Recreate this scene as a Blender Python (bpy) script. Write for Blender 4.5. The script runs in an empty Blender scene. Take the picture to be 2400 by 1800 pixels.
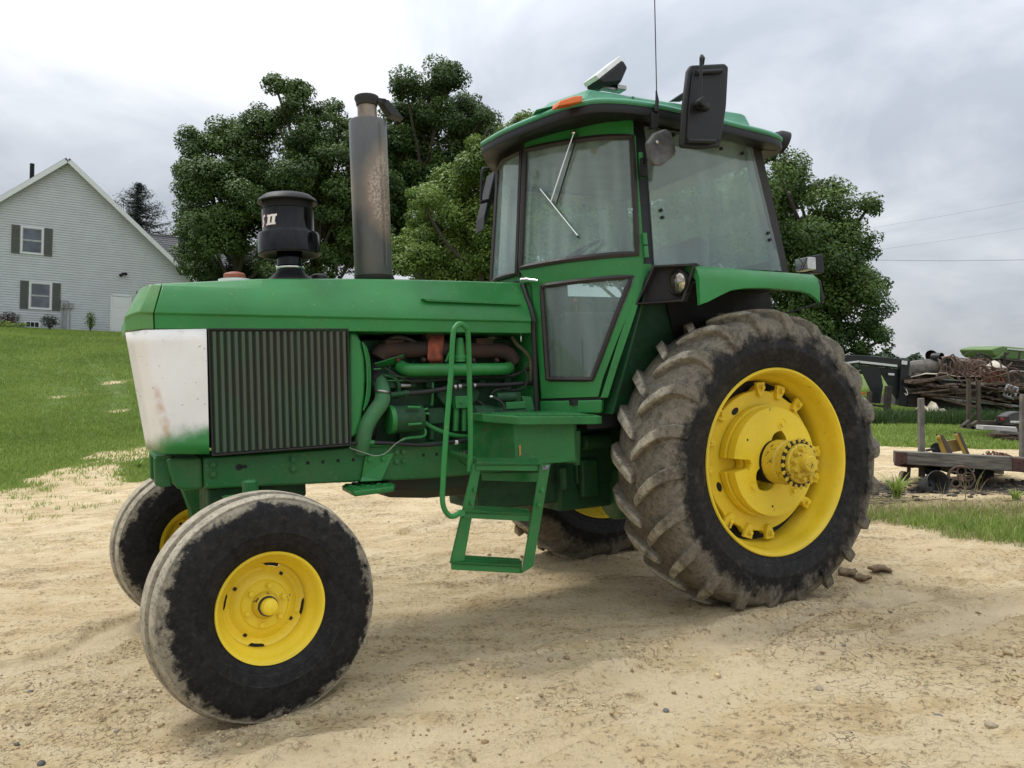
import bpy, bmesh, math, random
import numpy as np
from mathutils import Vector, Matrix

random.seed(7)
rng = np.random.default_rng(11)
SC = bpy.context.scene
COL = SC.collection
PI = math.pi
R = math.radians

# ------------------------------------------------------------------ camera
cam_d = bpy.data.cameras.new('camera')
cam = bpy.data.objects.new('camera', cam_d)
COL.objects.link(cam)
cam_d.sensor_width = 36
cam_d.lens = 36*1889.05/2400
cam_d.clip_start = 0.05
cam_d.clip_end = 4000
CAM_H = 1.4445
pitch, roll = R(-2.2), R(2.9)
fwd = Vector((0, math.cos(pitch), math.sin(pitch)))
rgt = Vector((1, 0, 0)); upv = rgt.cross(fwd)
rgt, upv = rgt*math.cos(roll)+upv*math.sin(roll), upv*math.cos(roll)-rgt*math.sin(roll)
m = Matrix((rgt, upv, -fwd)).transposed().to_4x4()
m.translation = (0, 0, CAM_H)
cam.matrix_world = m
SC.camera = cam

# ------------------------------------------------------------------ world: overcast
SUN_EL, SUN_AZ = R(58), R(-62)          # azimuth from +Y towards +X
world = bpy.data.worlds.new('World')
SC.world = world
world.use_nodes = True
nt = world.node_tree
nt.nodes.clear()
def wn(t, **k):
    n = nt.nodes.new(t)
    for a, b in k.items():
        if a == 'i':
            for s, v in b.items(): n.inputs[s].default_value = v
        else: setattr(n, a, b)
    return n
def wl(a, b): nt.links.new(a, b)
sky = wn('ShaderNodeTexSky', sky_type='NISHITA', sun_disc=False)
sky.sun_elevation = SUN_EL
sky.sun_rotation = SUN_AZ
sky.air_density = 1.0; sky.dust_density = 2.0
bg1 = wn('ShaderNodeBackground', i={'Strength': 0.09})
wl(sky.outputs[0], bg1.inputs[0])
tc = wn('ShaderNodeTexCoord')
sep = wn('ShaderNodeSeparateXYZ'); wl(tc.outputs['Generated'], sep.inputs[0])
zmax = wn('ShaderNodeMath', operation='MAXIMUM', i={1: 0.0}); wl(sep.outputs[2], zmax.inputs[0])
den = wn('ShaderNodeMath', operation='ADD', i={1: 0.30}); wl(zmax.outputs[0], den.inputs[0])
dx = wn('ShaderNodeMath', operation='DIVIDE'); wl(sep.outputs[0], dx.inputs[0]); wl(den.outputs[0], dx.inputs[1])
dy = wn('ShaderNodeMath', operation='DIVIDE'); wl(sep.outputs[1], dy.inputs[0]); wl(den.outputs[0], dy.inputs[1])
cmb = wn('ShaderNodeCombineXYZ', i={2: 3.7}); wl(dx.outputs[0], cmb.inputs[0]); wl(dy.outputs[0], cmb.inputs[1])
mp = wn('ShaderNodeMapping'); mp.inputs['Scale'].default_value = (0.62, 0.50, 1); mp.inputs['Location'].default_value = (1.3, 0.4, 0)
wl(cmb.outputs[0], mp.inputs[0])
n1 = wn('ShaderNodeTexNoise', i={'Scale': 1.25, 'Detail': 8, 'Roughness': 0.55, 'Distortion': 0.6}); wl(mp.outputs[0], n1.inputs['Vector'])
n2 = wn('ShaderNodeTexNoise', i={'Scale': 3.4, 'Detail': 7, 'Roughness': 0.55, 'Distortion': 0.5}); wl(mp.outputs[0], n2.inputs['Vector'])
nm = wn('ShaderNodeMath', operation='MULTIPLY', i={1: 0.5}); wl(n1.outputs[0], nm.inputs[0])
ns = wn('ShaderNodeMath', operation='MULTIPLY_ADD', i={1: 0.5}); wl(n2.outputs[0], ns.inputs[0]); wl(nm.outputs[0], ns.inputs[2])
rmp = wn('ShaderNodeValToRGB'); wl(ns.outputs[0], rmp.inputs[0])
e = rmp.color_ramp.elements
e[0].position = 0.38; e[0].color = (0.45, 0.49, 0.55, 1)
e[1].position = 0.64; e[1].color = (0.92, 0.925, 0.935, 1)
el = e.new(0.49); el.color = (0.63, 0.665, 0.715, 1)
# CIE overcast sky: (1 + 2 sin h) / 3
cie = wn('ShaderNodeMath', operation='MULTIPLY_ADD', i={1: 0.70, 2: 0.30}); wl(zmax.outputs[0], cie.inputs[0])
cst = wn('ShaderNodeMath', operation='MULTIPLY', i={1: 1.93}); wl(cie.outputs[0], cst.inputs[0])
bg2 = wn('ShaderNodeBackground'); wl(rmp.outputs[0], bg2.inputs[0]); wl(cst.outputs[0], bg2.inputs[1])
mx = wn('ShaderNodeMixShader', i={0: 0.9}); wl(bg1.outputs[0], mx.inputs[1]); wl(bg2.outputs[0], mx.inputs[2])
wo = wn('ShaderNodeOutputWorld'); wl(mx.outputs[0], wo.inputs[0])

sun_d = bpy.data.lights.new('sun', 'SUN')
sun_d.energy = 1.5; sun_d.angle = R(16); sun_d.color = (1.0, 0.96, 0.9)
sun = bpy.data.objects.new('sun', sun_d); COL.objects.link(sun)
sdir = Vector((math.sin(SUN_AZ)*math.cos(SUN_EL), math.cos(SUN_AZ)*math.cos(SUN_EL), math.sin(SUN_EL)))
sun.rotation_euler = (-sdir).to_track_quat('-Z', 'Y').to_euler()
sun.location = sdir*60

SC.view_settings.view_transform = 'Standard'
SC.view_settings.look = 'None'
SC.view_settings.exposure = 0.46
SC.view_settings.gamma = 1.0
SC.view_settings.use_curve_mapping = False
SC.cycles.max_bounces = 8
SC.cycles.transparent_max_bounces = 16
SC.cycles.use_denoising = True

# ------------------------------------------------------------------ helpers
class MB:
    def __init__(s): s.v = []; s.f = []
    def add(s, vs, fs):
        o = len(s.v)
        s.v += [tuple(map(float, p)) for p in vs]
        s.f += [tuple(i+o for i in q) for q in fs]
        return s
    def box(s, c, d, rot=None):
        x, y, z = d[0]/2, d[1]/2, d[2]/2
        vs = [Vector((a*x, b*y, c2*z)) for a in (-1, 1) for b in (-1, 1) for c2 in (-1, 1)]
        if rot is not None: vs = [rot @ p for p in vs]
        c = Vector(c)
        return s.add([p+c for p in vs], [(0,1,3,2),(4,6,7,5),(0,4,5,1),(2,3,7,6),(0,2,6,4),(1,5,7,3)])
    def plate(s, pts, vec):
        n = len(pts); v = Vector(vec)
        a = [Vector(p) for p in pts]; b = [p+v for p in a]
        fs = [tuple(range(n)), tuple(range(2*n-1, n-1, -1))]
        fs += [(i, i+n, (i+1) % n+n, (i+1) % n) for i in range(n)]
        # orientation
        nr = Vector((0, 0, 0))
        for i in range(n): nr += a[i].cross(a[(i+1) % n])
        if nr.dot(v) > 0: fs = [q[::-1] for q in fs]
        return s.add(a+b, fs)
    def loft(s, rings, closed=True, caps=True):
        k = len(rings[0]); vs = [p for r_ in rings for p in r_]; fs = []
        for i in range(len(rings)-1):
            for j in range(k if closed else k-1):
                j2 = (j+1) % k
                fs.append((i*k+j, i*k+j2, (i+1)*k+j2, (i+1)*k+j))
        if caps and closed:
            fs.append(tuple(range(k-1, -1, -1))); o = (len(rings)-1)*k
            fs.append(tuple(range(o, o+k)))
        return s.add(vs, fs)
    def tube(s, path, r, n=8, closed=False, caps=True):
        P = [Vector(p) for p in path]; rings = []
        L = len(P); prev = None
        for i, p in enumerate(P):
            if closed: t = (P[(i+1) % L]-P[i-1]).normalized()
            else: t = (P[min(i+1, L-1)]-P[max(i-1, 0)]).normalized()
            if prev is None:
                a = Vector((0, 0, 1)) if abs(t.z) < .9 else Vector((1, 0, 0))
                u = t.cross(a).normalized()
            else:
                u = (prev-t*prev.dot(t)).normalized()
            w = t.cross(u); prev = u
            rr = r[i] if hasattr(r, '__len__') else r
            rings.append([p+(u*math.cos(2*PI*k/n)+w*math.sin(2*PI*k/n))*rr for k in range(n)])
        if closed: rings.append(rings[0])
        return s.loft(rings, True, caps and not closed)
    def cyl(s, a, b, r0, r1=None, n=16, caps=True):
        r1 = r0 if r1 is None else r1
        return s.tube([a, b], [r0, r1], n, False, caps)
    def lathe(s, prof, o, axis, n=32, a0=0.0, a1=2*PI, up=None):
        """prof: (along axis, radius) pairs"""
        ax = Vector(axis).normalized(); o = Vector(o)
        a = Vector(up) if up else (Vector((0, 0, 1)) if abs(ax.z) < .9 else Vector((1, 0, 0)))
        u = (a-ax*a.dot(ax)).normalized(); w = ax.cross(u)
        full = abs(a1-a0-2*PI) < 1e-6; k = n if full else n+1
        rings = []
        for (h, r_) in prof:
            rings.append([o+ax*h+(u*math.cos(a0+(a1-a0)*j/n)+w*math.sin(a0+(a1-a0)*j/n))*max(r_, 1e-5) for j in range(k)])
        return s.loft(rings, full, False)
    def ball(s, c, r, n=10, m_=6, sc=(1, 1, 1)):
        prof = [(-math.cos(PI*i/m_), math.sin(PI*i/m_)) for i in range(m_+1)]
        t = MB(); t.lathe([(h*r, q*r) for h, q in prof], (0, 0, 0), (0, 0, 1), n)
        c = Vector(c)
        return s.add([(p[0]*sc[0]+c.x, p[1]*sc[1]+c.y, p[2]*sc[2]+c.z) for p in t.v], t.f)
    def bolt(s, c, axis, r, h):
        ax = Vector(axis).normalized(); c = Vector(c)
        s.cyl(c, c+ax*h*.25, r*1.35, n=12)
        return s.cyl(c+ax*h*.25, c+ax*h, r, n=6)
    def grid(s, P):
        """P[i][j] points"""
        a, b = len(P), len(P[0])
        return s.add([q for row in P for q in row], [(i*b+j, (i+1)*b+j, (i+1)*b+j+1, i*b+j+1) for i in range(a-1) for j in range(b-1)])
    def build(s, name, mat, parent=None, smooth=38, bevel=0, segs=2, solid=0, origin=None, subsurf=0):
        me = bpy.data.meshes.new(name)
        vs = s.v
        if origin is not None:
            vs = [(p[0]-origin[0], p[1]-origin[1], p[2]-origin[2]) for p in vs]
        me.from_pydata(vs, [], s.f)
        bm = bmesh.new(); bm.from_mesh(me)
        bmesh.ops.remove_doubles(bm, verts=bm.verts, dist=1e-5)
        bmesh.ops.recalc_face_normals(bm, faces=bm.faces)
        bm.to_mesh(me); bm.free()
        o = bpy.data.objects.new(name, me)
        COL.objects.link(o)
        if mat: me.materials.append(mat)
        if smooth:
            me.shade_smooth()
            me.set_sharp_from_angle(angle=R(smooth))
        if solid:
            q = o.modifiers.new('solid', 'SOLIDIFY'); q.thickness = solid; q.offset = 0
        if bevel:
            q = o.modifiers.new('bevel', 'BEVEL'); q.width = bevel; q.segments = segs; q.limit_method = 'ANGLE'; q.angle_limit = R(38)
            q.harden_normals = False
        if subsurf:
            q = o.modifiers.new('sub', 'SUBSURF'); q.levels = subsurf; q.render_levels = subsurf
        if parent is not None:
            o.parent = parent
            if origin is not None and parent.get('wpos') is not None:
                pass
        return o

def np_mesh(name, verts, faces, mat, parent=None, attr=None, smooth=False):
    verts = np.asarray(verts, np.float32); faces = np.asarray(faces, np.int32)
    me = bpy.data.meshes.new(name)
    nv, (nf, k) = len(verts), faces.shape
    me.vertices.add(nv); me.vertices.foreach_set('co', verts.ravel())
    me.loops.add(nf*k); me.loops.foreach_set('vertex_index', faces.ravel())
    me.polygons.add(nf)
    me.polygons.foreach_set('loop_start', np.arange(0, nf*k, k, dtype=np.int32))
    me.update(calc_edges=True)
    if smooth: me.shade_smooth()
    for an, val in (attr or {}).items():
        val = np.asarray(val, np.float32)
        if val.ndim == 1:
            a = me.attributes.new(an, 'FLOAT', 'POINT'); a.data.foreach_set('value', val)
        else:
            a = me.attributes.new(an, 'FLOAT_COLOR', 'POINT'); a.data.foreach_set('color', val.ravel())
    me.materials.append(mat)
    o = bpy.data.objects.new(name, me); COL.objects.link(o)
    if parent is not None: o.parent = parent
    return o

def thing(name, label, cat, loc=(0, 0, 0), rz=0.0, group=None):
    o = bpy.data.objects.new(name, None); COL.objects.link(o)
    o.empty_display_size = .3
    o.location = loc; o.rotation_euler = (0, 0, rz)
    o['label'] = label; o['category'] = cat
    if group: o['group'] = group
    return o
def tag(o, label, cat, group=None):
    o['label'] = label; o['category'] = cat
    if group: o['group'] = group
    return o
def kind(o, k): o['kind'] = k; return o
def node(name, parent):
    o = bpy.data.objects.new(name, None); COL.objects.link(o); o.parent = parent; o.empty_display_size = .1
    return o

# ------------------------------------------------------------------ materials
class Mat:
    def __init__(s, name):
        s.m = bpy.data.materials.new(name); s.m.use_nodes = True
        s.t = s.m.node_tree; s.t.nodes.clear()
        s.out = s.n('ShaderNodeOutputMaterial')
        s.tc = None
    def n(s, typ, **k):
        q = s.t.nodes.new(typ)
        for a, b in k.items():
            if a == 'i':
                for c_, v in b.items():
                    if hasattr(v, 'is_output') or isinstance(v, bpy.types.NodeSocket): s.t.links.new(v, q.inputs[c_])
                    else: q.inputs[c_].default_value = v
            else: setattr(q, a, b)
        return q
    def L(s, a, b): s.t.links.new(a, b)
    def co(s, scale=None, which='Object'):
        if s.tc is None: s.tc = s.n('ShaderNodeTexCoord')
        if scale is None: return s.tc.outputs[which]
        mpn = s.n('ShaderNodeMapping', i={0: s.tc.outputs[which]}); mpn.inputs['Scale'].default_value = scale
        return mpn.outputs[0]
    def noise(s, scale, detail=4, rough=.55, vec=None, dist=0.0):
        q = s.n('ShaderNodeTexNoise', i={'Vector': vec if vec is not None else s.co(), 'Scale': scale, 'Detail': detail, 'Roughness': rough, 'Distortion': dist})
        return q.outputs[0]
    def vor(s, scale, vec=None, feature='F1', out=0):
        q = s.n('ShaderNodeTexVoronoi', feature=feature, i={'Vector': vec if vec is not None else s.co(), 'Scale': scale})
        return q.outputs[out]
    def ramp(s, fac, *stops):
        q = s.n('ShaderNodeValToRGB', i={0: fac})
        el = q.color_ramp.elements
        while len(el) > 1: el.remove(el[-1])
        for i, (p, c) in enumerate(stops):
            if not hasattr(c, '__len__'): c = (c, c, c)
            x = el[0] if i == 0 else el.new(p)
            x.position = p; x.color = (*c[:3], 1)
        return q.outputs[0]
    def mix(s, fac, a, b, mode='MIX'):
        q = s.n('ShaderNodeMix', data_type='RGBA', blend_type=mode)
        for sock, v in ((q.inputs[0], fac), (q.inputs[6], a), (q.inputs[7], b)):
            if isinstance(v, bpy.types.NodeSocket): s.L(v, sock)
            elif hasattr(v, '__len__'): sock.default_value = (*v[:3], 1)
            else: sock.default_value = v
        return q.outputs[2]
    def math(s, op, a, b=0.0, c=0.0, clamp=False):
        q = s.n('ShaderNodeMath', operation=op, use_clamp=clamp)
        for k, v in enumerate((a, b, c)):
            if isinstance(v, bpy.types.NodeSocket): s.L(v, q.inputs[k])
            else: q.inputs[k].default_value = v
        return q.outputs[0]
    def mrange(s, v, a, b, c=0.0, d=1.0, smooth=True):
        q = s.n('ShaderNodeMapRange', interpolation_type='SMOOTHSTEP' if smooth else 'LINEAR', i={0: v, 1: a, 2: b, 3: c, 4: d})
        return q.outputs[0]
    def xyz(s, v=None):
        q = s.n('ShaderNodeSeparateXYZ', i={0: v if v is not None else s.co()})
        return q.outputs
    def bump(s, h, strength=.3, dist=.01, normal=None):
        i = {'Strength': strength, 'Distance': dist, 'Height': h}
        if normal is not None: i['Normal'] = normal
        return s.n('ShaderNodeBump', i=i).outputs[0]
    def attr(s, name, out='Fac'):
        q = s.n('ShaderNodeAttribute'); q.attribute_name = name
        return q.outputs[out]
    def bsdf(s, color, rough=.5, metal=0.0, normal=None, coat=0.0, spec=.5, **k):
        q = s.n('ShaderNodeBsdfPrincipled')
        def put(sock, v):
            if isinstance(v, bpy.types.NodeSocket): s.L(v, q.inputs[sock])
            elif hasattr(v, '__len__'): q.inputs[sock].default_value = (*v[:3], 1)
            else: q.inputs[sock].default_value = v
        put('Base Color', color); put('Roughness', rough); put('Metallic', metal); put('Coat Weight', coat)
        put('Specular IOR Level', spec); put('Coat Roughness', .15)
        if normal is not None: s.L(normal, q.inputs['Normal'])
        for a, b in k.items(): put(a.replace('_', ' '), b)
        s.L(q.outputs[0], s.out.inputs[0])
        return q

def painted(name, c, rough=.38, dust=(.20, .16, .10), dust_amt=.25, chip=None, coat=.15, scale=1.0, bumpy=.0, chip_at=.69):
    M_ = Mat(name)
    big = M_.noise(2.2*scale, 5, .6)
    c2 = tuple(x*.72 for x in c)
    col = M_.mix(M_.mrange(big, .3, .7), c2, c)
    up = M_.n('ShaderNodeNewGeometry').outputs['Normal']
    fine = M_.noise(9*scale, 8, .7)
    df = M_.math('MULTIPLY', M_.mrange(fine, .42, .78), dust_amt)
    col = M_.mix(df, col, dust)
    spk = M_.mrange(M_.noise(85*scale, 2, .5), .68, .74)
    col = M_.mix(M_.math('MULTIPLY', spk, .35), col, tuple(min(1, x*1.6+.05) for x in dust))
    if chip:
        ch = M_.mrange(M_.noise(14*scale, 6, .72), chip_at, chip_at+.03)
        col = M_.mix(ch, col, chip)
    rg = M_.mrange(fine, .3, .75, rough*.8, min(1, rough*1.7))
    nm = None
    if bumpy: nm = M_.bump(M_.noise(60*scale, 3, .6), bumpy, .004)
    M_.bsdf(col, rg, 0, nm, coat, .38)
    return M_.m

def plain(name, c, rough=.5, metal=0.0, var=.25, scale=6, bump=0.0, bscale=60, c2=None, spec=.5, coat=0.0):
    M_ = Mat(name)
    nz = M_.noise(scale, 6, .62)
    col = M_.mix(M_.mrange(nz, .3, .72), tuple(x*(1-var) for x in c) if c2 is None else c2, c)
    nm = M_.bump(M_.noise(bscale, 4, .6), bump, .004) if bump else None
    M_.bsdf(col, M_.mrange(nz, .2, .8, rough*.85, min(1, rough*1.2)), metal, nm, coat, spec)
    return M_.m

GREEN = painted('green_paint', (.024, .215, .048), .36, dust_amt=.08, coat=.08)
GREEN_LIGHT = painted('faded_green_paint', (.085, .26, .075), .42, dust_amt=.2)
GREEN_RAIL = painted('frame_green_paint', (.016, .145, .034), .45, dust_amt=.24, coat=.03, chip=(.05, .05, .045), bumpy=.12)
GREEN_ENGINE = painted('grimy_shaded_green_paint', (.013, .078, .026), .5, dust=(.022, .021, .017), dust_amt=.75, coat=0, bumpy=.2)  # grime on the engine; the dark film also paints shade on the side sheet
GREEN_STEP = painted('step_green_paint', (.019, .178, .041), .45, dust_amt=.18, chip=(.09, .045, .03), coat=.03, chip_at=.645, scale=1.6)
TEAL = painted('faded_plastic_green', (.058, .285, .155), .42, dust_amt=.12, coat=.1)
YELLOW = painted('yellow_paint', (.88, .65, .032), .40, dust=(.36, .26, .10), dust_amt=.26, coat=.05, chip=(.24, .15, .05), chip_at=.66)
YELLOW_WORN = painted('worn_yellow_paint', (.70, .50, .03), .45, dust=(.3, .2, .08), dust_amt=.3, coat=.05, chip=(.035, .022, .02), scale=2.2, chip_at=.59)
BLACK = plain('black_plastic', (.011, .011, .012), .5, var=.3, bump=.1, spec=.35)
BLACK_GLOSS = plain('gloss_black_plastic', (.004, .0042, .005), .12, var=.2, coat=0, spec=.28)
BLACK_DULL = plain('dull_black_rubber', (.024, .022, .021), .7, var=.4, bump=.15)
SEALM = plain('rubber_seal', (.026, .020, .020), .55, var=.4, scale=14)
DARK = plain('dark_grime_and_shade', (.009, .010, .009), .75, var=.5)  # near-black for grime, and for shade painted into holes and gaps
CHROME = plain('chrome', (.75, .75, .74), .16, 1.0, var=.1)
STEEL = plain('dull_steel', (.42, .41, .39), .38, 1.0, var=.35, scale=18)
RUST = plain('rusty_iron', (.10, .040, .024), .85, var=.5, c2=(.035, .022, .017), scale=9, bump=.4)
RUSTY = plain('orange_rust', (.42, .10, .045), .85, c2=(.15, .05, .03), scale=12, bump=.3)
HOSE = plain('hose_rubber', (.016, .017, .016), .6, var=.3)
AMBER = plain('amber_plastic', (.75, .17, .03), .25, var=.2)
HEADL = plain('headlight_reflector', (.62, .58, .50), .10, .85, var=.5, scale=30, c2=(.18, .15, .11))
LENS = plain('lamp_lens', (.80, .81, .80), .15, .25, var=.15, scale=40)
WHITE_P = plain('white_plastic', (.78, .78, .76), .4, var=.1)

def make_white_panel():
    M_ = Mat('white_panel_overspray')
    x, y, z = M_.xyz()
    nz = M_.noise(7, 6, .6)
    # overspray of green along the lower edge, higher towards the rear
    lim = M_.math('MULTIPLY_ADD', M_.math('ADD', x, 2.95), .28, 1.105)
    g = M_.math('SUBTRACT', lim, z)
    g = M_.math('ADD', g, M_.math('MULTIPLY', M_.math('SUBTRACT', nz, .5), .14))
    gf = M_.mrange(g, -.055, .045)
    white = M_.mix(M_.mrange(M_.noise(3.5, 6, .65), .35, .75), (.83, .82, .80), (.76, .745, .71))
    # rust run along the front bend
    xb = M_.math('MULTIPLY_ADD', M_.math('SUBTRACT', 1.588, z), .128, -3.085)
    dd = M_.math('ABSOLUTE', M_.math('SUBTRACT', x, M_.math('ADD', xb, M_.math('MULTIPLY', M_.math('SUBTRACT', M_.noise(5, 3), .5), .05))))
    run = M_.mrange(dd, .0, .026, 1, 0)
    zz = M_.math('MULTIPLY', M_.mrange(z, 1.05, 1.12), M_.mrange(z, 1.36, 1.28))
    run = M_.math('MULTIPLY', M_.math('MULTIPLY', run, zz), M_.mrange(M_.noise(16, 5), .25, .6))
    col = M_.mix(M_.math('MULTIPLY', run, .62), white, (.50, .27, .11))
    top = M_.math('MULTIPLY', M_.mrange(z, 1.50, 1.585), M_.mrange(M_.noise(11, 7, .7), .5, .72))
    col = M_.mix(M_.math('MULTIPLY', top, .55), col, (.50, .38, .22))
    spots = M_.mrange(M_.noise(48, 2), .70, .74)
    col = M_.mix(M_.math('MULTIPLY', spots, .7), col, (.33, .25, .2))
    col = M_.mix(gf, col, (.024, .215, .048))
    M_.bsdf(col, .38, 0, None, .15)
    return M_.m
WHITE_PANEL = make_white_panel()

def make_muffler():
    M_ = Mat('heat_stained_muffler')
    x, y, z = M_.xyz()
    nz = M_.noise(5, 6, .65, M_.co((1, 1, .35)))
    col = M_.ramp(nz, (.3, (.065, .072, .080)), (.5, (.10, .104, .104)), (.72, (.15, .138, .118)))
    # bleached, flaking patch on the flank
    ex = M_.math('DIVIDE', M_.math('SUBTRACT', M_.math('ADD', x, M_.math('MULTIPLY', y, .6)), -1.93), .105)
    ez = M_.math('DIVIDE', M_.math('SUBTRACT', z, 2.36), .235)
    q = M_.math('ADD', M_.math('MULTIPLY', ex, ex), M_.math('MULTIPLY', ez, ez))
    q = M_.math('ADD', q, M_.math('MULTIPLY', M_.math('SUBTRACT', M_.noise(9, 5), .5), 1.2))
    halo = M_.mrange(q, .6, 1.9, 1, 0)
    col = M_.mix(M_.math('MULTIPLY', halo, .7), col, (.27, .205, .14))
    fl = M_.math('MULTIPLY', M_.mrange(q, .45, 1.0, 1, 0), M_.mrange(M_.noise(75, 4, .7), .45, .56))
    col = M_.mix(M_.math('MULTIPLY', fl, .8), col, (.44, .37, .30))
    scr = M_.mrange(M_.noise(30, 3, .5, M_.co((.4, .4, 6))), .72, .76)
    col = M_.mix(M_.math('MULTIPLY', scr, .4), col, (.45, .43, .40))
    M_.bsdf(col, M_.mrange(nz, .2, .8, .34, .5), .35, M_.bump(M_.noise(60, 3), .12, .003))
    return M_.m
MUFFLER = make_muffler()

def make_tyre(name, r_tread, r_wall, amount, seed, dustc=(.235, .19, .135), worn=(.82, .84), edge=(.50, .80), wall=.16):
    M_ = Mat(name)
    x, y, z = M_.xyz()
    r_ = M_.math('SQRT', M_.math('ADD', M_.math('MULTIPLY', x, x), M_.math('MULTIPLY', z, z)))
    off = M_.n('ShaderNodeMapping', i={0: M_.co()}); off.inputs['Location'].default_value = (seed, seed*.7, 0)
    v = off.outputs[0]
    big = M_.noise(5.5, 6, .68, v)
    fine = M_.noise(28, 6, .7, v)
    base = M_.mix(M_.mrange(fine, .3, .75), (.006, .006, .007), (.019, .0185, .0185))
    t = M_.mrange(r_, r_wall, r_tread, -.42, .30, False)
    k = M_.math('ADD', M_.math('ADD', big, t), M_.math('MULTIPLY', M_.math('SUBTRACT', fine, .5), .35))
    mud = M_.mrange(k, edge[0], edge[1])
    col = M_.mix(M_.math('MULTIPLY', mud, amount), base, M_.mix(M_.mrange(fine, .3, .7), tuple(q*.62 for q in dustc), dustc))
    topm = M_.math('MULTIPLY', M_.mrange(r_, worn[0], worn[1]), M_.mrange(M_.noise(17, 6, .7, v), .30, .62))
    col = M_.mix(M_.math('MULTIPLY', topm, .75), col, (.49, .44, .34))
    spk = M_.mrange(M_.noise(55, 5, .75, v), .53, .62)
    col = M_.mix(M_.math('MULTIPLY', spk, .5), col, (.035, .032, .028))
    film = M_.mrange(M_.noise(11, 7, .7, v), .5, .85)
    col = M_.mix(M_.math('MULTIPLY', film, wall), col, (.14, .13, .11))
    M_.bsdf(col, M_.mix(mud, (.55,)*3, (.95,)*3), 0, M_.bump(M_.math('ADD', fine, M_.math('MULTIPLY', M_.noise(90, 3, .6, v), .4)), .45, .008), 0, .18)
    return M_.m
TYRE_REAR = make_tyre('muddy_rear_tyre', .75, .53, .90, 1.3, (.225, .198, .152), wall=.42)
TYRE_FRONT = make_tyre('dusty_front_tyre', .450, .30, .92, 4.1, (.33, .295, .225), (.430, .444), (.56, .70))

def make_glass(name, tint, dust, dcol, streak=(5, 5, .35)):  # dust sets the pale film: dust plus the sky's painted reflection
    M_ = Mat(name)
    tr = M_.n('ShaderNodeBsdfTransparent', i={0: (*tint, 1)})
    gl = M_.n('ShaderNodeBsdfGlossy', i={0: (1, 1, 1, 1), 1: .03})
    ge = M_.n('ShaderNodeNewGeometry')
    dp = M_.n('ShaderNodeVectorMath', operation='DOT_PRODUCT', i={0: ge.outputs['Normal'], 1: ge.outputs['Incoming']}).outputs['Value']
    fz = M_.math('POWER', M_.math('SUBTRACT', 1.0, M_.math('ABSOLUTE', dp)), 5.0)
    fr = M_.math('MULTIPLY_ADD', fz, .95, .045)
    m1 = M_.n('ShaderNodeMixShader', i={0: fr, 1: tr.outputs[0], 2: gl.outputs[0]})
    di = M_.n('ShaderNodeBsdfDiffuse', i={0: (*dcol, 1)})
    a = M_.noise(2.6, 3, .5, M_.co(streak)); b = M_.noise(1.3, 2, .5)
    f_ = M_.math('MULTIPLY_ADD', M_.math('MULTIPLY', M_.mrange(a, .35, .7), M_.mrange(b, .3, .7)), dust, dust*.75)  # pale film: streaky dust plus the sky's milky reflection painted as colour
    m2 = M_.n('ShaderNodeMixShader', i={0: f_, 1: m1.outputs[0], 2: di.outputs[0]})
    M_.L(m2.outputs[0], M_.out.inputs[0])
    return M_.m
GLASS = make_glass('dusty_veiled_cab_glass', (.87, .93, .915), .098, (.58, .76, .72))
GLASS_FRONT = make_glass('front_cab_glass', (.86, .935, .925), .135, (.62, .79, .77))

# ------------------------------------------------------------------ ground
def sat(v):
    a = np.abs(v)
    return np.sign(v)*np.where(a < 6, a, 6+3*(1-np.exp(-(a-6)/3)))
def sstep(a, b, v):
    t = np.clip((v-a)/(b-a), 0, 1)
    return t*t*(3-2*t)
def gh(x, y):
    x = np.asarray(x, float); y = np.asarray(y, float)
    z = .0913*sat(x-.057)-.0452*sat(y-4.19)
    d = -.444*x+.896*y
    return z+2.66*sstep(12, 48, d)*sstep(8, -9, x)

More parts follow.
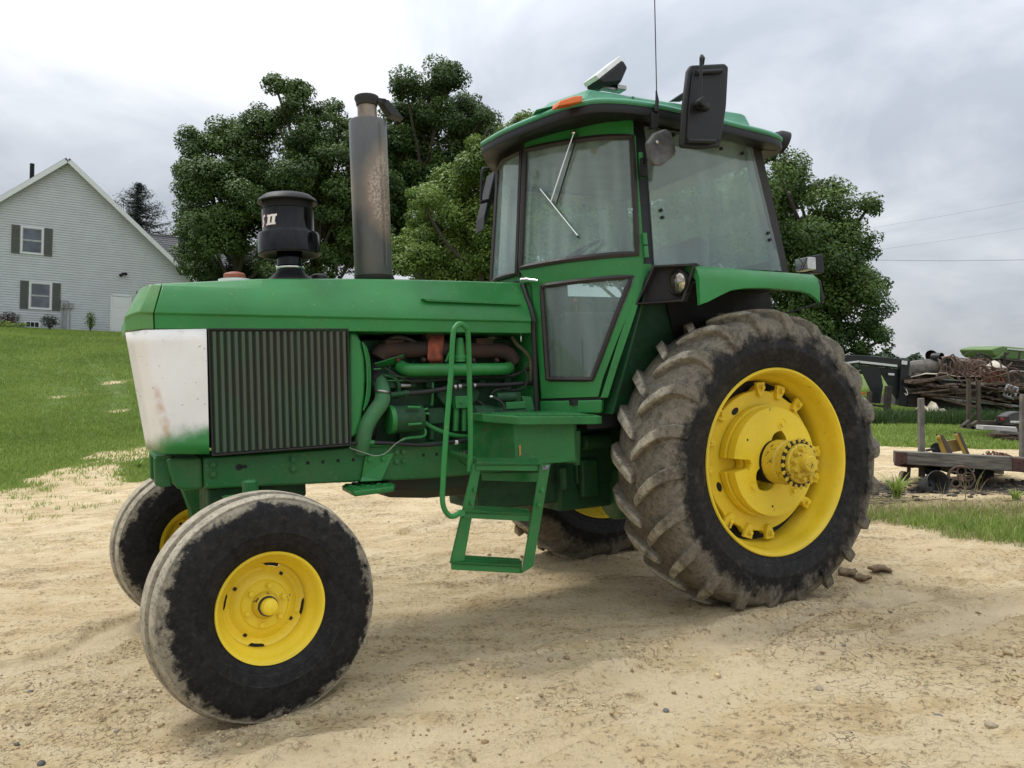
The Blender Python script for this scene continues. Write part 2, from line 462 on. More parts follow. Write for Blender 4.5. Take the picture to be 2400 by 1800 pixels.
def vnoise(x, y, s=0):
    xi = np.floor(x).astype(np.int64); yi = np.floor(y).astype(np.int64)
    fx = x-xi; fy = y-yi
    fx = fx*fx*(3-2*fx); fy = fy*fy*(3-2*fy)
    def h(a, b):
        n = (a*374761393+b*668265263+s*974634777) & 0xffffffff
        n = ((n ^ (n >> 13))*1274126177) & 0xffffffff
        return ((n ^ (n >> 16)) & 0xffff)/65535.0
    return (h(xi, yi)*(1-fx)+h(xi+1, yi)*fx)*(1-fy)+(h(xi, yi+1)*(1-fx)+h(xi+1, yi+1)*fx)*fy
def fbm(x, y, o=4, s=0, g=.5):
    t = 0; a = 1; n = 0
    for k in range(o):
        t = t+a*vnoise(x*2**k+k*17.3, y*2**k+k*9.1, s+k); n += a; a *= g
    return t/n
def masks(x, y):
    """lawn, dark soil, straw: 0..1 each"""
    n = (fbm(x*.9, y*.9, 5, 3)-.5)
    n2 = (fbm(x*.35+7, y*.35, 4, 21)-.5)
    left = sstep(-.5, .7, (-8.05-x)*.8+n*3.2+n2*2.2+np.minimum(0, (y-11.0))*.55)
    patch_ = sstep(.47, .60, fbm(x*.7+3, y*.45+2, 4, 9))*sstep(19.5, 15.0, y)
    left = left*(1-.75*patch_*sstep(-15, -9.5, x))
    left = np.maximum(left, sstep(-.3, 1.0, (y-13.0)+n*5.0)*sstep(-3.4, -5.2, x+n*2)*(1-.8*sstep(.44, .58, fbm(x*.8+1, y*.55+8, 4, 19))*sstep(19, 15.5, y)))
    # tyre scars torn into the yard turf
    for line in ([(-14.594,27.937,0.284), (-13.533,26.817,0.127), (-12.326,24.708,-0.13), (-11.166,23.14,-0.318), (-10.183,20.544,-0.571)], [(-12.962,23.811,-0.191), (-12.292,21.913,-0.393), (-11.677,20.036,-0.578)]):
        for (ax_, ay_, _), (bx_, by_, _) in zip(line[:-1], line[1:]):
            q = np.clip(((x-ax_)*(bx_-ax_)+(y-ay_)*(by_-ay_))/((bx_-ax_)**2+(by_-ay_)**2), 0, 1)
            dd = np.hypot(x-ax_-q*(bx_-ax_), y-ay_-q*(by_-ay_))
            left = left*(1-.70*sstep(.30, .0, dd+n*1.0))
    far = sstep(-.6, .8, (y-22)+n*4)
    far = far*sstep(-9, -6, x)
    strip = sstep(-.10, .16, (x-2.99)*.878+(y-6.63)*.479+n*.55)*sstep(.25, -.2, y-(7.50-.27*(x-3.45))+n*.9)
    rgt_ = sstep(-.25, .25, (y-(13.45-.5*(x-6.2)))+n*1.2)*sstep(1.0, 4.5, x)
    lawn = np.clip(np.maximum.reduce([left, far, rgt_]), 0, 1)
    straw = sstep(.2, -.2, np.abs(y-(7.65-.27*(x-3.45)))-.62+n*.9)*sstep(2.2, 3.2, x)
    dark = sstep(.1, -.5, np.abs(y-(8.55-.1*(x-4.5)))-.75+n*1.6)*sstep(2.4, 3.6, x)
    return lawn, strip, dark, straw
def axis(lo, hi, step, far):
    core = np.arange(lo, hi, step); out = []; d = step; p = hi
    while p < far: out.append(p); d *= 1.13; p += d
    neg = []; d = step; p = lo-step
    while p > -far: neg.append(p); d *= 1.13; p -= d
    return np.concatenate([neg[::-1], core, out])
gx = axis(-6.5, 6.5, .026, 900); gy = axis(1.6, 11, .026, 900)
X, Y = np.meshgrid(gx, gy, indexing='ij')
xf, yf = X.ravel(), Y.ravel()
near = np.exp(-np.maximum(0, np.hypot(xf-.5, (yf-5)*.8)-5)/4)
# ruts and scraped ridges run slightly uphill to the right
ang = R(17)
u = xf*math.cos(ang)+yf*math.sin(ang); v = -xf*math.sin(ang)+yf*math.cos(ang)
lawn, strip, dark, straw = masks(xf, yf)
rel = (fbm(u*.45, v*1.5, 3, 33)-.5)*.070+(fbm(u*.7, v*3.2, 4, 31)-.5)*.060+(fbm(xf*2.2, yf*2.2, 4, 41)-.5)*.035+(fbm(xf*9, yf*9, 4, 51)-.5)*.030+(fbm(u*14, v*26, 3, 61)-.5)*.009
crust = sstep(.52, .63, .5*fbm(xf*3.1+5, yf*3.1, 5, 71)+.5*fbm(u*1.6+3, v*5.5, 5, 73))
rel = rel+crust*.007+crust*(fbm(xf*26, yf*26, 3, 81)-.5)*.030
# broad chevron prints left by the rear tyres, leading away to the right of the rear wheel
tu = (xf-1.75)*.885+(yf-4.35)*.462; tv = -(xf-1.75)*.462+(yf-4.35)*.885
bar = np.sin((tu+np.abs(tv)*.9)*2*PI/.30)
prt = sstep(.34, .22, np.abs(tv))*sstep(-.1, .5, tu)*sstep(7, 4, tu)
rel = rel-prt*.030+prt*sstep(.1, .7, bar)*.022
ru = (xf-1.3)*.93+(yf-2.7)*.36; rv = -(xf-1.3)*.36+(yf-2.7)*.93
bar2 = np.sin((ru+np.abs(rv)*.9)*2*PI/.28)
prt2 = sstep(.30, .20, np.abs(rv))*sstep(-2.6, -1.6, ru)
rel = rel-prt2*.012+prt2*sstep(.1, .7, bar2)*.016
# soil squeezed up where the tyres stand
for (tx, ty_) in ((-.96, 3.24), (1.40, 4.55), (-1.75, 4.8), (.68, 6.05)):
    du = (xf-tx)*.885+(yf-ty_)*.462; dv_ = -(xf-tx)*.462+(yf-ty_)*.885
    rel = rel*(1-.6*np.exp(-(du**2/.12+dv_**2/.08)))+.018*np.exp(-((np.hypot(du/.34, dv_/.22)-1)**2)/.06)
zf = gh(xf, yf)+rel*near*(1-.7*np.clip(lawn, 0, 1))+(fbm(xf*.25, yf*.25, 3, 91)-.5)*.16*(1-near)*sstep(14, 24, yf)*sstep(90, 40, yf)
nx_, ny_ = len(gx), len(gy)
ii = np.arange(nx_-1)[:, None]*ny_+np.arange(ny_-1)[None, :]
faces = np.stack([ii, ii+ny_, ii+ny_+1, ii+1], -1).reshape(-1, 4)
loose = crust*sstep(.35, .65, fbm(u*.9+4, v*1.6, 4, 111))*near
trk = 0*xf; berm = 0*xf
for line, w_ in (([(-0.657,2.683,0.002), (-0.24,2.833,0.03), (0.287,3.192,0.063), (1.135,3.851,0.113), (2.393,4.6,0.194)], .13), ([(-0.006,2.635,0.06), (0.854,3.274,0.111), (2.766,4.224,0.246)], .11), ([(-2.404,3.838,-0.211), (-2.144,4.127,-0.2), (-2.013,4.743,-0.216)], .12), ([(-5.045,7.999,-0.639), (-4.544,8.249,-0.604), (-4.222,9.164,-0.616)], .22), ([(-1.349,6.036,-0.214), (-0.638,7.359,-0.208), (-0.024,8.523,-0.204)], .20)):
    for (ax_, ay_, _), (bx_, by_, _) in zip(line[:-1], line[1:]):
        q = np.clip(((xf-ax_)*(bx_-ax_)+(yf-ay_)*(by_-ay_))/((bx_-ax_)**2+(by_-ay_)**2), 0, 1)
        dd = np.hypot(xf-ax_-q*(bx_-ax_), yf-ay_-q*(by_-ay_))+(fbm(xf*2.5, yf*2.5, 4, 121)-.5)*w_*1.6
        trk = np.maximum(trk, sstep(w_*1.15, w_*.75, dd)); berm = np.maximum(berm, sstep(w_*2.0, w_*1.3, dd))
loose = loose*(1-trk)-trk*sstep(.25, .6, fbm(u*1.2, v*2.5, 4, 131))
berm = berm*(1-trk)*(.4+fbm(xf*7, yf*7, 3, 141))
loose = np.maximum(loose, berm*.75*sstep(.35, .6, fbm(xf*5, yf*5, 3, 151)))*(1-trk)+np.minimum(loose, 0)*trk
zf = zf-trk*.022+berm*.016*near
colr = np.stack([np.clip(np.maximum(lawn, strip*.0+lawn), 0, 1), np.clip(dark, 0, 1), np.clip(np.maximum(straw, strip), 0, 1), loose], -1)

def make_ground():
    M_ = Mat('ground_soil_and_turf')
    P = M_.co()
    at = M_.n('ShaderNodeAttribute'); at.attribute_name = 'cover'
    sc_ = M_.n('ShaderNodeSeparateColor', i={0: at.outputs['Color']}).outputs
    n_big = M_.noise(.55, 5, .6, P)
    n_mid = M_.noise(4.2, 7, .66, P)
    n_fin = M_.noise(38, 6, .7, P)
    rotn = M_.n('ShaderNodeMapping', i={0: P}); rotn.inputs['Rotation'].default_value = (0, 0, R(-17)); rotn.inputs['Scale'].default_value = (.5, 3.0, 1)
    n_str = M_.noise(2.2, 6, .62, rotn.outputs[0], .4)
    t = M_.math('ADD', M_.math('MULTIPLY', n_mid, .55), M_.math('MULTIPLY', n_str, .45))
    soil = M_.ramp(t, (.31, (.41, .290, .150)), (.39, (.56, .425, .235)), (.47, (.69, .545, .320)), (.57, (.76, .620, .395)))
    soil = M_.mix(M_.math('MULTIPLY', M_.mrange(n_big, .42, .68), .30), soil, (.52, .375, .205))
    crumbs = M_.mrange(n_fin, .52, .62)
    soil = M_.mix(M_.math('MULTIPLY', crumbs, M_.mrange(t, .60, .44, .10, .70)), soil, (.21, .145, .088))
    lo = M_.mrange(M_.math('ADD', M_.math('MULTIPLY', at.outputs['Alpha'], .45), M_.math('ADD', M_.math('MULTIPLY', M_.math('SUBTRACT', n_fin, .5), 2.0), M_.math('MULTIPLY', M_.math('SUBTRACT', M_.noise(90, 3, .6, P), .5), 1.4))), .22, .55)
    soil = M_.mix(M_.math('MULTIPLY', M_.math('MAXIMUM', M_.math('MULTIPLY', at.outputs['Alpha'], -1.0), 0.0), .75), soil, (.76, .615, .40))
    soil = M_.mix(M_.math('MULTIPLY', lo, .50), soil, M_.ramp(M_.noise(70, 4, .7, P), (.35, (.16, .112, .068)), (.6, (.36, .265, .165))))
    v1 = M_.vor(95, P); peb = M_.mrange(v1, .12, .2, 1, 0)
    pm = M_.math('MULTIPLY', peb, M_.mrange(M_.noise(6, 4), .5, .62))
    soil = M_.mix(M_.math('MULTIPLY', pm, .55), soil, (.20, .155, .115))
    # fine drying cracks in places
    ve = M_.vor(5.5, M_.n('ShaderNodeVectorMath', operation='ADD', i={0: P, 1: M_.n('ShaderNodeTexNoise', i={'Vector': P, 'Scale': 5.0, 'Detail': 4.0}).outputs[1]}).outputs[0], 'DISTANCE_TO_EDGE')
    ck = M_.math('MULTIPLY', M_.mrange(ve, .006, .022, 1, 0), M_.mrange(M_.noise(.9, 3, .5, P), .52, .62))
    soil = M_.mix(M_.math('MULTIPLY', ck, .6), soil, (.15, .105, .065))
    drk = M_.ramp(n_fin, (.35, (.022, .019, .017)), (.62, (.075, .062, .05)), (.75, (.20, .17, .13)))
    dn = M_.math('MULTIPLY', sc_[1], M_.mrange(M_.math('ADD', n_mid, M_.math('MULTIPLY', n_fin, .4)), .52, .74))
    soil = M_.mix(dn, soil, drk)
    stw = M_.ramp(n_fin, (.3, (.16, .13, .06)), (.6, (.34, .28, .14)), (.75, (.42, .36, .2)))
    soil = M_.mix(M_.math('MULTIPLY', sc_[2], .75), soil, stw)
    turf = M_.ramp(M_.noise(3.0, 8, .72, P), (.3, (.085, .130, .030)), (.5, (.120, .180, .042)), (.72, (.150, .215, .056)))
    turf = M_.mix(M_.math('MULTIPLY', M_.mrange(M_.noise(.35, 4, .6, P), .5, .72), .4), turf, (.12, .17, .05))
    f_ = M_.math('ADD', sc_[0], M_.math('MULTIPLY', M_.math('SUBTRACT', n_fin, .5), .7))
    lm = M_.mrange(f_, .3, .62)
    col = M_.mix(lm, soil, turf)
    h = M_.math('ADD', M_.math('MULTIPLY', n_fin, 1.0), M_.math('MULTIPLY', M_.noise(120, 4, .7, P), .45))
    h = M_.math('SUBTRACT', h, M_.math('MULTIPLY', ck, .9))
    h = M_.math('ADD', h, M_.math('MULTIPLY', pm, .5))
    M_.bsdf(col, .95, 0, M_.bump(h, 1.0, .028), 0, .2)
    return M_.m
GROUND = make_ground()
g = np_mesh('ground', np.stack([xf, yf, zf], -1), faces, GROUND, None, {'cover': colr}, True)
kind(g, 'structure')
def gz(x, y):
    """height of the built ground, bilinear on its grid"""
    x = np.atleast_1d(np.asarray(x, float)); y = np.atleast_1d(np.asarray(y, float))
    i = np.clip(np.searchsorted(gx, x)-1, 0, nx_-2); j = np.clip(np.searchsorted(gy, y)-1, 0, ny_-2)
    Zg = zf.reshape(nx_, ny_)
    a = (x-gx[i])/(gx[i+1]-gx[i]); b = (y-gy[j])/(gy[j+1]-gy[j])
    return (Zg[i, j]*(1-a)+Zg[i+1, j]*a)*(1-b)+(Zg[i, j+1]*(1-a)+Zg[i+1, j+1]*a)*b

# loose clods and small stones
def clod_mat(name, a, b):
    M_ = Mat(name)
    M_.bsdf(M_.mix(M_.attr('tint'), a, b), .95, 0, M_.bump(M_.noise(160, 3), .4, .004), 0, .2); return M_.m
def scatter_clods(n, name, mat, sampler, rmin, rmax, pw=2.6, flat=.62, sink=.35):
    ico = bmesh.new(); bmesh.ops.create_icosphere(ico, subdivisions=1, radius=1)
    bv = np.array([v.co[:] for v in ico.verts]); bf = np.array([[v.index for v in f.verts] for f in ico.faces]); ico.free()
    x, y = sampler(n); n = len(x)
    r_ = rmin+(rmax-rmin)*rng.random(n)**pw
    z = gz(x, y)
    k = len(bv)
    vv = bv[None]*(1+rng.normal(0, .20, (n, k, 1)))*np.stack([1+.35*rng.random(n), 1+.1*rng.random(n), flat+.25*rng.random(n)], -1)[:, None, :]
    th = rng.random(n)*2*PI; c, s_ = np.cos(th), np.sin(th)
    vx = vv[..., 0]*c[:, None]-vv[..., 1]*s_[:, None]; vy = vv[..., 0]*s_[:, None]+vv[..., 1]*c[:, None]
    vv = np.stack([vx, vy, vv[..., 2]], -1)*r_[:, None, None]+np.stack([x, y, z+r_*sink*.6], -1)[:, None, :]
    ff = bf[None]+(np.arange(n)*k)[:, None, None]
    tint = np.repeat(rng.random(n), k)
    o = np_mesh(name, vv.reshape(-1, 3), ff.reshape(-1, 3), mat, None, {'tint': tint}, False)
    kind(o, 'stuff'); return o
def dirt_sampler(n):
    x = np.concatenate([rng.uniform(-6.5, 6.5, n), rng.uniform(-3, 3.0, n)]); y = np.concatenate([1.9+10*rng.random(n)**1.5, rng.uniform(1.8, 4.2, n)])
    uu = x*math.cos(ang)+y*math.sin(ang); vv_ = -x*math.sin(ang)+y*math.cos(ang)
    dens = .4*fbm(x*1.3+2, y*1.6, 4, 101)+.6*fbm(uu*1.6+3, vv_*5.5, 5, 73)
    lw, st, dk, sw = masks(x, y)
    k = (rng.random(2*n) < np.clip((dens-.43)*5.5, .03, 1))*(lw < .4)*(np.abs(x) < 1.0+y*.75)
    k = k.astype(bool)
    return x[k], y[k]
SOILC = clod_mat('soil_clod', (.26, .18, .10), (.60, .47, .28))
scatter_clods(12000, 'soil_crumbs', SOILC, dirt_sampler, .0018, .0070, 2.2)
scatter_clods(1500, 'soil_clods', SOILC, dirt_sampler, .005, .0145, 2.5)
scatter_clods(150, 'gravel', clod_mat('grey_pebble', (.12, .112, .10), (.36, .32, .27)), dirt_sampler, .003, .012, 2.6, .7, .4)

# ------------------------------------------------------------------ THE TRACTOR
# built in its own frame: x to the rear, y to its right side, z up from the wheels' ground plane, rear axle at x = 0
TR = thing('tractor', 'large green farm tractor with yellow wheels, white front side panel and enclosed cab', 'tractor')
TR.matrix_world = Matrix(((0.88499945, -0.4566393, -0.09086541, 1.06806241),
                          (0.461714, 0.88588889, 0.04495609, 5.28332183),
                          (0.05996794, -0.08173994, 0.99484794, 0.04308514),
                          (0, 0, 0, 1)))
V = Vector
def mir(pts): return [(p[0], -p[1], p[2]) for p in pts]
def off(p, d): return tuple(a+b for a, b in zip(p, d))
def catmull(P, n=8, closed=False):
    P = [V(p) for p in P]; out = []; L = len(P)
    for i in range(L if closed else L-1):
        p0 = P[i-1] if (i > 0 or closed) else P[0]; p1 = P[i]; p2 = P[(i+1) % L]; p3 = P[(i+2) % L] if (closed or i+2 < L) else P[-1]
        for k in range(n):
            t = k/n
            out.append(.5*((2*p1)+(p2-p0)*t+(2*p0-5*p1+4*p2-p3)*t*t+(3*p1-p0-3*p2+p3)*t**3))
    if not closed: out.append(P[-1])
    return out
def lerp(a, b, t): return tuple(x+(y-x)*t for x, y in zip(a, b))
def interp(v, xs, ys): return float(np.interp(v, xs, ys))

# ---- hood
def hood_half(x, w, zl, zc, zt):
    return [(-w+.006, zl), (-w+.004, zc-.012), (-w-.006, zc-.006), (-w-.006, zc), (-w+.012, zc+.045), (-w+.034, zc+.09), (-w+.062, zc+.128),
            (-w+.11, zt-.022), (-w+.19, zt-.007), (0, zt)]
def hood_ring(x, w, zl, zc, zt, shear=0.0):
    h = hood_half(x, w, zl, zc, zt)
    pts = [(x+max(0, z-zc)*shear, y, z) for y, z in h]
    pts += [(x+max(0, z-zc)*shear, -y, z) for y, z in h[-2::-1]]
    pts += [(x, -h[0][0]-.02, zl), (x, h[0][0]+.02, zl)]
    return pts
HX = [-3.055, -2.6, -2.2, -1.8, -1.5, -1.28, -1.17, -1.125]
def hood_par(x):
    return (interp(x, [-3.055, -2.5, -1.2, -1.125], [.36, .362, .366, .364]), interp(x, [-3.06, -1.13], [1.590, 1.563]), interp(x, [-3.06, -1.13], [1.667, 1.634]),
            interp(x, [-3.06, -2.6, -2.0, -1.13], [1.828, 1.862, 1.880, 1.880]))
mb = MB()
mb.loft([hood_ring(x, *hood_par(x), .33 if i == 0 else (.33*(1-i/3) if i < 3 else 0)) for i, x in enumerate(HX)])
hood = mb.build('hood', GREEN, TR, 32, .004)
# dark outlined strip pressed into the hood flank
mb = MB()
rib = [(-1.762,-0.345,1.749), (-1.174,-0.345,1.734), (-1.19,-0.345,1.722), (-1.738,-0.345,1.735)]
mb.plate([off(p, (0, -.006, 0)) for p in rib], (0, .03, 0))
mb.build('hood_rib', GREEN, hood, 0, .002)
# nose: lighter cap closing the front
def nose_ring(x, w, zl, zc, zt, dz=0):
    return hood_ring(x, w, zl, zc, zt, .33)
p0_ = hood_par(-3.06)
mb = MB()
mb.loft([hood_ring(-3.059, p0_[0]+.001, p0_[1], p0_[2], p0_[3], .33), hood_ring(-3.085, .359, 1.590, 1.669, 1.826, .36), hood_ring(-3.112, .352, 1.590, 1.671, 1.818, .38),
         hood_ring(-3.150, .290, 1.590, 1.664, 1.800, .42), hood_ring(-3.172, .240, 1.591, 1.655, 1.770, .50)])
nose = mb.build('hood_nose', GREEN_LIGHT, TR, 28, .006)
mb = MB()
mb.box((-3.02, 0, 1.583), (.20, .60, .012)); mb.build('nose_sill', BLACK_DULL, TR, 0)

mb = MB(); h_ = hood_half(-1.118, *hood_par(-1.118)); P = [(-1.112, y-.004, z) for y, z in h_]+[(-1.112, -y+.004, z) for y, z in h_[-2::-1]]
P[len(h_)-1] = (-1.112, 0, h_[-1][1]+.004); mb.tube([(-1.112, h_[0][0], 1.10)]+P+[(-1.112, -h_[0][0], 1.10)], .014, 8); mb.build('hood_rear_seal', BLACK_DULL, TR, 60)
# ---- white front side panels (near and far) and the front grille between them
for sg in (1, -1):
    A = [(-3.100, -.358, 1.586), (-2.838, -.360, 1.590), (-2.846, -.360, 1.012), (-3.028, -.358, 1.026)]
    B = [(-3.170, -.235, 1.584), (-3.100, -.235, 1.050)]
    if sg < 0: A, B = mir(A), [(x+.04, -y, z) for x, y, z in B]
    n_ = 10
    P = []
    for i in range(n_+1):
        t = i/n_
        f_ = lerp(A[0], A[3], t); b_ = lerp(A[1], A[2], t); c_ = lerp(B[0], B[1], t)
        d_ = lerp(f_, c_, .12); e_ = lerp(f_, b_, .06)
        mid = lerp(lerp(d_, e_, .5), f_, .45)
        P.append([c_, lerp(c_, f_, .5), d_, mid, e_, lerp(f_, b_, .35), lerp(f_, b_, .7), b_, off(b_, (0, .03*sg, 0))])
    mb = MB(); mb.grid(P)
    sp = mb.build('side_panel', WHITE_PANEL, TR, 40, 0, solid=.004)
    sp['label'] = 'white front side panel with green overspray along its lower edge'
mb = MB()
mb.plate([(-3.100, -.25, 1.58), (-3.100, .25, 1.58), (-3.030, .25, 1.05), (-3.030, -.25, 1.05)], (.03, 0, 0))
fg = mb.build('front_grille', DARK, TR, 0)
for k in range(9):
    y = -.2+.05*k
    MB().plate([(-3.110, y, 1.575), (-3.110, y+.012, 1.575), (-3.040, y+.012, 1.055), (-3.040, y, 1.055)], (.015, 0, 0)).build('grille_bar', BLACK, fg, 0)

# ---- ribbed side screens
SCR = plain('screen_green_grime', (.040, .090, .046), .55, c2=(.060, .056, .038), scale=3.0, bump=.2, bscale=200)
SCRB = plain('screen_backing', (.014, .018, .013), .7, var=.4, scale=5)
for sg in (1, -1):
    q = [(-2.826, -.350, 1.588), (-2.172, -.352, 1.586), (-2.180, -.352, 1.010), (-2.830, -.350, 1.006)]
    if sg < 0: q = mir(q)
    mb = MB(); mb.plate(q, (0, .02*sg, 0))
    scr = mb.build('side_screen', SCRB, TR, 0)
    mb = MB(); mb.tube([off(p, (0, -.006*sg, 0)) for p in q], .007, 6, True); mb.build('screen_frame', BLACK_DULL, scr, 60)
    n_ = 20
    base = None
    for k in range(n_):
        t0 = (k+.22)/n_*.985+.006; t1 = (k+.94)/n_*.985+.006
        a0, a1 = lerp(q[0], q[1], t0), lerp(q[0], q[1], t1); b0, b1 = lerp(q[3], q[2], t0), lerp(q[3], q[2], t1)
        dz = (0, 0, -.010); uz = (0, 0, .010); o1 = (0, -.012*sg, 0)
        mb = MB()
        w4 = .22
        am, an = lerp(a0, a1, w4), lerp(a0, a1, 1-w4); bm_, bn = lerp(b0, b1, w4), lerp(b0, b1, 1-w4)
        top = [off(a0, dz), off(off(am, dz), o1), off(off(an, dz), o1), off(a1, dz)]
        bot = [off(b0, uz), off(off(bm_, uz), o1), off(off(bn, uz), o1), off(b1, uz)]
        mb.loft([top, bot], True, True)
        mb.build('screen_slat', SCR, scr, 0)

# ---- frame rails, front support
def rail_pts(sg):
    p = [(-2.866, -.285, .992), (-1.90, -.285, .990), (-1.28, -.285, .992), (-1.24, -.285, .93), (-1.30, -.285, .795), (-1.75, -.285, .797), (-2.30, -.285, .822), (-2.866, -.285, .846)]
    return p if sg > 0 else mir(p)
for sg in (1, -1):
    mb = MB(); mb.plate(rail_pts(sg), (0, .05*sg, 0))
    rail = mb.build('frame_rail', GREEN_RAIL, TR, 30, .010, 3)
    if sg > 0:
        bl = [(499, 1088, .013), (499, 1112, .013), (686, 1076, .014), (687, 1098, .014)]
        for pt, r_ in (((-2.822,-0.285,0.959), .014), ((-2.823,-0.285,0.913), .014), ((-2.451,-0.285,0.955), .014), ((-2.451,-0.285,0.909), .015),
                       ((-1.919,-0.285,0.952), .012), ((-1.882,-0.285,0.951), .012), ((-1.921,-0.285,0.904), .012), ((-1.881,-0.285,0.904), .012)):
            MB().bolt(pt, (0, -1, 0), r_, .016).build('rail_bolt', GREEN_RAIL, rail, 30)
        for pt in ((-1.535,-0.287,0.923), (-1.38,-0.287,0.919)):
            mb = MB(); mb.bolt(pt, (0, -1, 0), .014, .022); mb.cyl(off(pt, (0, -.02, 0)), off(pt, (0, -.036, 0)), .007, n=10); mb.build('rail_bolt', STEEL, rail, 30)
        # square bolt holes: dark blocks that paint in the shade of each hole
        for pt in ((-2.378,-0.286,0.931), (-2.303,-0.286,0.93), (-2.226,-0.286,0.93), (-2.148,-0.286,0.929), (-1.768,-0.286,0.925), (-1.692,-0.286,0.924)):
            MB().box(off(pt, (0, .004, 0)), (.0145, .012, .0155)).build('bolt_hole_shade', DARK, rail, 0)
        k_ = (-2.705,-0.286,0.936)
        mb = MB(); mb.cyl(off(k_, (0, -.002, 0)), off(k_, (0, .02, 0)), .0155, n=14); mb.box(off(k_, (.022, .008, .001)), (.03, .02, .016)); mb.build('key_slot_shade', DARK, rail, 30)
        mb = MB(); mb.plate([(-1.563,-0.29,0.939), (-1.339,-0.29,0.94), (-1.339,-0.29,0.815), (-1.487,-0.29,0.822), (-1.565,-0.29,0.884)], (0, -.008, 0)); mb.build('step_bracket', GREEN_RAIL, rail, 0, .003)
# front casting with rounded toe, weight brackets
mb = MB()
ring = [(-2.870, .996), (-2.870, .846), (-2.945, .846), (-2.978, .858), (-2.998, .885), (-3.012, .94), (-3.022, 1.0)]
mb.loft([[(x, y, z) for x, z in ring] for y in (-.292, .292)], True, True)
mb.build('front_support', GREEN_RAIL, TR, 32, .014, 3)
for y0 in (-.245, .10):
    mb = MB(); mb.plate([(-3.072, y0, 1.005), (-3.072, y0, .880), (-3.045, y0, .868), (-3.00, y0, .868), (-3.00, y0, 1.005)], (0, .05, 0))
    mb.build('weight_bracket', GREEN_RAIL, TR, 0, .006)
mb = MB(); mb.box((-3.03, 0, 1.004), (.07, .50, .02)); mb.build('support_cap', GREEN_RAIL, TR, 0, .004)

# ---- front axle and spindles
mb = MB(); mb.box((-2.72, 0, .63), (.17, .95, .13)); mb.box((-2.72, 0, .76), (.24, .36, .16)); mb.box((-2.52, 0, .79), (.32, .30, .08))
mb.build('front_axle', GREEN_ENGINE, TR, 0, .012)
for sg, xx in ((1, -2.705), (-1, -2.80)):
    mb = MB()
    mb.plate([(xx-.115, -.52*sg, .835), (xx+.10, -.52*sg, .835), (xx+.05, -.52*sg, .62), (xx+.055, -.52*sg, .45), (xx-.045, -.52*sg, .45), (xx-.055, -.52*sg, .64)], (0, -.13*sg, 0))
    mb.cyl((xx, -.58*sg, .43), (xx, -.80*sg, .4176), .045, .04, 14)
    mb.cyl((xx, -.585*sg, .47), (xx, -.585*sg, .90), .035, n=14)
    mb.build('spindle', GREEN_RAIL, TR, 30, .010)
mb = MB(); mb.bolt((-2.655, -.36, .80), (0, 0, 1), .022, .045); mb.box((-2.62, -.38, .795), (.13, .06, .02)); mb.build('axle_bolt', GREEN, TR, 30)

# ---- front wheels
def make_front_wheel(name, loc, rz, camber):
    w = node(name, TR); w.location = loc
    w.rotation_euler = (camber, 0, rz)
    ax = (0, -1, 0)
    pr = [(.100, .205), (.113, .226), (.130, .246), (.1315, .252), (.136, .258), (.1455, .294), (.1485, .298), (.1485, .304), (.1475, .309), (.149, .335), (.146, .375), (.138, .405), (.128, .424), (.122, .430), (.1215, .437), (.112, .442), (.092, .447), (.078, .450), (.0775, .434), (.070, .432),
          (.054, .432), (.046, .434), (.0455, .458), (.020, .461)]
    pr = pr+[(-a, b) for a, b in pr[::-1]]
    mb = MB(); mb.lathe(pr, (0, 0, 0), ax, 120)
    mb.build('tyre', TYRE_FRONT, w, 22)
    mb = MB()
    mb.lathe([(.094, .207), (.108, .224), (.116, .2215), (.113, .212), (.104, .204), (.086, .198), (.070, .192), (.056, .176), (.042, .171), (.008, .170), (-.03, .166), (-.10, .20), (-.113, .222)], (0, 0, 0), ax, 96)
    mb.build('rim', YELLOW, w, 30)
    mb = MB()
    # pressed disc, lifted off the barrel in four places
    rings = []
    nn = 96
    for (h, r_) in [(.030, .052), (.030, .092), (.022, .100), (.020, .112), (.012, .125), (.004, .138), (.004, .150), (.014, .160), (.018, .1685)]:
        row = []
        for j in range(nn):
            a = 2*PI*j/nn; rr = r_
            if r_ > .149:
                k = abs(((a-.55) % (PI/2))-PI/4)
                if k < .20: rr = r_-.013*min(1, (.20-k)/.04)
            row.append((math.cos(a)*rr, -h, math.sin(a)*rr))
        rings.append(row)
    mb.loft(rings, True, False)
    mb.build('wheel_disc', YELLOW, w, 30)
    for j in range(4):
        a = .55+PI/4+j*PI/2
        pts = [(math.cos(a+t)*rr, -.013, math.sin(a+t)*rr) for rr, ts in ((.156, np.linspace(-.19, .19, 8)), (.1694, np.linspace(.19, -.19, 8))) for t in ts]
        MB().plate(pts, (0, .006, 0)).build('disc_slot_shade', DARK, w, 0)
        a2 = .95+j*PI/2
        c = V((math.cos(a2)*.136, -.006, math.sin(a2)*.136))
        MB().box(c, (.014, .006, .014), Matrix.Rotation(-a2, 3, 'Y')).build('square_hole_shade', DARK, w, 0)
    for j in range(6):
        a = 1.33+j*PI/3
        MB().bolt((math.cos(a)*.079, -.029, math.sin(a)*.079), ax, .0105, .016).build('wheel_bolt', YELLOW, w, 30)
    mb = MB(); mb.lathe([(.0, .058), (.034, .056), (.060, .046), (.064, .040)], (0, 0, 0), ax, 32); mb.build('hub', YELLOW_WORN, w, 40)
    mb = MB(); mb.lathe([(.060, .041), (.073, .040), (.075, .036)], (0, 0, 0), ax, 28); mb.build('hub_seal', BLACK_DULL, w, 40)
    mb = MB(); mb.lathe([(.072, .034), (.092, .0335), (.100, .030), (.104, .022), (.106, .001)], (0, 0, 0), ax, 28); mb.build('hub_cap', YELLOW, w, 40)
    return w
make_front_wheel('front_wheel', (-2.720, -.880, .4176), R(7.9), R(-2.0))
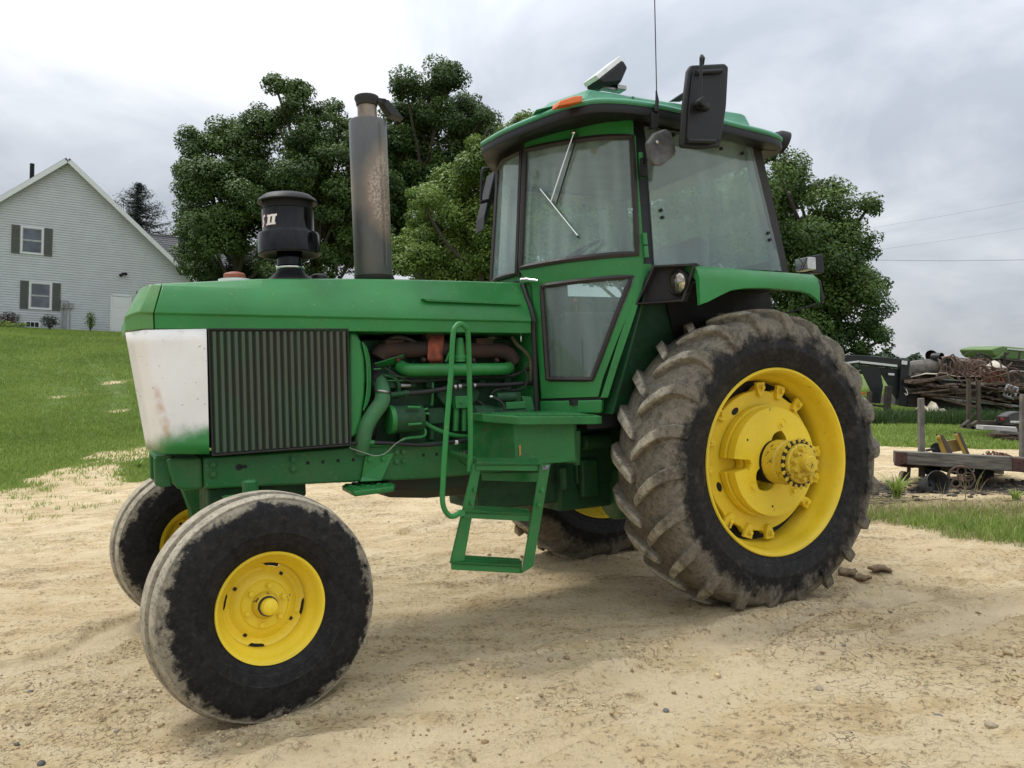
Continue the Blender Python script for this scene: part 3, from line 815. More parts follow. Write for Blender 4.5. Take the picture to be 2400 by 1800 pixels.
make_front_wheel('front_wheel', (-2.800, .880, .425), R(7.9)+PI, R(-2.0))

# ---- rear wheels
def tyre_mesh(RL=.857, RB=.808, NL=22):
    pr = [(.196, .498), (.212, .516), (.226, .545), (.2265, .552), (.233, .560), (.243, .612), (.2455, .618), (.2455, .624), (.244, .630), (.245, .665), (.236, .715), (.218, .755), (.190, .782), (.15, .797), (.09, .805), (.0, .808)]
    pr = pr+[(-a, b) for a, b in pr[-2::-1]]
    mb = MB(); mb.lathe(pr, (0, 0, 0), (0, -1, 0), 144)
    # profile of the carcass to seat the lugs on: (o, r, normal_o, normal_r)
    path = [(.004, .806, 0, 1), (.035, .807, 0, 1), (.08, .805, .05, 1), (.14, .799, .16, .98), (.190, .780, .45, .9), (.216, .757, .72, .69), (.236, .715, .95, .3), (.245, .668, 1, .05)]
    hgt = [.034, .041, .045, .046, .043, .026, .012, .006]
    wid = [.036, .040, .045, .049, .053, .055, .056, .060]
    dph = [0, .030, .075, .128, .172, .192, .202, .206]
    for side in (1, -1):
        for k in range(NL):
            ph0 = 2*PI*(k+(.5 if side < 0 else 0))/NL + rng.normal(0, .004)
            rings = []
            for (o, r_, no, nr), h, wd, dp in zip(path, hgt, wid, dph):
                nl = math.hypot(no, nr); no, nr = no/nl, nr/nl
                ph = ph0-dp
                # cross-section across the bar: tangential width, bar drawn at 45 degrees
                row = []
                for (ww, hh) in ((-1.35, -.012), (-.95, h), (.95, h), (1.35, -.012)):
                    dphi = ww*wd/2/r_*1.15
                    rr = r_+nr*hh; oo = (o+no*hh)
                    row.append((math.cos(ph+dphi)*rr, -oo*side, math.sin(ph+dphi)*rr))
                rings.append(row)
            mb.loft(rings, True, True)
    return mb
def polar_plate(r_in, r_out, o0, o1, phis):
    """ring-shaped casting between radii given per angle, faces at o0 (inner) and o1 (outer)"""
    mb = MB(); vs = []; n = len(phis)
    for o in (o0, o1):
        for ph, a, b in zip(phis, r_in, r_out):
            vs += [(math.cos(ph)*a, -o, math.sin(ph)*a), (math.cos(ph)*b, -o, math.sin(ph)*b)]
    fs = []
    for i in range(n):
        j = (i+1) % n; a, b, c, d = 2*i, 2*i+1, 2*j+1, 2*j; t = 2*n
        fs += [(a, b, c, d), (a+t, d+t, c+t, b+t), (b, b+t, c+t, c), (a, d, d+t, a+t)]
    return mb.add(vs, fs)
tyre_me = None
def make_rear_wheel(name, loc, rz, spin=0.0):
    global tyre_me
    w = node(name, TR); w.location = loc; w.rotation_euler = (0, 0, rz)
    ax = (0, -1, 0); Z0 = (0, 0, 0)
    if tyre_me is None:
        ty = tyre_mesh().build('tyre', TYRE_REAR, w, 35, .0035); tyre_me = ty.data
    else:
        ty = bpy.data.objects.new('tyre', tyre_me); COL.objects.link(ty); ty.parent = w
        q = ty.modifiers.new('bevel', 'BEVEL'); q.width = .0035; q.segments = 2; q.limit_method = 'ANGLE'; q.angle_limit = R(38)
    ty.rotation_euler = (0, spin, 0)
    mb = MB()
    mb.lathe([(.190, .497), (.205, .512), (.214, .515), (.220, .510), (.219, .502), (.210, .494), (.196, .487), (.178, .481), (.150, .4785), (.118, .470), (.098, .458), (.060, .450), (.0, .447), (-.07, .450),
              (-.10, .458), (-.15, .478), (-.20, .492), (-.219, .503), (-.219, .512), (-.20, .512)], Z0, ax, 128)
    mb.build('rim', YELLOW, w, 30)
    mb = MB(); mb.lathe([(.015, .30), (.015, .448)], Z0, ax, 64); mb.build('rim_gap_shade', DARK, w, 0)  # added dark ring standing in for the shade behind the wheel centre
    # cast centre with scalloped edge
    phis = np.linspace(0, 2*PI, 144, endpoint=False)
    cl = [R(a) for a in (90, 69, 47, 3, -18, -40, -87, -109, -131, 183, 161, 138)]
    ro = []
    for ph in phis:
        d = min(abs((ph-a+PI) % (2*PI)-PI) for a in cl)
        ro.append(.392+.030*max(0, 1-d/.10))
    mb = polar_plate([.10]*144, ro, .035, .080, phis)
    mb.build('wheel_centre', YELLOW, w, 30, .006)
    for a in cl:
        c = V((math.cos(a)*.408, -.080, math.sin(a)*.408))
        rt = Matrix.Rotation(-a, 3, 'Y')
        mb = MB()
        pts = [rt @ V(p)+c for p in ((.030, 0, -.030), (.030, 0, .030), (-.005, 0, .028), (-.048, 0, .012), (-.048, 0, -.012), (-.005, 0, -.028))]
        mb.plate(pts, (0, -.024, 0))
        mb.bolt(c+V((0, -.024, 0)), ax, .0125, .022)
        mb.build('rim_clamp', YELLOW, w, 30, .004)
    for a, rr in ((R(122), .335), (R(201), .335), (R(300), .34), (R(20), .335)):
        t = [(math.cos(a)*rr+math.cos(a+PI/2)*.028*math.cos(q)-math.cos(a)*.017*math.sin(q), -.0815, math.sin(a)*rr+math.sin(a+PI/2)*.028*math.cos(q)-math.sin(a)*.017*math.sin(q)) for q in np.linspace(0, 2*PI, 16, endpoint=False)]
        MB().plate(t, (0, .02, 0)).build('oval_hole_shade', DARK, w, 0)  # dark plate stands in for the shade inside the hole
    # two stacked wheel weights with a lifting notch
    ph2 = list(np.linspace(-PI+.125, PI-.125, 110))
    nt_ = [PI-.124, PI-.09, PI, PI+.09, PI+.124]
    allp = ph2+nt_
    def rin(ph):
        a = (math.degrees(ph)) % 360
        return .120+.070*max(0, 1-abs(a-228)/34)**.5+.055*max(0, 1-abs(a-72)/26)**.5
    for (o0, o1, ro_, rn) in ((.088, .128, .312, .20), (.134, .186, .297, .178)):
        r_o = [ro_]*len(ph2)+[rn+.012, rn, rn-.006, rn, rn+.012]
        mb = polar_plate([min(rin(p), q-.02) for p, q in zip(allp, r_o)], r_o, o0, o1, allp)
        mb.build('wheel_weight', YELLOW, w, 30, .006, 3)
    for a in (R(74), R(215), R(307)):
        c = V((math.cos(a)*.212, -.186, math.sin(a)*.212))
        mb = MB(); mb.lathe([(-.004, .022), (.0025, .030), (.0025, .033), (-.002, .035)], c, ax, 20); mb.bolt(c, ax, .013, .014); mb.build('weight_bolt', YELLOW, w, 30)
    for a, rr in ((R(146), .235), (R(262), .245)):
        c = V((math.cos(a)*rr, -.1868, math.sin(a)*rr)); MB().cyl(c, c+V((0, .004, 0)), .0065, n=10).build('drain_hole_shade', DARK, w, 0)
    mb = MB(); mb.cyl((0, -.06, 0), (0, -.20, 0), .115, n=24); mb.build('axle_housing', DARK, w, 40)
    mb = MB(); mb.lathe([(.19, .100), (.205, .120), (.285, .121), (.295, .112), (.305, .112), (.312, .122), (.348, .122)], Z0, ax, 48); mb.build('hub_sleeve', YELLOW_WORN, w, 35)
    mb = MB(); mb.cyl((0, -.348, 0), (0, -.3585, 0), .127, n=48); mb.build('lock_ring', plain('black_iron', (.022, .014, .013), .6), w, 40)
    for k in range(20):
        a = 2*PI*k/20; ca, sa = math.cos(a), math.sin(a)
        rt = Matrix.Rotation(-a, 3, 'Y')
        pts = [rt @ V(p) for p in ((.108, -.3575, 0), (.118, -.3575, -.0105), (.137, -.3575, -.0095), (.137, -.3575, .0095), (.118, -.3575, .0105))]
        MB().plate(pts, (0, -.008, 0)).build('ring_tooth', YELLOW_WORN, w, 0, .003)
    mb = MB(); mb.lathe([(.352, .106), (.376, .105), (.381, .098), (.382, .070), (.392, .066), (.3925, .001)], Z0, ax, 44); mb.build('hub_flange', YELLOW_WORN, w, 30)
    for k in range(7):
        a = R(100+k*32)
        MB().bolt((math.cos(a)*.079, -.384, math.sin(a)*.079), ax, .0125, .022).build('hub_bolt', YELLOW_WORN, w, 30)
    mb = MB(); mb.lathe([(.385, .050), (.400, .046), (.428, .044), (.432, .040), (.433, .001)], (.012, 0, 0), ax, 30); mb.build('axle_end', YELLOW_WORN, w, 40)
    return w
make_rear_wheel('rear_wheel', (0, -.843, .80), 0, R(5))
make_rear_wheel('rear_wheel', (0, .843, .80), PI, R(40))

# ---- driveline under the cab
mb = MB()
mb.box((-.35, 0, .78), (1.15, .50, .50)); mb.cyl((0, -.62, .80), (0, .62, .80), .135, n=24); mb.cyl((0, -.40, .80), (0, -.28, .80), .24, .30, 24); mb.cyl((0, .40, .80), (0, .28, .80), .24, .30, 24)
mb.box((.28, 0, .82), (.30, .46, .44))
mb.build('rear_axle_housing', GREEN_ENGINE, TR, 35, .02)
mb = MB()
mb.lathe([(-.02, .001), (-.02, .13), (.0, .155), (.20, .16), (.26, .12), (.27, .001)], (-.55, -.25, .60), (1, 0, 0), 24)
mb.build('gear_case', painted('chipped_green', (.016, .105, .032), .5, chip=(.32, .16, .04), dust_amt=.4, scale=.6), TR, 40)
mb = MB()
mb.box((-1.05, 0, .80), (.75, .44, .44)); mb.box((-.62, -.20, .86), (.40, .16, .36)); mb.cyl((-.80, -.32, .93), (-.62, -.32, .93), .05, n=14); mb.cyl((-.92, -.30, .80), (-.92, -.30, .66), .03, n=10)
mb.box((-.75, -.30, .72), (.12, .05, .22)); mb.box((-.42, -.31, .98), (.2, .06, .14))
mb.build('transmission_case', GREEN_ENGINE, TR, 35, .015)
mb = MB(); mb.box((-.30, 0, 1.07), (1.25, 1.16, .10)); mb.build('cab_underside', DARK, TR, 0)
mb = MB(); mb.loft([[(x, y, z) for y, z in ((-.20, .82), (.20, .82), (.20, zb+.05), (.14, zb), (-.14, zb), (-.20, zb+.05))] for x, zb in ((-1.98, .80), (-1.955, .74), (-1.92, .70), (-1.7, .675), (-1.3, .67), (-.95, .69))])
mb.build('oil_pan', plain('oil_pan_green', (.012, .045, .018), .6, c2=(.02, .015, .01)), TR, 30, .01)

# ---- engine
mb = MB()
mb.box((-1.62, .02, 1.20), (1.02, .36, .62)); mb.box((-1.62, .0, 1.47), (.98, .30, .16)); mb.box((-1.60, -.17, 1.36), (.9, .06, .10)); mb.box((-1.72, -.185, 1.02), (.30, .05, .16))
for k in range(6): mb.box((-2.0+.16*k, -.18, 1.30), (.05, .05, .05))
mb.build('engine_block', GREEN_ENGINE, TR, 30, .012)
mb = MB(); mb.box((-2.30, 0, 1.30), (.26, .62, .56)); mb.build('radiator', DARK, TR, 0)
mb = MB()
mb.plate([(-2.154,-0.32,1.581), (-2.11,-0.32,1.575), (-2.09,-0.32,1.529), (-2.075,-0.32,1.442), (-2.075,-0.32,1.344), (-2.083,-0.32,1.246), (-2.106,-0.32,1.128), (-2.135,-0.32,1.05), (-2.175,-0.32,1.039)], (0, .64, 0))
mb.build('fan_shroud', GREEN, TR, 30, .03, 4)
for k in range(3):
    mb = MB()
    P = [off(q, (.0095*k, .006*k, -.010*k if j in (0,) else (.012*k if j == 4 else 0))) for j, q in enumerate(((-2.087,-0.325,1.524), (-2.072,-0.325,1.442), (-2.069,-0.325,1.35), (-2.077,-0.325,1.257), (-2.096,-0.325,1.178)))]
    mb.tube(catmull(P, 6), .0045, 6); mb.build('shroud_guard', GREEN, TR, 50)
mb = MB(); mb.lathe([(0, .24), (.01, .25), (.05, .25), (.06, .24)], (-2.02, 0, 1.30), (1, 0, 0), 32); mb.build('fan', DARK, TR, 40)
mb = MB(); mb.box((-1.60, .32, 1.29), (1.05, .02, .56)); mb.box((-1.62, 0, 1.585), (1.0, .62, .012)); mb.build('engine_bay_shade', DARK, TR, 0)  # added dark plates standing in for shade behind the engine and below the hood
# exhaust manifold
mb = MB()
P = [(-1.982,-0.235,1.449), (-1.934,-0.235,1.484), (-1.706,-0.235,1.49), (-1.454,-0.235,1.478), (-1.242,-0.235,1.47), (-1.172,-0.235,1.405)]
mb.tube(catmull(P, 4), [.045]*20+[.04], 12)
for c in ((-1.893,-0.22,1.489), (-1.661,-0.22,1.521), (-1.368,-0.22,1.494)): mb.box(c, (.10, .08, .10))
mb.build('exhaust_manifold', plain('manifold_iron', (.060, .030, .022), .9, c2=(.022, .015, .012), scale=10, bump=.4), TR, 40)
mb = MB()
mb.loft([[(-1.721,-0.29,1.528), (-1.628,-0.29,1.527), (-1.646,-0.29,1.431), (-1.73,-0.29,1.426)], [(-1.684,-0.24,1.577), (-1.599,-0.24,1.582), (-1.612,-0.24,1.403), (-1.697,-0.24,1.405)]])
mb.build('turbo_elbow', plain('burnt_orange_paint', (.36, .085, .045), .8, c2=(.09, .03, .02), scale=16, bump=.3), TR, 30, .012, 3)
# intake pipe
P = [(-1.861,-0.24,1.401), (-1.849,-0.27,1.386), (-1.82,-0.3,1.378), (-1.742,-0.315,1.375), (-1.495,-0.315,1.371), (-1.319,-0.315,1.369), (-1.263,-0.3,1.371), (-1.222,-0.25,1.377)]
mb = MB(); mb.tube(catmull(P, 5), .034, 16); mb.build('intake_pipe', GREEN, TR, 50)
mb = MB(); mb.cyl((-1.535,-0.29,1.415), (-1.532,-0.29,1.545), .030, .019, 18); mb.lathe([(0, .031), (.012, .033), (.018, .033), (.022, .030)], (-1.534,-0.29,1.429), (0, 0, 1), 18); mb.build('breather', GREEN, TR, 40)
# sheet-metal flap near the fan
mb = MB(); mb.plate([(-2.011,-0.27,1.419), (-1.851,-0.27,1.461), (-1.849,-0.22,1.42), (-1.982,-0.22,1.4)], (0, 0, -.004)); mb.build('heat_shield', GREEN, TR, 0)
# radiator hose
P = [(-1.968,-0.2,1.338), (-1.971,-0.24,1.303), (-1.984,-0.3,1.254), (-1.998,-0.31,1.21), (-2.041,-0.31,1.157), (-2.082,-0.31,1.094), (-2.1,-0.3,1.019), (-2.105,-0.28,0.964)]
mb = MB(); mb.tube(catmull(P, 6), .041, 18); mb.build('radiator_hose', painted('dusty_green_hose', (.05, .19, .075), .6, dust_amt=.35, chip=(.012, .014, .012), coat=0), TR, 50)
mb = MB(); mb.lathe([(-.006, .046), (.006, .046)], (-1.985,-0.3,1.269), (0.2, 0, 1), 18); mb.build('hose_clamp', STEEL, TR, 40, solid=.003)
# oil filter canister
a_, b_ = (-1.951,-0.29,1.122), (-1.772,-0.29,1.121)
mb = MB(); mb.cyl(a_, b_, .072, n=28); mb.build('alternator', GREEN_ENGINE, TR, 40, .006)
mb = MB(); mb.cyl(off(a_, (-.004, 0, 0)), off(a_, (.02, 0, .0)), .0745, n=28); mb.build('band_clamp', GREEN, TR, 40)
mb = MB(); mb.plate([(-1.777,-0.3,1.194), (-1.763,-0.3,1.189), (-1.765,-0.3,1.087), (-1.749,-0.3,1.064), (-1.781,-0.3,1.05), (-1.788,-0.3,1.111)], (0, .10, 0)); mb.build('mount_lug', GREEN_ENGINE, TR, 0, .004)
for q0, q1 in (((-1.875,-0.365,1.185), (-1.803,-0.36,1.179)), ((-1.874,-0.365,1.094), (-1.8,-0.36,1.095)), ((-1.776,-0.33,1.149), (-1.747,-0.34,1.143)), ((-1.78,-0.33,1.165), (-1.753,-0.34,1.17))):
    mb = MB(); mb.tube([q0, q1], .007, 8); mb.build('filter_bolt', GREEN, TR, 40)
# starter / pump cylinder with solenoid
a_, b_ = (-1.499,-0.4,1.117), (-1.398,-0.4,1.117)
mb = MB(); mb.lathe([(-.008, .001), (-.006, .05), (.0, .058), (.10, .058), (.12, .05), (.30, .05), (.30, .001)], off(a_, (0, .04, 0)), (1, 0, 0), 26); mb.build('starter_motor', GREEN_ENGINE, TR, 35)
a_ = (-1.373,-0.38,1.213)
mb = MB(); mb.cyl(a_, off(a_, (.115, 0, 0)), .027, n=18); mb.box(off(a_, (.13, .01, 0)), (.03, .05, .05)); mb.cyl(off(a_, (-.02, 0, .0)), a_, .012, n=10); mb.build('solenoid', GREEN_ENGINE, TR, 35)
mb = MB(); mb.plate([(-1.205,-0.36,1.216), (-1.141,-0.36,1.208), (-1.12,-0.36,1.131), (-1.183,-0.36,1.12)], (0, .05, 0)); mb.box((-1.266,-0.36,1.166), (.12, .10, .04)); mb.build('starter_bracket', GREEN, TR, 0, .004)
# injection pump / timing plate and fuel filter
mb = MB(); mb.plate([(-1.671,-0.27,1.242), (-1.63,-0.27,1.286), (-1.564,-0.27,1.303), (-1.477,-0.27,1.3), (-1.412,-0.27,1.251), (-1.425,-0.27,1.206), (-1.473,-0.27,1.176), (-1.629,-0.27,1.183)], (0, .05, 0)); mb.build('pump_plate', GREEN_ENGINE, TR, 30, .006)
mb = MB(); mb.box((-1.549,-0.3,1.197), (.075, .05, .065)); mb.bolt((-1.555,-0.325,1.193), (0, -1, 0), .008, .01); mb.build('filter_head', GREEN, TR, 30, .004)
for q0, q1 in (((-1.568,-0.29,1.168), (-1.579,-0.29,1.042)), ((-1.523,-0.29,1.166), (-1.528,-0.29,1.039))):
    mb = MB(); mb.cyl(q0, q1, .016, n=14); mb.build('fuel_filter', GREEN, TR, 40)
# hoses, pipes and wires
def hose(name, pts, r_, mat, n=10): 
    mb = MB(); mb.tube(catmull(pts, 8), r_, n); return mb.build(name, mat, TR, 50)
hose('hydraulic_hose', [(-1.844,-0.3,1.255), (-1.745,-0.31,1.26), (-1.622,-0.31,1.274), (-1.559,-0.31,1.283), (-1.445,-0.31,1.284), (-1.283,-0.3,1.281), (-1.107,-0.3,1.287)], .014, HOSE)
mb = MB(); mb.cyl((-1.942,-0.3,1.25), (-1.841,-0.3,1.257), .015, n=12); mb.cyl((-1.872,-0.3,1.254), (-1.853,-0.3,1.255), .019, n=6); mb.build('hose_fitting', GREEN_ENGINE, TR, 40)
mb = MB()
for q in (((-1.592,-0.315,1.277), (-1.579,-0.315,1.279)), ((-1.567,-0.315,1.279), (-1.549,-0.315,1.28)), ((-1.478,-0.315,1.283), (-1.465,-0.315,1.282))): mb.cyl(q[0], q[1], .018, n=10)
mb.build('hose_clamps', STEEL, TR, 40)
hose('pressure_hose', [(-2.171,-0.315,1.013), (-2.071,-0.315,1.013), (-1.923,-0.315,0.997), (-1.761,-0.32,0.979), (-1.639,-0.32,0.985), (-1.518,-0.33,0.993), (-1.42,-0.34,1.006), (-1.346,-0.36,1.018)], .0105, HOSE)
mb = MB(); mb.cyl((-2.075,-0.315,1.013), (-2.046,-0.315,1.011), .0135, n=10); mb.build('hose_ferrule', GREEN, TR, 40)
mb = MB(); mb.cyl((-1.601,-0.325,0.982), (-1.586,-0.325,0.984), .013, n=10); mb.build('hose_tag', WHITE_P, TR, 40)
hose('return_pipe', [(-1.76,-0.3,1.098), (-1.72,-0.3,1.071), (-1.645,-0.31,1.035), (-1.558,-0.31,1.013), (-1.432,-0.31,1.006), (-1.363,-0.33,1.011)], .012, GREEN)
hose('steel_pipe', [(-2.164,-0.29,0.999), (-2.03,-0.29,0.992), (-1.821,-0.29,0.982), (-1.647,-0.28,0.977)], .006, GREEN)
hose('drain_pipe', [(-1.767,-0.31,1.067), (-1.761,-0.315,1.044), (-1.781,-0.315,1.025), (-1.864,-0.315,1.022), (-1.899,-0.315,1.011)], .008, GREEN)
hose('loose_wire', [(-2.177,-0.32,0.994), (-2.109,-0.325,0.966), (-2.043,-0.325,0.944), (-1.986,-0.325,0.955), (-1.938,-0.325,0.994), (-1.882,-0.32,1.023)], .0028, plain('pale_wire', (.30, .36, .28), .6), 6)
hose('fuel_line', [(-1.616,-0.28,1.417), (-1.601,-0.29,1.458), (-1.576,-0.29,1.499), (-1.566,-0.27,1.54), (-1.555,-0.24,1.565)], .0075, GREEN)
hose('oil_line', [(-1.699,-0.26,1.186), (-1.696,-0.27,1.243), (-1.693,-0.27,1.3), (-1.69,-0.26,1.335)], .008, GREEN)
hose('heater_hose', [(-1.197,-0.26,1.55), (-1.182,-0.29,1.504), (-1.135,-0.3,1.46), (-1.107,-0.3,1.413), (-1.108,-0.3,1.328), (-1.11,-0.3,1.292)], .011, plain('old_hose', (.045, .05, .03), .7, c2=(.12, .12, .06), scale=14))
hose('starter_wire', [(-1.406,-0.39,1.225), (-1.392,-0.4,1.248), (-1.33,-0.38,1.26), (-1.249,-0.36,1.248), (-1.171,-0.34,1.269), (-1.149,-0.33,1.317), (-1.155,-0.32,1.372), (-1.146,-0.32,1.401)], .005, HOSE, 6)
hose('battery_cable', [(-1.409,-0.4,1.219), (-1.386,-0.42,1.204), (-1.359,-0.43,1.179), (-1.35,-0.44,1.142)], .008, HOSE)
mb = MB(); mb.ball((-1.409,-0.4,1.219), .012, sc=(1.2, 1, .8)); mb.cyl((-1.139,-0.26,1.557), (-1.141,-0.26,1.525), .006, n=8); mb.ball((-1.141,-0.26,1.528), .009); mb.build('terminal', CHROME, TR, 40)
mb = MB(); mb.plate([(-1.946,-0.25,1.324), (-1.64,-0.25,1.32), (-1.64,-0.25,1.324), (-1.945,-0.25,1.329)], (0, -.02, 0)); mb.plate([(-2.019,-0.25,1.391), (-1.98,-0.25,1.392), (-1.978,-0.25,1.386), (-2.02,-0.25,1.385)], (0, -.03, 0)); mb.build('line_bracket', GREEN, TR, 0)

# belts, pulleys, injector lines and fasteners crowding the engine
for c, r_ in (((-2.031,-0.22,1.089), .075), ((-1.995,-0.22,1.188), .05), ((-2.012,-0.2,1.301), .06)):
    mb = MB(); mb.lathe([(-.012, r_*.5), (-.012, r_), (-.004, r_*.88), (.004, r_*.88), (.012, r_), (.012, r_*.5), (-.012, r_*.5)], c, (1, 0, 0), 26); mb.cyl(off(c, (-.02, 0, 0)), off(c, (.02, 0, 0)), r_*.3, n=12); mb.build('pulley', DARK, TR, 40)
mb = MB(); mb.tube([off((-2.031,-0.22,1.089), (0, -.075, 0)), off((-1.995,-0.22,1.188), (0, -.05, 0)), off((-2.012,-0.2,1.301), (0, -.06, 0)), off((-2.012,-0.2,1.301), (0, .06, .0)), off((-2.031,-0.22,1.089), (0, .075, 0))], .008, 5, True); mb.build('fan_belt', HOSE, TR, 50)
for k in range(6):
    x0, x1 = 1048+k*9, 925+k*47
    hose('injector_line', [(-1.581,-0.27,1.262), tuple(V((-1.585,-0.285,1.312))+V(((k-2.5)*.022, 0, .02))), tuple(lerp((-1.944,-0.25,1.371), (-1.228,-0.25,1.353), k/5))+() if 0 else tuple(V(lerp((-1.951,-0.27,1.353), (-1.239,-0.27,1.343), (k+.3)/6))), tuple(V(lerp((-1.928,-0.21,1.44), (-1.204,-0.21,1.437), (k+.3)/6)))], .0042, GREEN_ENGINE, 6)
for k in range(13):
    p = lerp((-1.942,-0.205,1.057), (-1.247,-0.205,1.037), k/12); MB().bolt(p, (0, -1, 0), .008, .014).build('block_bolt', GREEN_ENGINE, TR, 30)
    p = lerp((-1.929,-0.205,1.355), (-1.178,-0.205,1.343), k/12); MB().bolt(p, (0, -1, 0), .009, .016).build('block_bolt', GREEN_ENGINE, TR, 30)
for k in range(5):
    p = lerp((-1.956,-0.26,1.438), (-1.23,-0.26,1.418), (k+.5)/5); MB().bolt(p, (0, -1, 0), .010, .018).build('manifold_bolt', RUST, TR, 30)
for c_, d_ in (((-1.32,-0.22,1.361), (.13, .06, .05)), ((-1.67,-0.23,1.127), (.10, .05, .09)), ((-1.853,-0.22,1.306), (.16, .05, .05))): MB().box(c_, d_).build('side_cover', GREEN_ENGINE, TR, 30, .008)
MB().cyl((-1.692,-0.23,1.07), (-1.695,-0.23,1.001), .022, n=12).build('drain_housing', GREEN_ENGINE, TR, 40)
hose('breather_hose', [(-1.927,-0.22,1.535), (-1.877,-0.25,1.555), (-1.795,-0.25,1.536), (-1.744,-0.24,1.497)], .013, HOSE)
hose('wiring_loom', [(-1.951,-0.24,1.394), (-1.827,-0.28,1.322), (-1.661,-0.29,1.321), (-1.459,-0.29,1.329), (-1.217,-0.28,1.332), (-1.106,-0.28,1.373)], .007, HOSE, 7)
hose('oil_return', [(-1.43,-0.27,1.197), (-1.402,-0.29,1.161), (-1.424,-0.29,1.091), (-1.493,-0.28,1.041)], .010, HOSE, 8)
hose('coolant_pipe', [(-1.953,-0.24,1.354), (-1.902,-0.26,1.339), (-1.88,-0.26,1.295), (-1.886,-0.25,1.228)], .012, GREEN_ENGINE, 8)
mb = MB(); mb.cyl((-1.885,-0.24,1.296), (-1.813,-0.24,1.298), .020, n=12); mb.cyl((-1.29,-0.27,1.275), (-1.228,-0.27,1.273), .018, n=12); mb.build('sensor_body', STEEL, TR, 40)
# ---- air pre-cleaner
o_ = (-2.366, 0, 0)
mb = MB(); mb.lathe([(1.872, .130), (1.895, .098), (1.918, .074), (1.935, .070)], o_, (0, 0, 1), 40); bt = mb.build('cleaner_boot', BLACK, TR, 40)
mb = MB(); mb.lathe([(1.842, .02), (1.838, .150), (1.846, .150), (1.874, .129)], o_, (0, 0, 1), 40); mb.build('boot_skirt', BLACK, bt, 40)
PC = MB(); PC.lathe([(1.928, .066), (2.05, .066)], o_, (0, 0, 1), 36)
PC.lathe([(2.012, .157), (2.016, .160), (2.108, .160), (2.122, .154), (2.126, .138), (2.136, .134), (2.242, .134), (2.246, .130)], o_, (0, 0, 1), 56)
pcl = PC.build('pre_cleaner', BLACK_GLOSS, TR, 35)
mb = MB(); mb.lathe([(2.045, .06), (2.040, .118), (2.026, .138), (2.008, .150), (2.008, .157), (2.013, .159)], o_, (0, 0, 1), 56); mb.build('bowl_base', BLACK, pcl, 40)
mb = MB(); mb.lathe([(1.931, .0705), (1.952, .0705)], o_, (0, 0, 1), 36); mb.build('band_clamp', CHROME, pcl, 40, solid=.003)
mb = MB(); mb.lathe([(2.240, .122), (2.300, .122)], o_, (0, 0, 1), 56); mb.build('screen_backing', DARK, pcl, 40)
# perforated intake band: dark holes between a joined lattice
lat = MB()
for k in range(64):
    for j in range(7):
        a = 2*PI*(k+.5*(j % 2))/64; z = 2.248+j*.0088
        c = V((o_[0]+math.cos(a)*.128, math.sin(a)*.128, z))
        rt = Matrix.Rotation(a, 3, 'Z')
        pts = [rt @ V((0, math.cos(q)*.0072, math.sin(q)*.0072))+c for q in np.linspace(0, 2*PI, 6, endpoint=False)]
        pin = [rt @ V((0, math.cos(q)*.0046, math.sin(q)*.0046))+c for q in np.linspace(0, 2*PI, 6, endpoint=False)]
        lat.add(pts+pin, [(i, (i+1) % 6, (i+1) % 6+6, i+6) for i in range(6)])
ob = lat.build('intake_mesh', BLACK, pcl, 0); kind(ob, 'stuff')
mb = MB(); mb.lathe([(2.300, .13), (2.286, .146), (2.282, .153), (2.288, .155), (2.304, .145), (2.322, .120), (2.334, .07), (2.336, .001)], o_, (0, 0, 1), 56); mb.build('rain_cover', BLACK, pcl, 30)
def decal(pts2, ang, z, rad, mat, name):
    """flat print wrapped on the bowl: pts2 = (arc offset, height)"""
    mb = MB()
    vs = [(o_[0]+math.cos(ang+s/rad)*rad, math.sin(ang+s/rad)*rad, z+h) for s, h in pts2]
    mb.add(vs, [tuple(range(len(vs)))]); return mb.build(name, mat, pcl, 0)
DEC_W = plain('decal_white', (.8, .78, .76), .4, var=.05); DEC_R = plain('decal_red', (.55, .08, .05), .4, var=.05)
def glyph_I(s0, w, h, sl):
    k = .009
    def P(s, y): return (s+sl*y, y)
    return [P(s0-w, 0), P(s0+w, 0), P(s0+w, .010), P(s0+k, .010), P(s0+k, h-.010), P(s0+w, h-.010), P(s0+w, h), P(s0-w, h), P(s0-w, h-.010), P(s0-k, h-.010), P(s0-k, .010), P(s0-w, .010)]
for s0 in (0, .030):
    g = glyph_I(s0, .0155, .052, .22)
    decal([(a-.0035, b-.003) for a, b in glyph_I(s0, .018, .058, .22)], -2.62, 2.150, .1346, DEC_R, 'decal_shadow')
    decal(g, -2.62, 2.150, .1352, DEC_W, 'decal_numeral')
# end of a white S that wraps round the bowl
sS = catmull([(-.036, .050, 0), (-.050, .052, 0), (-.058, .042, 0), (-.050, .028, 0), (-.044, .016, 0), (-.052, .002, 0), (-.064, .002, 0)], 5)
mb = MB()
for (rr, ww, mt_) in ((.1346, .0072, 0), (.1352, .0048, 1)):
    mb = MB(); Lf, Rt = [], []
    for i, p in enumerate(sS):
        t = (sS[min(i+1, len(sS)-1)]-sS[max(i-1, 0)]).normalized(); nn_ = V((-t.y, t.x, 0))
        for lst, sg in ((Lf, 1), (Rt, -1)):
            q = p+nn_*ww*sg; a = -2.62+(q.x+.22*q.y)/rr
            lst.append((o_[0]+math.cos(a)*rr, math.sin(a)*rr, 2.150+q.y))
    mb.grid([Lf, Rt]); mb.build('decal_letter', (DEC_R, DEC_W)[mt_], pcl, 0)

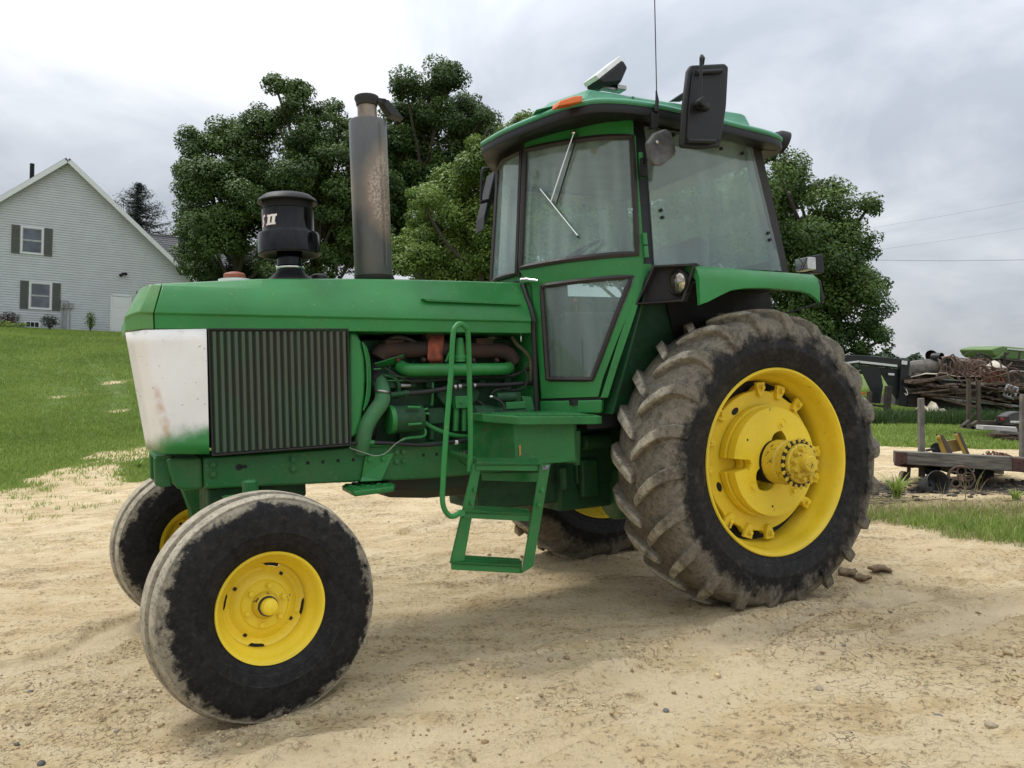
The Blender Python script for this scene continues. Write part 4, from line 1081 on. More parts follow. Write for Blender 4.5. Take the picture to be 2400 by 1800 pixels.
# ---- caps on the hood
mb = MB(); mb.lathe([(1.835, .082), (1.870, .080), (1.873, .055)], (-2.652, -.02, 0), (0, 0, 1), 28); mb.build('filler_neck', WHITE_P, TR, 40)
mb = MB(); mb.lathe([(1.873, .043), (1.877, .053), (1.893, .054), (1.902, .047), (1.908, .024), (1.909, .001)], (-2.652, -.02, 0), (0, 0, 1), 28); mb.build('radiator_cap', plain('faded_red_cap', (.30, .085, .045), .6, c2=(.20, .07, .04), scale=20), TR, 40)
mb = MB(); mb.lathe([(1.872, .052), (1.900, .052), (1.916, .046), (1.926, .030), (1.928, .001)], (-2.195, .08, 0), (0, 0, 1), 28); mb.build('fuel_cap', BLACK, TR, 40)

# ---- muffler
o_m = (-1.917, -.02, 0)
mb = MB(); mb.lathe([(1.892, .080), (1.900, .100), (1.910, .1035), (2.752, .1035), (2.764, .100), (2.772, .06)], o_m, (0, 0, 1), 56)
muf = mb.build('muffler', MUFFLER, TR, 30)
mb = MB(); mb.lathe([(1.865, .085), (1.880, .098), (1.895, .1055), (1.908, .1055)], o_m, (0, 0, 1), 40); mb.build('muffler_base', BLACK_DULL, muf, 40)
mb = MB(); mb.tube(catmull([(-1.875, -.126, 2.74), (-1.873, -.128, 2.4), (-1.874, -.128, 1.95)], 6), .003, 5); mb.build('seam_weld', MUFFLER, muf, 50)
mb = MB(); mb.lathe([(2.755, .058), (2.768, .054), (2.85, .052), (2.888, .0525)], (o_m[0]+.0, -.02, 0), (0, 0, 1), 36); mb.build('outlet_pipe', plain('heat_tinted_pipe', (.30, .245, .19), .45, .5, c2=(.17, .13, .10), scale=12), muf, 40)
mb = MB(); mb.lathe([(2.848, .054), (2.850, .058), (2.872, .061), (2.888, .068), (2.902, .066), (2.906, .050), (2.906, .001)], (o_m[0], -.02, 0), (0, 0, 1), 36)
mb.box((o_m[0]+.075, -.045, 2.878), (.05, .03, .028))
mb.plate([(o_m[0]+.06, -.06, 2.892), (o_m[0]+.115, -.06, 2.886), (o_m[0]+.20, -.06, 2.792), (o_m[0]+.125, -.06, 2.805), (o_m[0]+.095, -.06, 2.845)], (0, .07, 0))
mb.build('rain_cap', plain('sooty_iron', (.016, .016, .016), .6), muf, 35, .003)

# ---- cab shell
CA = [(-1.14,0),(-1.125,-.22),(-1.06,-.40),(-.965,-.56),(-.82,-.71),(-.65,-.80),(.40,-.78)]
CB = [(-1.07,0),(-1.05,-.21),(-.99,-.375),(-.90,-.53),(-.785,-.67),(-.655,-.75),(.26,-.72)]
CAs, CBs = [[(p.x, p.y) for p in catmull([(c[0], c[1], 0) for c in q[:-1]], 10)] for q in (CA, CB)]
def FARX(x, y):
    """the far front corner of the cab is set back a little more than the near one"""
    return .10*min(1, abs(y)/.40)*min(1, max(0, (-x-.65)/.30))
def cab_xy(s, z):
    t = max((z-1.9)/.7, 0); sg = 1 if s >= 0 else -1; s = abs(s)
    if s <= 5:
        k = s*10; i = min(int(k), 49); f_ = k-i
        a = lerp(CAs[i], CAs[i+1], f_); b = lerp(CBs[i], CBs[i+1], f_)
    else:
        a = lerp(CA[5], CA[6], s-5); b = lerp(CB[5], CB[6], s-5)
    p = lerp(a, b, t)
    x = p[0]+(FARX(p[0], p[1]) if sg < 0 else 0)
    return x, p[1]*sg
def cab_pt(s, z, o=0.0, flip=1):
    x, y = cab_xy(s, z)
    x1, y1 = cab_xy(s-.04, z); x2, y2 = cab_xy(s+.04, z)
    tx, ty = x2-x1, y2-y1; l = math.hypot(tx, ty) or 1
    # outward normal
    nx, ny = ty/l, -tx/l
    if nx*(x+.35)+ny*y < 0: nx, ny = -nx, -ny
    return (x+nx*o+(FARX(x, y) if flip < 0 else 0), (y+ny*o)*flip, z)
def patch(A, B, C, D, o0, o1, ns=14, nz=6, flip=1, mb=None):
    """A top-front, B top-rear, C bottom-rear, D bottom-front in (s, z); a curved plate between offsets o0 and o1"""
    mb = mb or MB(); F, G = [], []
    for j in range(nz+1):
        v = j/nz; l_, r_ = lerp(A, D, v), lerp(B, C, v)
        F.append([cab_pt(*lerp(l_, r_, i/ns), o1, flip) for i in range(ns+1)]); G.append([cab_pt(*lerp(l_, r_, i/ns), o0, flip) for i in range(ns+1)])
    mb.grid(F); mb.grid([r_[::-1] for r_ in G])
    ed = [(0, i) for i in range(ns+1)]+[(j, ns) for j in range(1, nz+1)]+[(nz, i) for i in range(ns-1, -1, -1)]+[(j, 0) for j in range(nz-1, 0, -1)]
    a = [F[j][i] for j, i in ed]; b = [G[j][i] for j, i in ed]
    mb.grid([a+[a[0]], b+[b[0]]])
    return mb
def sloop(pts, o, flip=1, n=6, close=True):
    out = []
    L = len(pts)
    for i in range(L if close else L-1):
        for k in range(n): out.append(cab_pt(*lerp(pts[i], pts[(i+1) % L], k/n), o, flip))
    if not close: out.append(cab_pt(*pts[-1], o, flip))
    return out
def seal(pts, o, r_, flip=1, n=10):
    mb = MB(); mb.tube(sloop(pts, o, flip, n), r_, 6, True); return mb

# windshield in three curved pieces: the centre pane and the two door panes
ws = patch((-.92, 2.63), (.92, 2.63), (.98, 1.925), (-.98, 1.925), -.004, .002, 18, 6).build('windshield', GLASS_FRONT, TR, 60)
seal([(-.93, 2.635), (.93, 2.635), (.99, 1.92), (-.99, 1.92)], .004, .016).build('windshield_seal', SEALM, ws, 50)
patch((-1.02, 2.735), (1.02, 2.735), (1.02, 2.632), (-1.02, 2.632), -.02, .004, 18, 2).build('cab_header', BLACK, TR, 50)
patch((-1.45, 1.925), (1.45, 1.925), (1.6, 1.05), (-1.6, 1.05), -.03, -.006, 18, 6).build('cab_cowl', GREEN, TR, 50)
for fl in (1, -1):
    # A pillar
    patch((.93, 2.70), (1.07, 2.70), (1.10, 1.90), (.98, 1.90), -.03, .006, 3, 6, fl).build('front_pillar', BLACK_DULL, TR, 50)
    # door: frame pieces joined as one mesh, glass and fittings as sub-parts
    mb = MB()
    patch((1.0, 2.735), (5.0, 2.735), (4.97, 2.605), (1.06, 2.640), -.02, .006, 30, 3, fl, mb)
    patch((4.90, 2.605), (5.01, 2.605), (4.95, 1.93), (4.74, 1.94), -.02, .006, 2, 8, fl, mb)
    patch((1.09, 1.935), (4.95, 1.945), (4.80, 1.835), (1.60, 1.835), -.02, .006, 30, 3, fl, mb)
    patch((1.60, 1.835), (1.92, 1.835), (2.02, 1.295), (1.76, 1.295), -.02, .006, 3, 6, fl, mb)
    patch((4.62, 1.835), (4.80, 1.835), (3.70, 1.295), (3.46, 1.275), -.02, .006, 3, 8, fl, mb)
    patch((1.76, 1.297), (3.70, 1.297), (3.56, 1.196), (1.78, 1.196), -.02, .006, 18, 3, fl, mb)
    door = mb.build('cab_door', GREEN, TR, 45)
    patch((1.09, 2.640), (4.92, 2.605), (4.74, 1.945), (1.12, 1.935), -.006, .0, 32, 6, fl).build('upper_glass', GLASS, door, 60)
    patch((1.93, 1.835), (4.62, 1.835), (3.46, 1.28), (2.02, 1.295), -.006, .0, 20, 6, fl).build('lower_glass', GLASS, door, 60)
    seal([(1.12, 2.632), (4.87, 2.598), (4.70, 1.955), (1.16, 1.945)], .006, .017, fl).build('upper_seal', SEALM, door, 50)
    seal([(1.97, 1.822), (4.52, 1.832), (3.42, 1.292), (2.06, 1.305)], .008, .015, fl).build('lower_seal', SEALM, door, 50)
    for zc in (2.47, 2.40): MB().cyl(cab_pt(5.02, zc+.037, .018, fl), cab_pt(5.02, zc-.030, .018, fl), .014, n=10).build('hinge', GREEN, door, 40)
    for zc in (2.03, 1.96): MB().cyl(cab_pt(4.98, zc+.033, .018, fl), cab_pt(4.98, zc-.030, .018, fl), .014, n=10).build('hinge', GREEN, door, 40)
    if fl == 1:
        h0 = cab_pt(1.36, 1.868, .02, fl)
        mb = MB(); mb.cyl(cab_pt(1.36, 1.868, 0, fl), cab_pt(1.36, 1.868, .035, fl), .022, .018, 18)
        mb.tube([cab_pt(1.36, 1.866, .036, fl), cab_pt(1.62, 1.862, .042, fl), cab_pt(1.98, 1.850, .040, fl)], [.017, .014, .008], 10); mb.build('door_handle', CHROME, door, 50)
        w0, w1 = cab_pt(3.05, 2.655, .03, fl), cab_pt(2.35, 2.285, .035, fl)
        mb = MB(); mb.tube([w0, lerp(w0, w1, .22), w1], [.008, .006, .004], 8); mb.ball(w0, .013); mb.build('wiper_arm', CHROME, door, 50)
        MB().tube([cab_pt(3.16, 2.645, .02, fl), cab_pt(2.48, 2.272, .014, fl)], .0042, 6).build('wiper_link', BLACK, door, 50)
        mb = MB(); mb.tube(catmull([cab_pt(1.92, 2.372, .026, fl), cab_pt(2.35, 2.280, .030, fl), cab_pt(2.75, 2.185, .028, fl), cab_pt(3.18, 2.075, .022, fl)], 5), .006, 8); mb.build('wiper_blade', CHROME, door, 50)
        mb = MB(); mb.tube(catmull([cab_pt(1.93, 2.362, .012, fl), cab_pt(2.36, 2.270, .014, fl), cab_pt(2.76, 2.175, .014, fl), cab_pt(3.19, 2.065, .010, fl)], 5), .004, 6); mb.build('wiper_rubber', BLACK, door, 50)
    # pillar behind the door, black, then the fixed side window
    patch((4.995, 2.71), (5.10, 2.71), (5.06, 1.90), (4.965, 1.90), -.05, -.004, 2, 6, fl).build('centre_pillar', BLACK, TR, 45)
    patch((5.95, 2.70), (6.06, 2.70), (6.02, 1.89), (5.94, 1.89), -.05, .004, 2, 6, fl).build('rear_pillar', BLACK_DULL, TR, 45)
    patch((5.0, 2.735), (6.05, 2.735), (6.05, 2.655), (5.0, 2.655), -.05, .0, 8, 1, fl).build('side_header', BLACK, TR, 45)
    sw = patch((5.08, 2.665), (5.97, 2.665), (5.96, 1.895), (5.05, 1.895), .004, .010, 6, 6, fl).build('side_window', GLASS, TR, 60)
    for (s_, z_) in ((5.30, 2.64), (5.68, 2.60), (5.86, 2.59), (5.13, 2.20), (5.135, 2.16), (5.92, 2.12), (5.92, 2.08)):
        MB().cyl(cab_pt(s_, z_, .008, fl), cab_pt(s_, z_, .020, fl), .011, .009, 12).build('window_stud', BLACK, sw, 40)
    # slanted green post from hinge down to the sill, sill, side sheet over the tyre
    patch((4.84, 1.90), (5.04, 1.90), (3.80, 1.19), (3.62, 1.19), -.03, .002, 3, 8, fl).build('slant_post', GREEN, TR, 45)
    patch((1.72, 1.182), (3.66, 1.178), (3.62, 1.108), (1.72, 1.112), -.06, .010, 16, 2, fl).build('door_sill', GREEN, TR, 45, .006)
    patch((1.74, 1.198), (3.62, 1.198), (3.62, 1.176), (1.74, 1.176), -.05, -.004, 16, 1, fl).build('sill_gap', DARK, TR, 45)
    y0 = -.60*fl
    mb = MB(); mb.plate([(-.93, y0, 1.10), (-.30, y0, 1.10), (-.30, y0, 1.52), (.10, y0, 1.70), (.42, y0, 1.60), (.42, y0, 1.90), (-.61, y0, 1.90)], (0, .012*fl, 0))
    mb.build('cab_side_sheet', GREEN_ENGINE, TR, 0)  # darker green puts the fender's shade into the sheet's colour
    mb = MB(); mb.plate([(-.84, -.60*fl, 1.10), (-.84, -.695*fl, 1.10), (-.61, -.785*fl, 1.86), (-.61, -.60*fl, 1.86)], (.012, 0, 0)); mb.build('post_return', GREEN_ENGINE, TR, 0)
# cab rear wall, floor, interior
mb = MB(); mb.plate([(.40, -.58, 1.10), (.40, .58, 1.10), (.40, .58, 1.90), (.40, -.58, 1.90)], (.02, 0, 0)); mb.plate([(.385, -.70, 1.90), (.385, .70, 1.90), (.365, .70, 1.97), (.365, -.70, 1.97)], (.02, 0, 0)); mb.build('rear_wall', BLACK, TR, 0)
rw = MB(); rw.plate([(.372, -.70, 1.96), (.372, .70, 1.96), (.262, .66, 2.68), (.262, -.66, 2.68)], (.005, 0, 0)); rw.build('rear_window', GLASS, TR, 0)
INTR = plain('interior_grey_green', (.09, .115, .105), .8, var=.3)
mb = MB(); mb.box((-.30, 0, 1.17), (1.40, 1.14, .03)); mb.build('cab_floor', BLACK_DULL, TR, 0)
mb = MB(); mb.box((-.80, .05, 1.42), (.10, .26, .55)); mb.tube([(-.85, 0, 1.5), (-.70, 0, 1.90), (-.62, 0, 2.03)], .03, 10); mb.box((-.86, 0, 1.80), (.12, .50, .20)); mb.build('dash_console', BLACK_DULL, TR, 30, .02)
ctr = V((-.60, -.02, 2.06)); rt = Matrix.Rotation(R(-33), 3, 'Y')
mb = MB(); mb.tube([rt @ V((math.cos(a)*.20, math.sin(a)*.20, 0))+ctr for a in np.linspace(0, 2*PI, 36, endpoint=False)], .013, 8, True)
for a in (.3, 2.4, 4.5): mb.tube([ctr, rt @ V((math.cos(a)*.20, math.sin(a)*.20, 0))+ctr], .009, 6)
mb.ball(ctr, .045, sc=(1, 1, .6)); mb.build('steering_wheel', BLACK, TR, 50)
mb = MB(); mb.box((-.02, 0, 1.60), (.50, .52, .14)); mb.box((.22, 0, 1.92), (.12, .50, .58), Matrix.Rotation(R(8), 3, 'Y')); mb.box((-.02, 0, 1.38), (.3, .3, .32)); mb.build('driver_seat', plain('seat_vinyl', (.035, .037, .034), .6), TR, 40, .05, 3)
mb = MB(); mb.box((-.05, .46, 1.52), (.75, .14, .50)); mb.build('side_console', INTR, TR, 30, .03)
for (x, y, h, m_) in ((-.52, .42, .26, 'y'), (-.42, .44, .22, 'b'), (-.30, .44, .18, 'r'), (-.18, .44, .16, 'b')):
    mb = MB(); mb.tube([(x, y, 1.70), (x-.03, y-.01, 1.72+h*.6)], .006, 6); mb.ball((x-.032, y-.01, 1.74+h*.6), .022, sc=(.8, .8, 1.6 if m_ == 'y' else 1.0))
    mb.build('control_lever', {'y': plain('lever_yellow', (.6, .5, .12), .4), 'b': BLACK, 'r': plain('lever_orange', (.5, .2, .08), .4)}[m_], TR, 40)
mb = MB(); mb.tube(catmull([(-1.00, -.30, 1.20), (-1.0, -.30, 1.44), (-.985, -.34, 1.48), (-.97, -.38, 1.44), (-.97, -.38, 1.20)], 6), .012, 8); mb.box((-1.0, -.25, 1.30), (.10, .18, .2)); mb.build('grab_handle', BLACK, TR, 50)

# ---- roof
RO = catmull([(-1.215, 0, 0), (-1.195, -.25, 0), (-1.125, -.52, 0), (-1.035, -.735, 0), (-.87, -.855, 0), (-.55, -.882, 0), (0, -.870, 0), (.30, -.85, 0), (.40, -.77, 0), (.43, -.55, 0), (.435, 0, 0)], 5)
def roof_z(x): return interp(x, [-1.25, -.95, -.6, .3, .5], [2.705, 2.722, 2.722, 2.668, 2.655])
def roof_ring(inset, dz, z_abs=None):
    pts = []
    L = len(RO)
    half = []
    for i, p in enumerate(RO):
        t = (RO[min(i+1, L-1)]-RO[max(i-1, 0)]).normalized()
        if i == 0: t = V((0, -1, 0))
        if i == L-1: t = V((0, 1, 0))
        n_ = V((t.y, -t.x, 0))
        c = V((-.35, 0, 0))-p
        if n_.dot(c) < 0: n_ = -n_
        q = p+n_*inset
        if q.y > -1e-4: q.y = 0
        half.append((q.x, q.y, roof_z(p.x)+dz if z_abs is None else z_abs))
    return half+[(x+.30*min(1, abs(y)/.50)*min(1, max(0, (-x-.35)/.55)), -y, z) for x, y, z in half[-2:0:-1]]
mb = MB()
mb.loft([roof_ring(.15, -.030), roof_ring(.03, -.052), roof_ring(.0, -.047), roof_ring(-.004, -.030), roof_ring(.002, -.001)], True, False)
mb.add(roof_ring(.15, -.030), [tuple(range(len(roof_ring(.15, 0))))])
mb.build('roof_visor', BLACK, TR, 40)
mb = MB()
mb.loft([roof_ring(.0, -.002), roof_ring(-.008, .006), roof_ring(-.008, .016), roof_ring(.006, .030), roof_ring(.05, .043), roof_ring(.12, .060), roof_ring(.20, .074)], True, False)
rr_ = roof_ring(.20, .074); mb.add(rr_, [tuple(range(len(rr_)))])
roof = mb.build('cab_roof', TEAL, TR, 40)
# raised deck of the roof
mb = MB()
def deck(i_, z0, z1, f_=.0):
    return [(-.95+i_*1.1+f_, -.735+i_, z0), (.24-i_*.8, -.72+i_, z1), (.32-i_*.9, -.63+i_, z1), (.32-i_*.9, .63-i_, z1), (.24-i_*.8, .72-i_, z1), (-.68+i_*1.1+f_, .735-i_, z0), (-.82+i_*1.3+f_, .52-i_, z0), (-1.07+i_*1.9+f_, -.50+i_, z0)]
mb.loft([deck(-.04, 2.755, 2.69), deck(.0, 2.79, 2.75), deck(.03, 2.834, 2.842), deck(.05, 2.848, 2.856)], True, True)
mb.build('roof_deck', TEAL, roof, 30, .014, 3)
mb = MB(); mb.plate([(-.62, -.737, 2.78), (-.61, -.737, 2.78), (-.61, -.705, 2.840), (-.61, -.55, 2.855), (-.62, -.55, 2.855), (-.62, -.705, 2.840)], (0, -.004, 0)); mb.build('roof_seam', TEAL, roof, 0)
# amber marker lamp
mb = MB()
A_ = [(-1.155,-0.8,2.689), (-1.148,-0.8,2.716), (-1.062,-0.8,2.752), (-1.007,-0.8,2.763), (-1.009,-0.8,2.73)]
mb.plate(A_, (0, .075, 0)); mb.build('marker_lamp', AMBER, roof, 30, .006, 3)
# work lamp on the roof
mb = MB()
A_ = [(-0.812,-0.6,2.922), (-0.785,-0.6,2.899), (-0.664,-0.6,2.925), (-0.616,-0.6,3.016), (-0.646,-0.6,3.053)]
mb.plate([off(p, (0, -.070, 0)) for p in A_], (0, .14, 0)); wl_ = mb.build('work_lamp', BLACK, TR, 0, .012, 3)
mb = MB()
a_, b_ = (-0.812,-0.6,2.922), (-0.646,-0.6,3.053)
ln_ = V((-(b_[2]-a_[2]), 0, b_[0]-a_[0])).normalized()
mb.plate([V(a_)+V((0, -.066, 0)), V(b_)+V((0, -.066, 0)), V(b_)+V((0, .066, 0)), V(a_)+V((0, .066, 0))], ln_*.028); mb.build('lamp_lens', LENS, wl_, 0, .004)
mb = MB(); mb.box((-0.636,-0.6,2.915), (.06, .07, .025)); mb.box((-0.708,-0.6,2.905), (.10, .04, .015)); mb.tube([(-0.664,-0.6,2.933), (-0.634,-0.6,2.956), (-0.644,-0.6,2.916)], .008, 6); mb.build('lamp_bracket', STEEL, wl_, 0, .003)
# rear lamps under the roof edge and by the fender
def round_lamp(c, ax, r_, name='rear_lamp'):
    ax = V(ax).normalized()
    mb = MB(); mb.lathe([(-.075, .001), (-.07, r_*.45), (-.03, r_*.9), (.0, r_), (.022, r_*1.03), (.024, r_*.9)], c, ax, 26); l_ = mb.build(name, BLACK, TR, 40)
    mb = MB(); mb.lathe([(.012, r_*.92), (.018, r_*.5), (.02, .001)], c, ax, 22); mb.build('lamp_lens', LENS, l_, 40); return l_
rl = round_lamp((0.475,-0.72,2.699), (.85, -.25, -.35), .068)
mb = MB(); mb.tube([(0.336,-0.72,2.713), (0.364,-0.72,2.726), (0.384,-0.72,2.707), (0.362,-0.72,2.684)], .006, 6, True); mb.build('lamp_ring', STEEL, rl, 50)
rl = round_lamp((1.314,0.45,3.031), (.9, 0, -.3), .085)
mb = MB(); mb.tube([(1.296,0.45,2.952), (1.19,0.45,2.865)], .012, 6); mb.build('lamp_arm', BLACK, rl, 50)
mb = MB(); mb.box((0.546,-0.8,1.938), (.07, .10, .075)); sl = mb.build('signal_lamp', plain('clear_lamp', (.55, .56, .54), .2, .5, var=.3, scale=30), TR, 0, .006)
mb = MB(); mb.tube([(0.426,-0.86,1.963), (0.46,-0.86,1.931), (0.425,-0.86,1.884)], .003, 5); mb.tube([(0.497,-0.86,1.966), (0.45,-0.86,1.89)], .003, 5); mb.build('lamp_guard', BLACK, sl, 40)
mb = MB(); mb.plate([(0.637,-0.72,1.999), (0.795,-0.72,2.03), (0.795,-0.72,1.906), (0.694,-0.72,1.903)], (0, .1, 0)); mb.build('lamp_housing', BLACK, TR, 0, .006)

# ---- mirrors
def mirror(pts, thick, name, mat, bev=.02):
    mb = MB(); mb.plate(pts, thick); return mb.build(name, mat, TR, 30, bev, 4)
mpts = [(-0.488,-1.05,2.904), (-0.259,-1.05,2.948), (-0.233,-1.05,2.933), (-0.26,-1.05,2.714), (-0.314,-1.05,2.492), (-0.445,-1.05,2.47), (-0.567,-1.05,2.466), (-0.575,-1.05,2.481), (-0.543,-1.05,2.701), (-0.509,-1.05,2.872)]
bigm = mirror(mpts, (-.008, .028, 0), 'wing_mirror', BLACK, .012)
cx_ = V((0, 0, 0))
for p in mpts: cx_ += V(p)/len(mpts)
mb = MB(); mb.plate([lerp(p, cx_, .16) for p in mpts], (0, -.010, 0)); mb.build('mirror_back', BLACK, bigm, 30, .008, 3)
for a_, b_ in (((-0.479,-1.07,2.858), (-0.304,-1.07,2.892)), ((-0.554,-1.07,2.495), (-0.371,-1.07,2.51))):
    MB().tube([a_, b_], .012, 8).build('mirror_rib', BLACK, bigm, 50)
mb = MB(); mb.tube(catmull([(-0.499,-1.11,2.687), (-0.489,-1.11,2.776), (-0.48,-1.11,2.887), (-0.478,-1.11,2.92), (-0.446,-1.08,2.946), (-0.367,-1,2.978)], 6), .0085, 8); mb.build('mirror_arm', BLACK, bigm, 50)
mb = MB(); k_ = (-0.499,-1.11,2.682); mb.lathe([(-.02, .018), (.0, .024), (.03, .024), (.034, .02), (.034, .001)], k_, (0, -1, 0), 20); mb.cyl(k_, (-0.405,-1.04,2.695), .026, .03, 16); mb.build('mirror_knob', BLACK, bigm, 40)
mb = MB(); mb.tube([(-0.367,-1,2.978), (-0.265,-0.85,2.923), (-0.193,-0.66,2.897)], .011, 8); mb.build('mirror_strut', BLACK, bigm, 50)
mb = MB(); mb.plate([(-0.327,-0.7,2.866), (-0.25,-0.7,2.917), (-0.246,-0.7,2.876)], (0, .05, 0)); mb.build('strut_foot', BLACK, bigm, 0)
sp_ = [(-0.687,-0.98,2.547), (-0.616,-0.98,2.577), (-0.589,-0.98,2.562), (-0.555,-0.98,2.472), (-0.567,-0.98,2.441), (-0.654,-0.98,2.382), (-0.693,-0.98,2.376), (-0.724,-0.98,2.411), (-0.736,-0.98,2.491)]
smm = mirror(sp_, (-.006, .03, .004), 'small_mirror', plain('worn_black', (.020, .020, .020), .5, c2=(.10, .10, .095), scale=9), .008)
mb = MB(); mb.plate([(-0.663,-0.95,2.51), (-0.652,-0.95,2.497), (-0.656,-0.84,2.426), (-0.657,-0.82,2.447)], (0, .02, 0)); mb.box((-0.653,-0.82,2.415), (.03, .03, .10)); mb.build('mirror_bracket', BLACK, smm, 0, .003)
mb = MB(); mb.ball((-0.685,-0.985,2.497), .010); mb.build('mirror_screw', STEEL, smm, 40)
# far-side mirror, seen edge-on past the windshield
fm = MB(); fm.plate([(-0.729,0.8,2.818), (-0.709,0.8,2.808), (-0.736,0.8,2.66), (-0.801,0.8,2.473), (-0.838,0.8,2.387), (-0.827,0.8,2.487), (-0.78,0.8,2.641)], (.02, .18, 0)); fmm = fm.build('wing_mirror', BLACK, TR, 0, .006)
mb = MB(); mb.tube(catmull([(-0.735,0.8,2.824), (-0.802,0.8,2.824), (-0.83,0.8,2.797), (-0.842,0.8,2.682), (-0.849,0.8,2.585)], 6), .010, 8); mb.tube([(-0.856,0.8,2.578), (-0.785,0.8,2.601)], .014, 8); mb.build('mirror_arm', BLACK, fmm, 50)
# antenna
mb = MB(); mb.plate([(-0.646,-0.9,2.686), (-0.593,-0.9,2.693), (-0.606,-0.9,2.607), (-0.645,-0.9,2.598)], (0, .025, 0)); an = mb.build('antenna', BLACK, TR, 0, .005)
mb = MB(); mb.tube([(-0.615,-0.9,2.692), (-0.606,-0.9,2.755), (-0.608,-0.9,2.784), (-0.609,-0.9,2.806)], [.012, .010, .006, .004], 8); mb.tube([(-0.607,-0.9,2.802), (-0.591,-0.9,3.428)], .0028, 6); mb.build('antenna_whip', BLACK, an, 50)

# ---- fenders
def fender(sg):
    xs = [-.50, -.44, -.36, -.28, -.18, -.05, .10, .24, .30, .345, .375]
    bt = [1.655, 1.672, 1.705, 1.735, 1.748, 1.752, 1.748, 1.740, 1.725, 1.700, 1.675]
    rings = []
    for x, b in zip(xs, bt):
        zt = interp(x, [-.5, .4], [1.868, 1.845])
        rings.append([(x, y*sg, z) for y, z in ((-.62, zt+.012), (-.94, zt+.010), (-1.005, zt-.004), (-1.038, zt-.032), (-1.052, zt-.075), (-1.050, b), (-1.030, b-.004), (-1.022, zt-.085), (-.98, zt-.045), (-.62, zt-.03))])
    mb = MB(); mb.loft(rings, True, True)
    fe = mb.build('fender', GREEN, TR, 35)
    # rubber end cap
    mb = MB(); mb.plate([(.375, -.60*sg, 1.86), (.375, -.98*sg, 1.858), (.375, -1.045*sg, 1.80), (.385, -1.056*sg, 1.69), (.375, -1.03*sg, 1.665), (.36, -.99*sg, 1.70), (.375, -.90*sg, 1.80), (.375, -.60*sg, 1.82)], (.022, 0, 0))
    mb.build('fender_trim', BLACK, fe, 30, .006)
    mb = MB(); mb.tube([(.36, -1.04*sg, 1.672), (.10, -.95*sg, 1.60), (-.05, -.70*sg, 1.60)], .006, 6); mb.build('fender_stay', BLACK, fe, 40)
    # inner underside
    mb = MB(); mb.plate([(-.50, -.60*sg, 1.82), (.37, -.60*sg, 1.80), (.37, -1.02*sg, 1.78), (-.50, -1.02*sg, 1.78)], (0, 0, -.012)); mb.plate([(-.40, -.615*sg, 1.84), (.42, -.615*sg, 1.82), (.50, -.615*sg, 1.45), (.20, -.615*sg, 1.40), (-.30, -.615*sg, 1.40)], (0, .01*sg, 0)); mb.build('fender_liner', DARK, fe, 0)
    # front lamp box, facing forward and outward
    f_ = lambda p: (p[0], p[1]*sg, p[2])
    Q4 = [f_((-0.646,-0.857,1.883)), f_((-0.502,-1.035,1.873)), f_((-0.552,-0.974,1.684)), f_((-0.713,-0.774,1.682))]
    dv = V((.78, .63*sg, 0))
    mb = MB(); mb.plate([V(p)+dv*.06 for p in Q4], dv*.05); lb = mb.build('headlight_panel', BLACK, fe, 0)
    mb = MB()
    for i in range(4):
        a, b = V(Q4[i]), V(Q4[(i+1) % 4]); c_ = sum((V(q) for q in Q4), V())/4
        ai, bi = a+(c_-a)*.10, b+(c_-b)*.10
        mb.loft([[a, b, b+dv*.065, a+dv*.065], [ai, bi, bi+dv*.06, ai+dv*.06]], True, True)
    mb.build('headlight_surround', BLACK_DULL, lb, 30, .004)
    hc = V(f_((-0.56,-0.963,1.784)))+dv*.045; ha = V((-1, -.10*sg, -.03)).normalized()
    mb = MB(); mb.lathe([(-.05, .03), (-.03, .060), (.012, .066), (.03, .068), (.034, .062), (.028, .056)], hc, ha, 32); mb.build('headlight_bucket', BLACK, lb, 40)
    mb = MB(); mb.lathe([(.024, .057), (.034, .045), (.040, .022), (.042, .001)], hc, ha, 30); mb.build('headlight', HEADL, lb, 50)
    return fe
fender(1); fender(-1)

# ---- battery box beside the engine, with a chequered lid
mb = MB(); mb.plate([(-1.452, -.735, .868), (-1.100, -.735, .868), (-1.100, -.42, .868), (-1.54, -.42, .868)], (0, 0, .225))
bb = mb.build('battery_box', GREEN_STEP, TR, 0, .005)
lid = [(-1.46, -.80, 1.118), (-1.00, -.80, 1.096), (-.955, -.775, 1.096), (-.98, -.44, 1.125), (-1.57, -.44, 1.14), (-1.57, -.62, 1.136)]
mb = MB(); mb.plate(lid, (0, 0, -.040)); mb.build('box_lid', GREEN_STEP, bb, 0, .004)
lz = MB()
for k in range(9):
    for j in range(3):
        x = -1.43+.052*k; y = -.775+.03*j
        lz.box((x, y, interp(x, [-1.5, -1.0], [1.122, 1.099])+.003), (.030, .007, .007))
for k in range(7): lz.box((-1.50+.02*k*.0, -.60+.02*k, 1.136), (.03, .007, .007))
kind(lz.build('lid_tread', GREEN_STEP, bb, 0), 'stuff')
mb = MB(); mb.plate([(-1.431,-0.737,0.973), (-1.421,-0.737,0.976), (-1.421,-0.737,0.925), (-1.431,-0.737,0.919)], (0, -.0015, 0)); mb.build('paint_scrape', plain('primer_orange', (.50, .25, .05), .6), bb, 0)
mb = MB(); mb.cyl((-0.972,-0.55,1.013), (-0.981,-0.55,0.827), .02, n=10); mb.box((-1.06, -.52, .96), (.06, .25, .22)); mb.build('box_strap', GREEN_RAIL, bb, 30, .004)

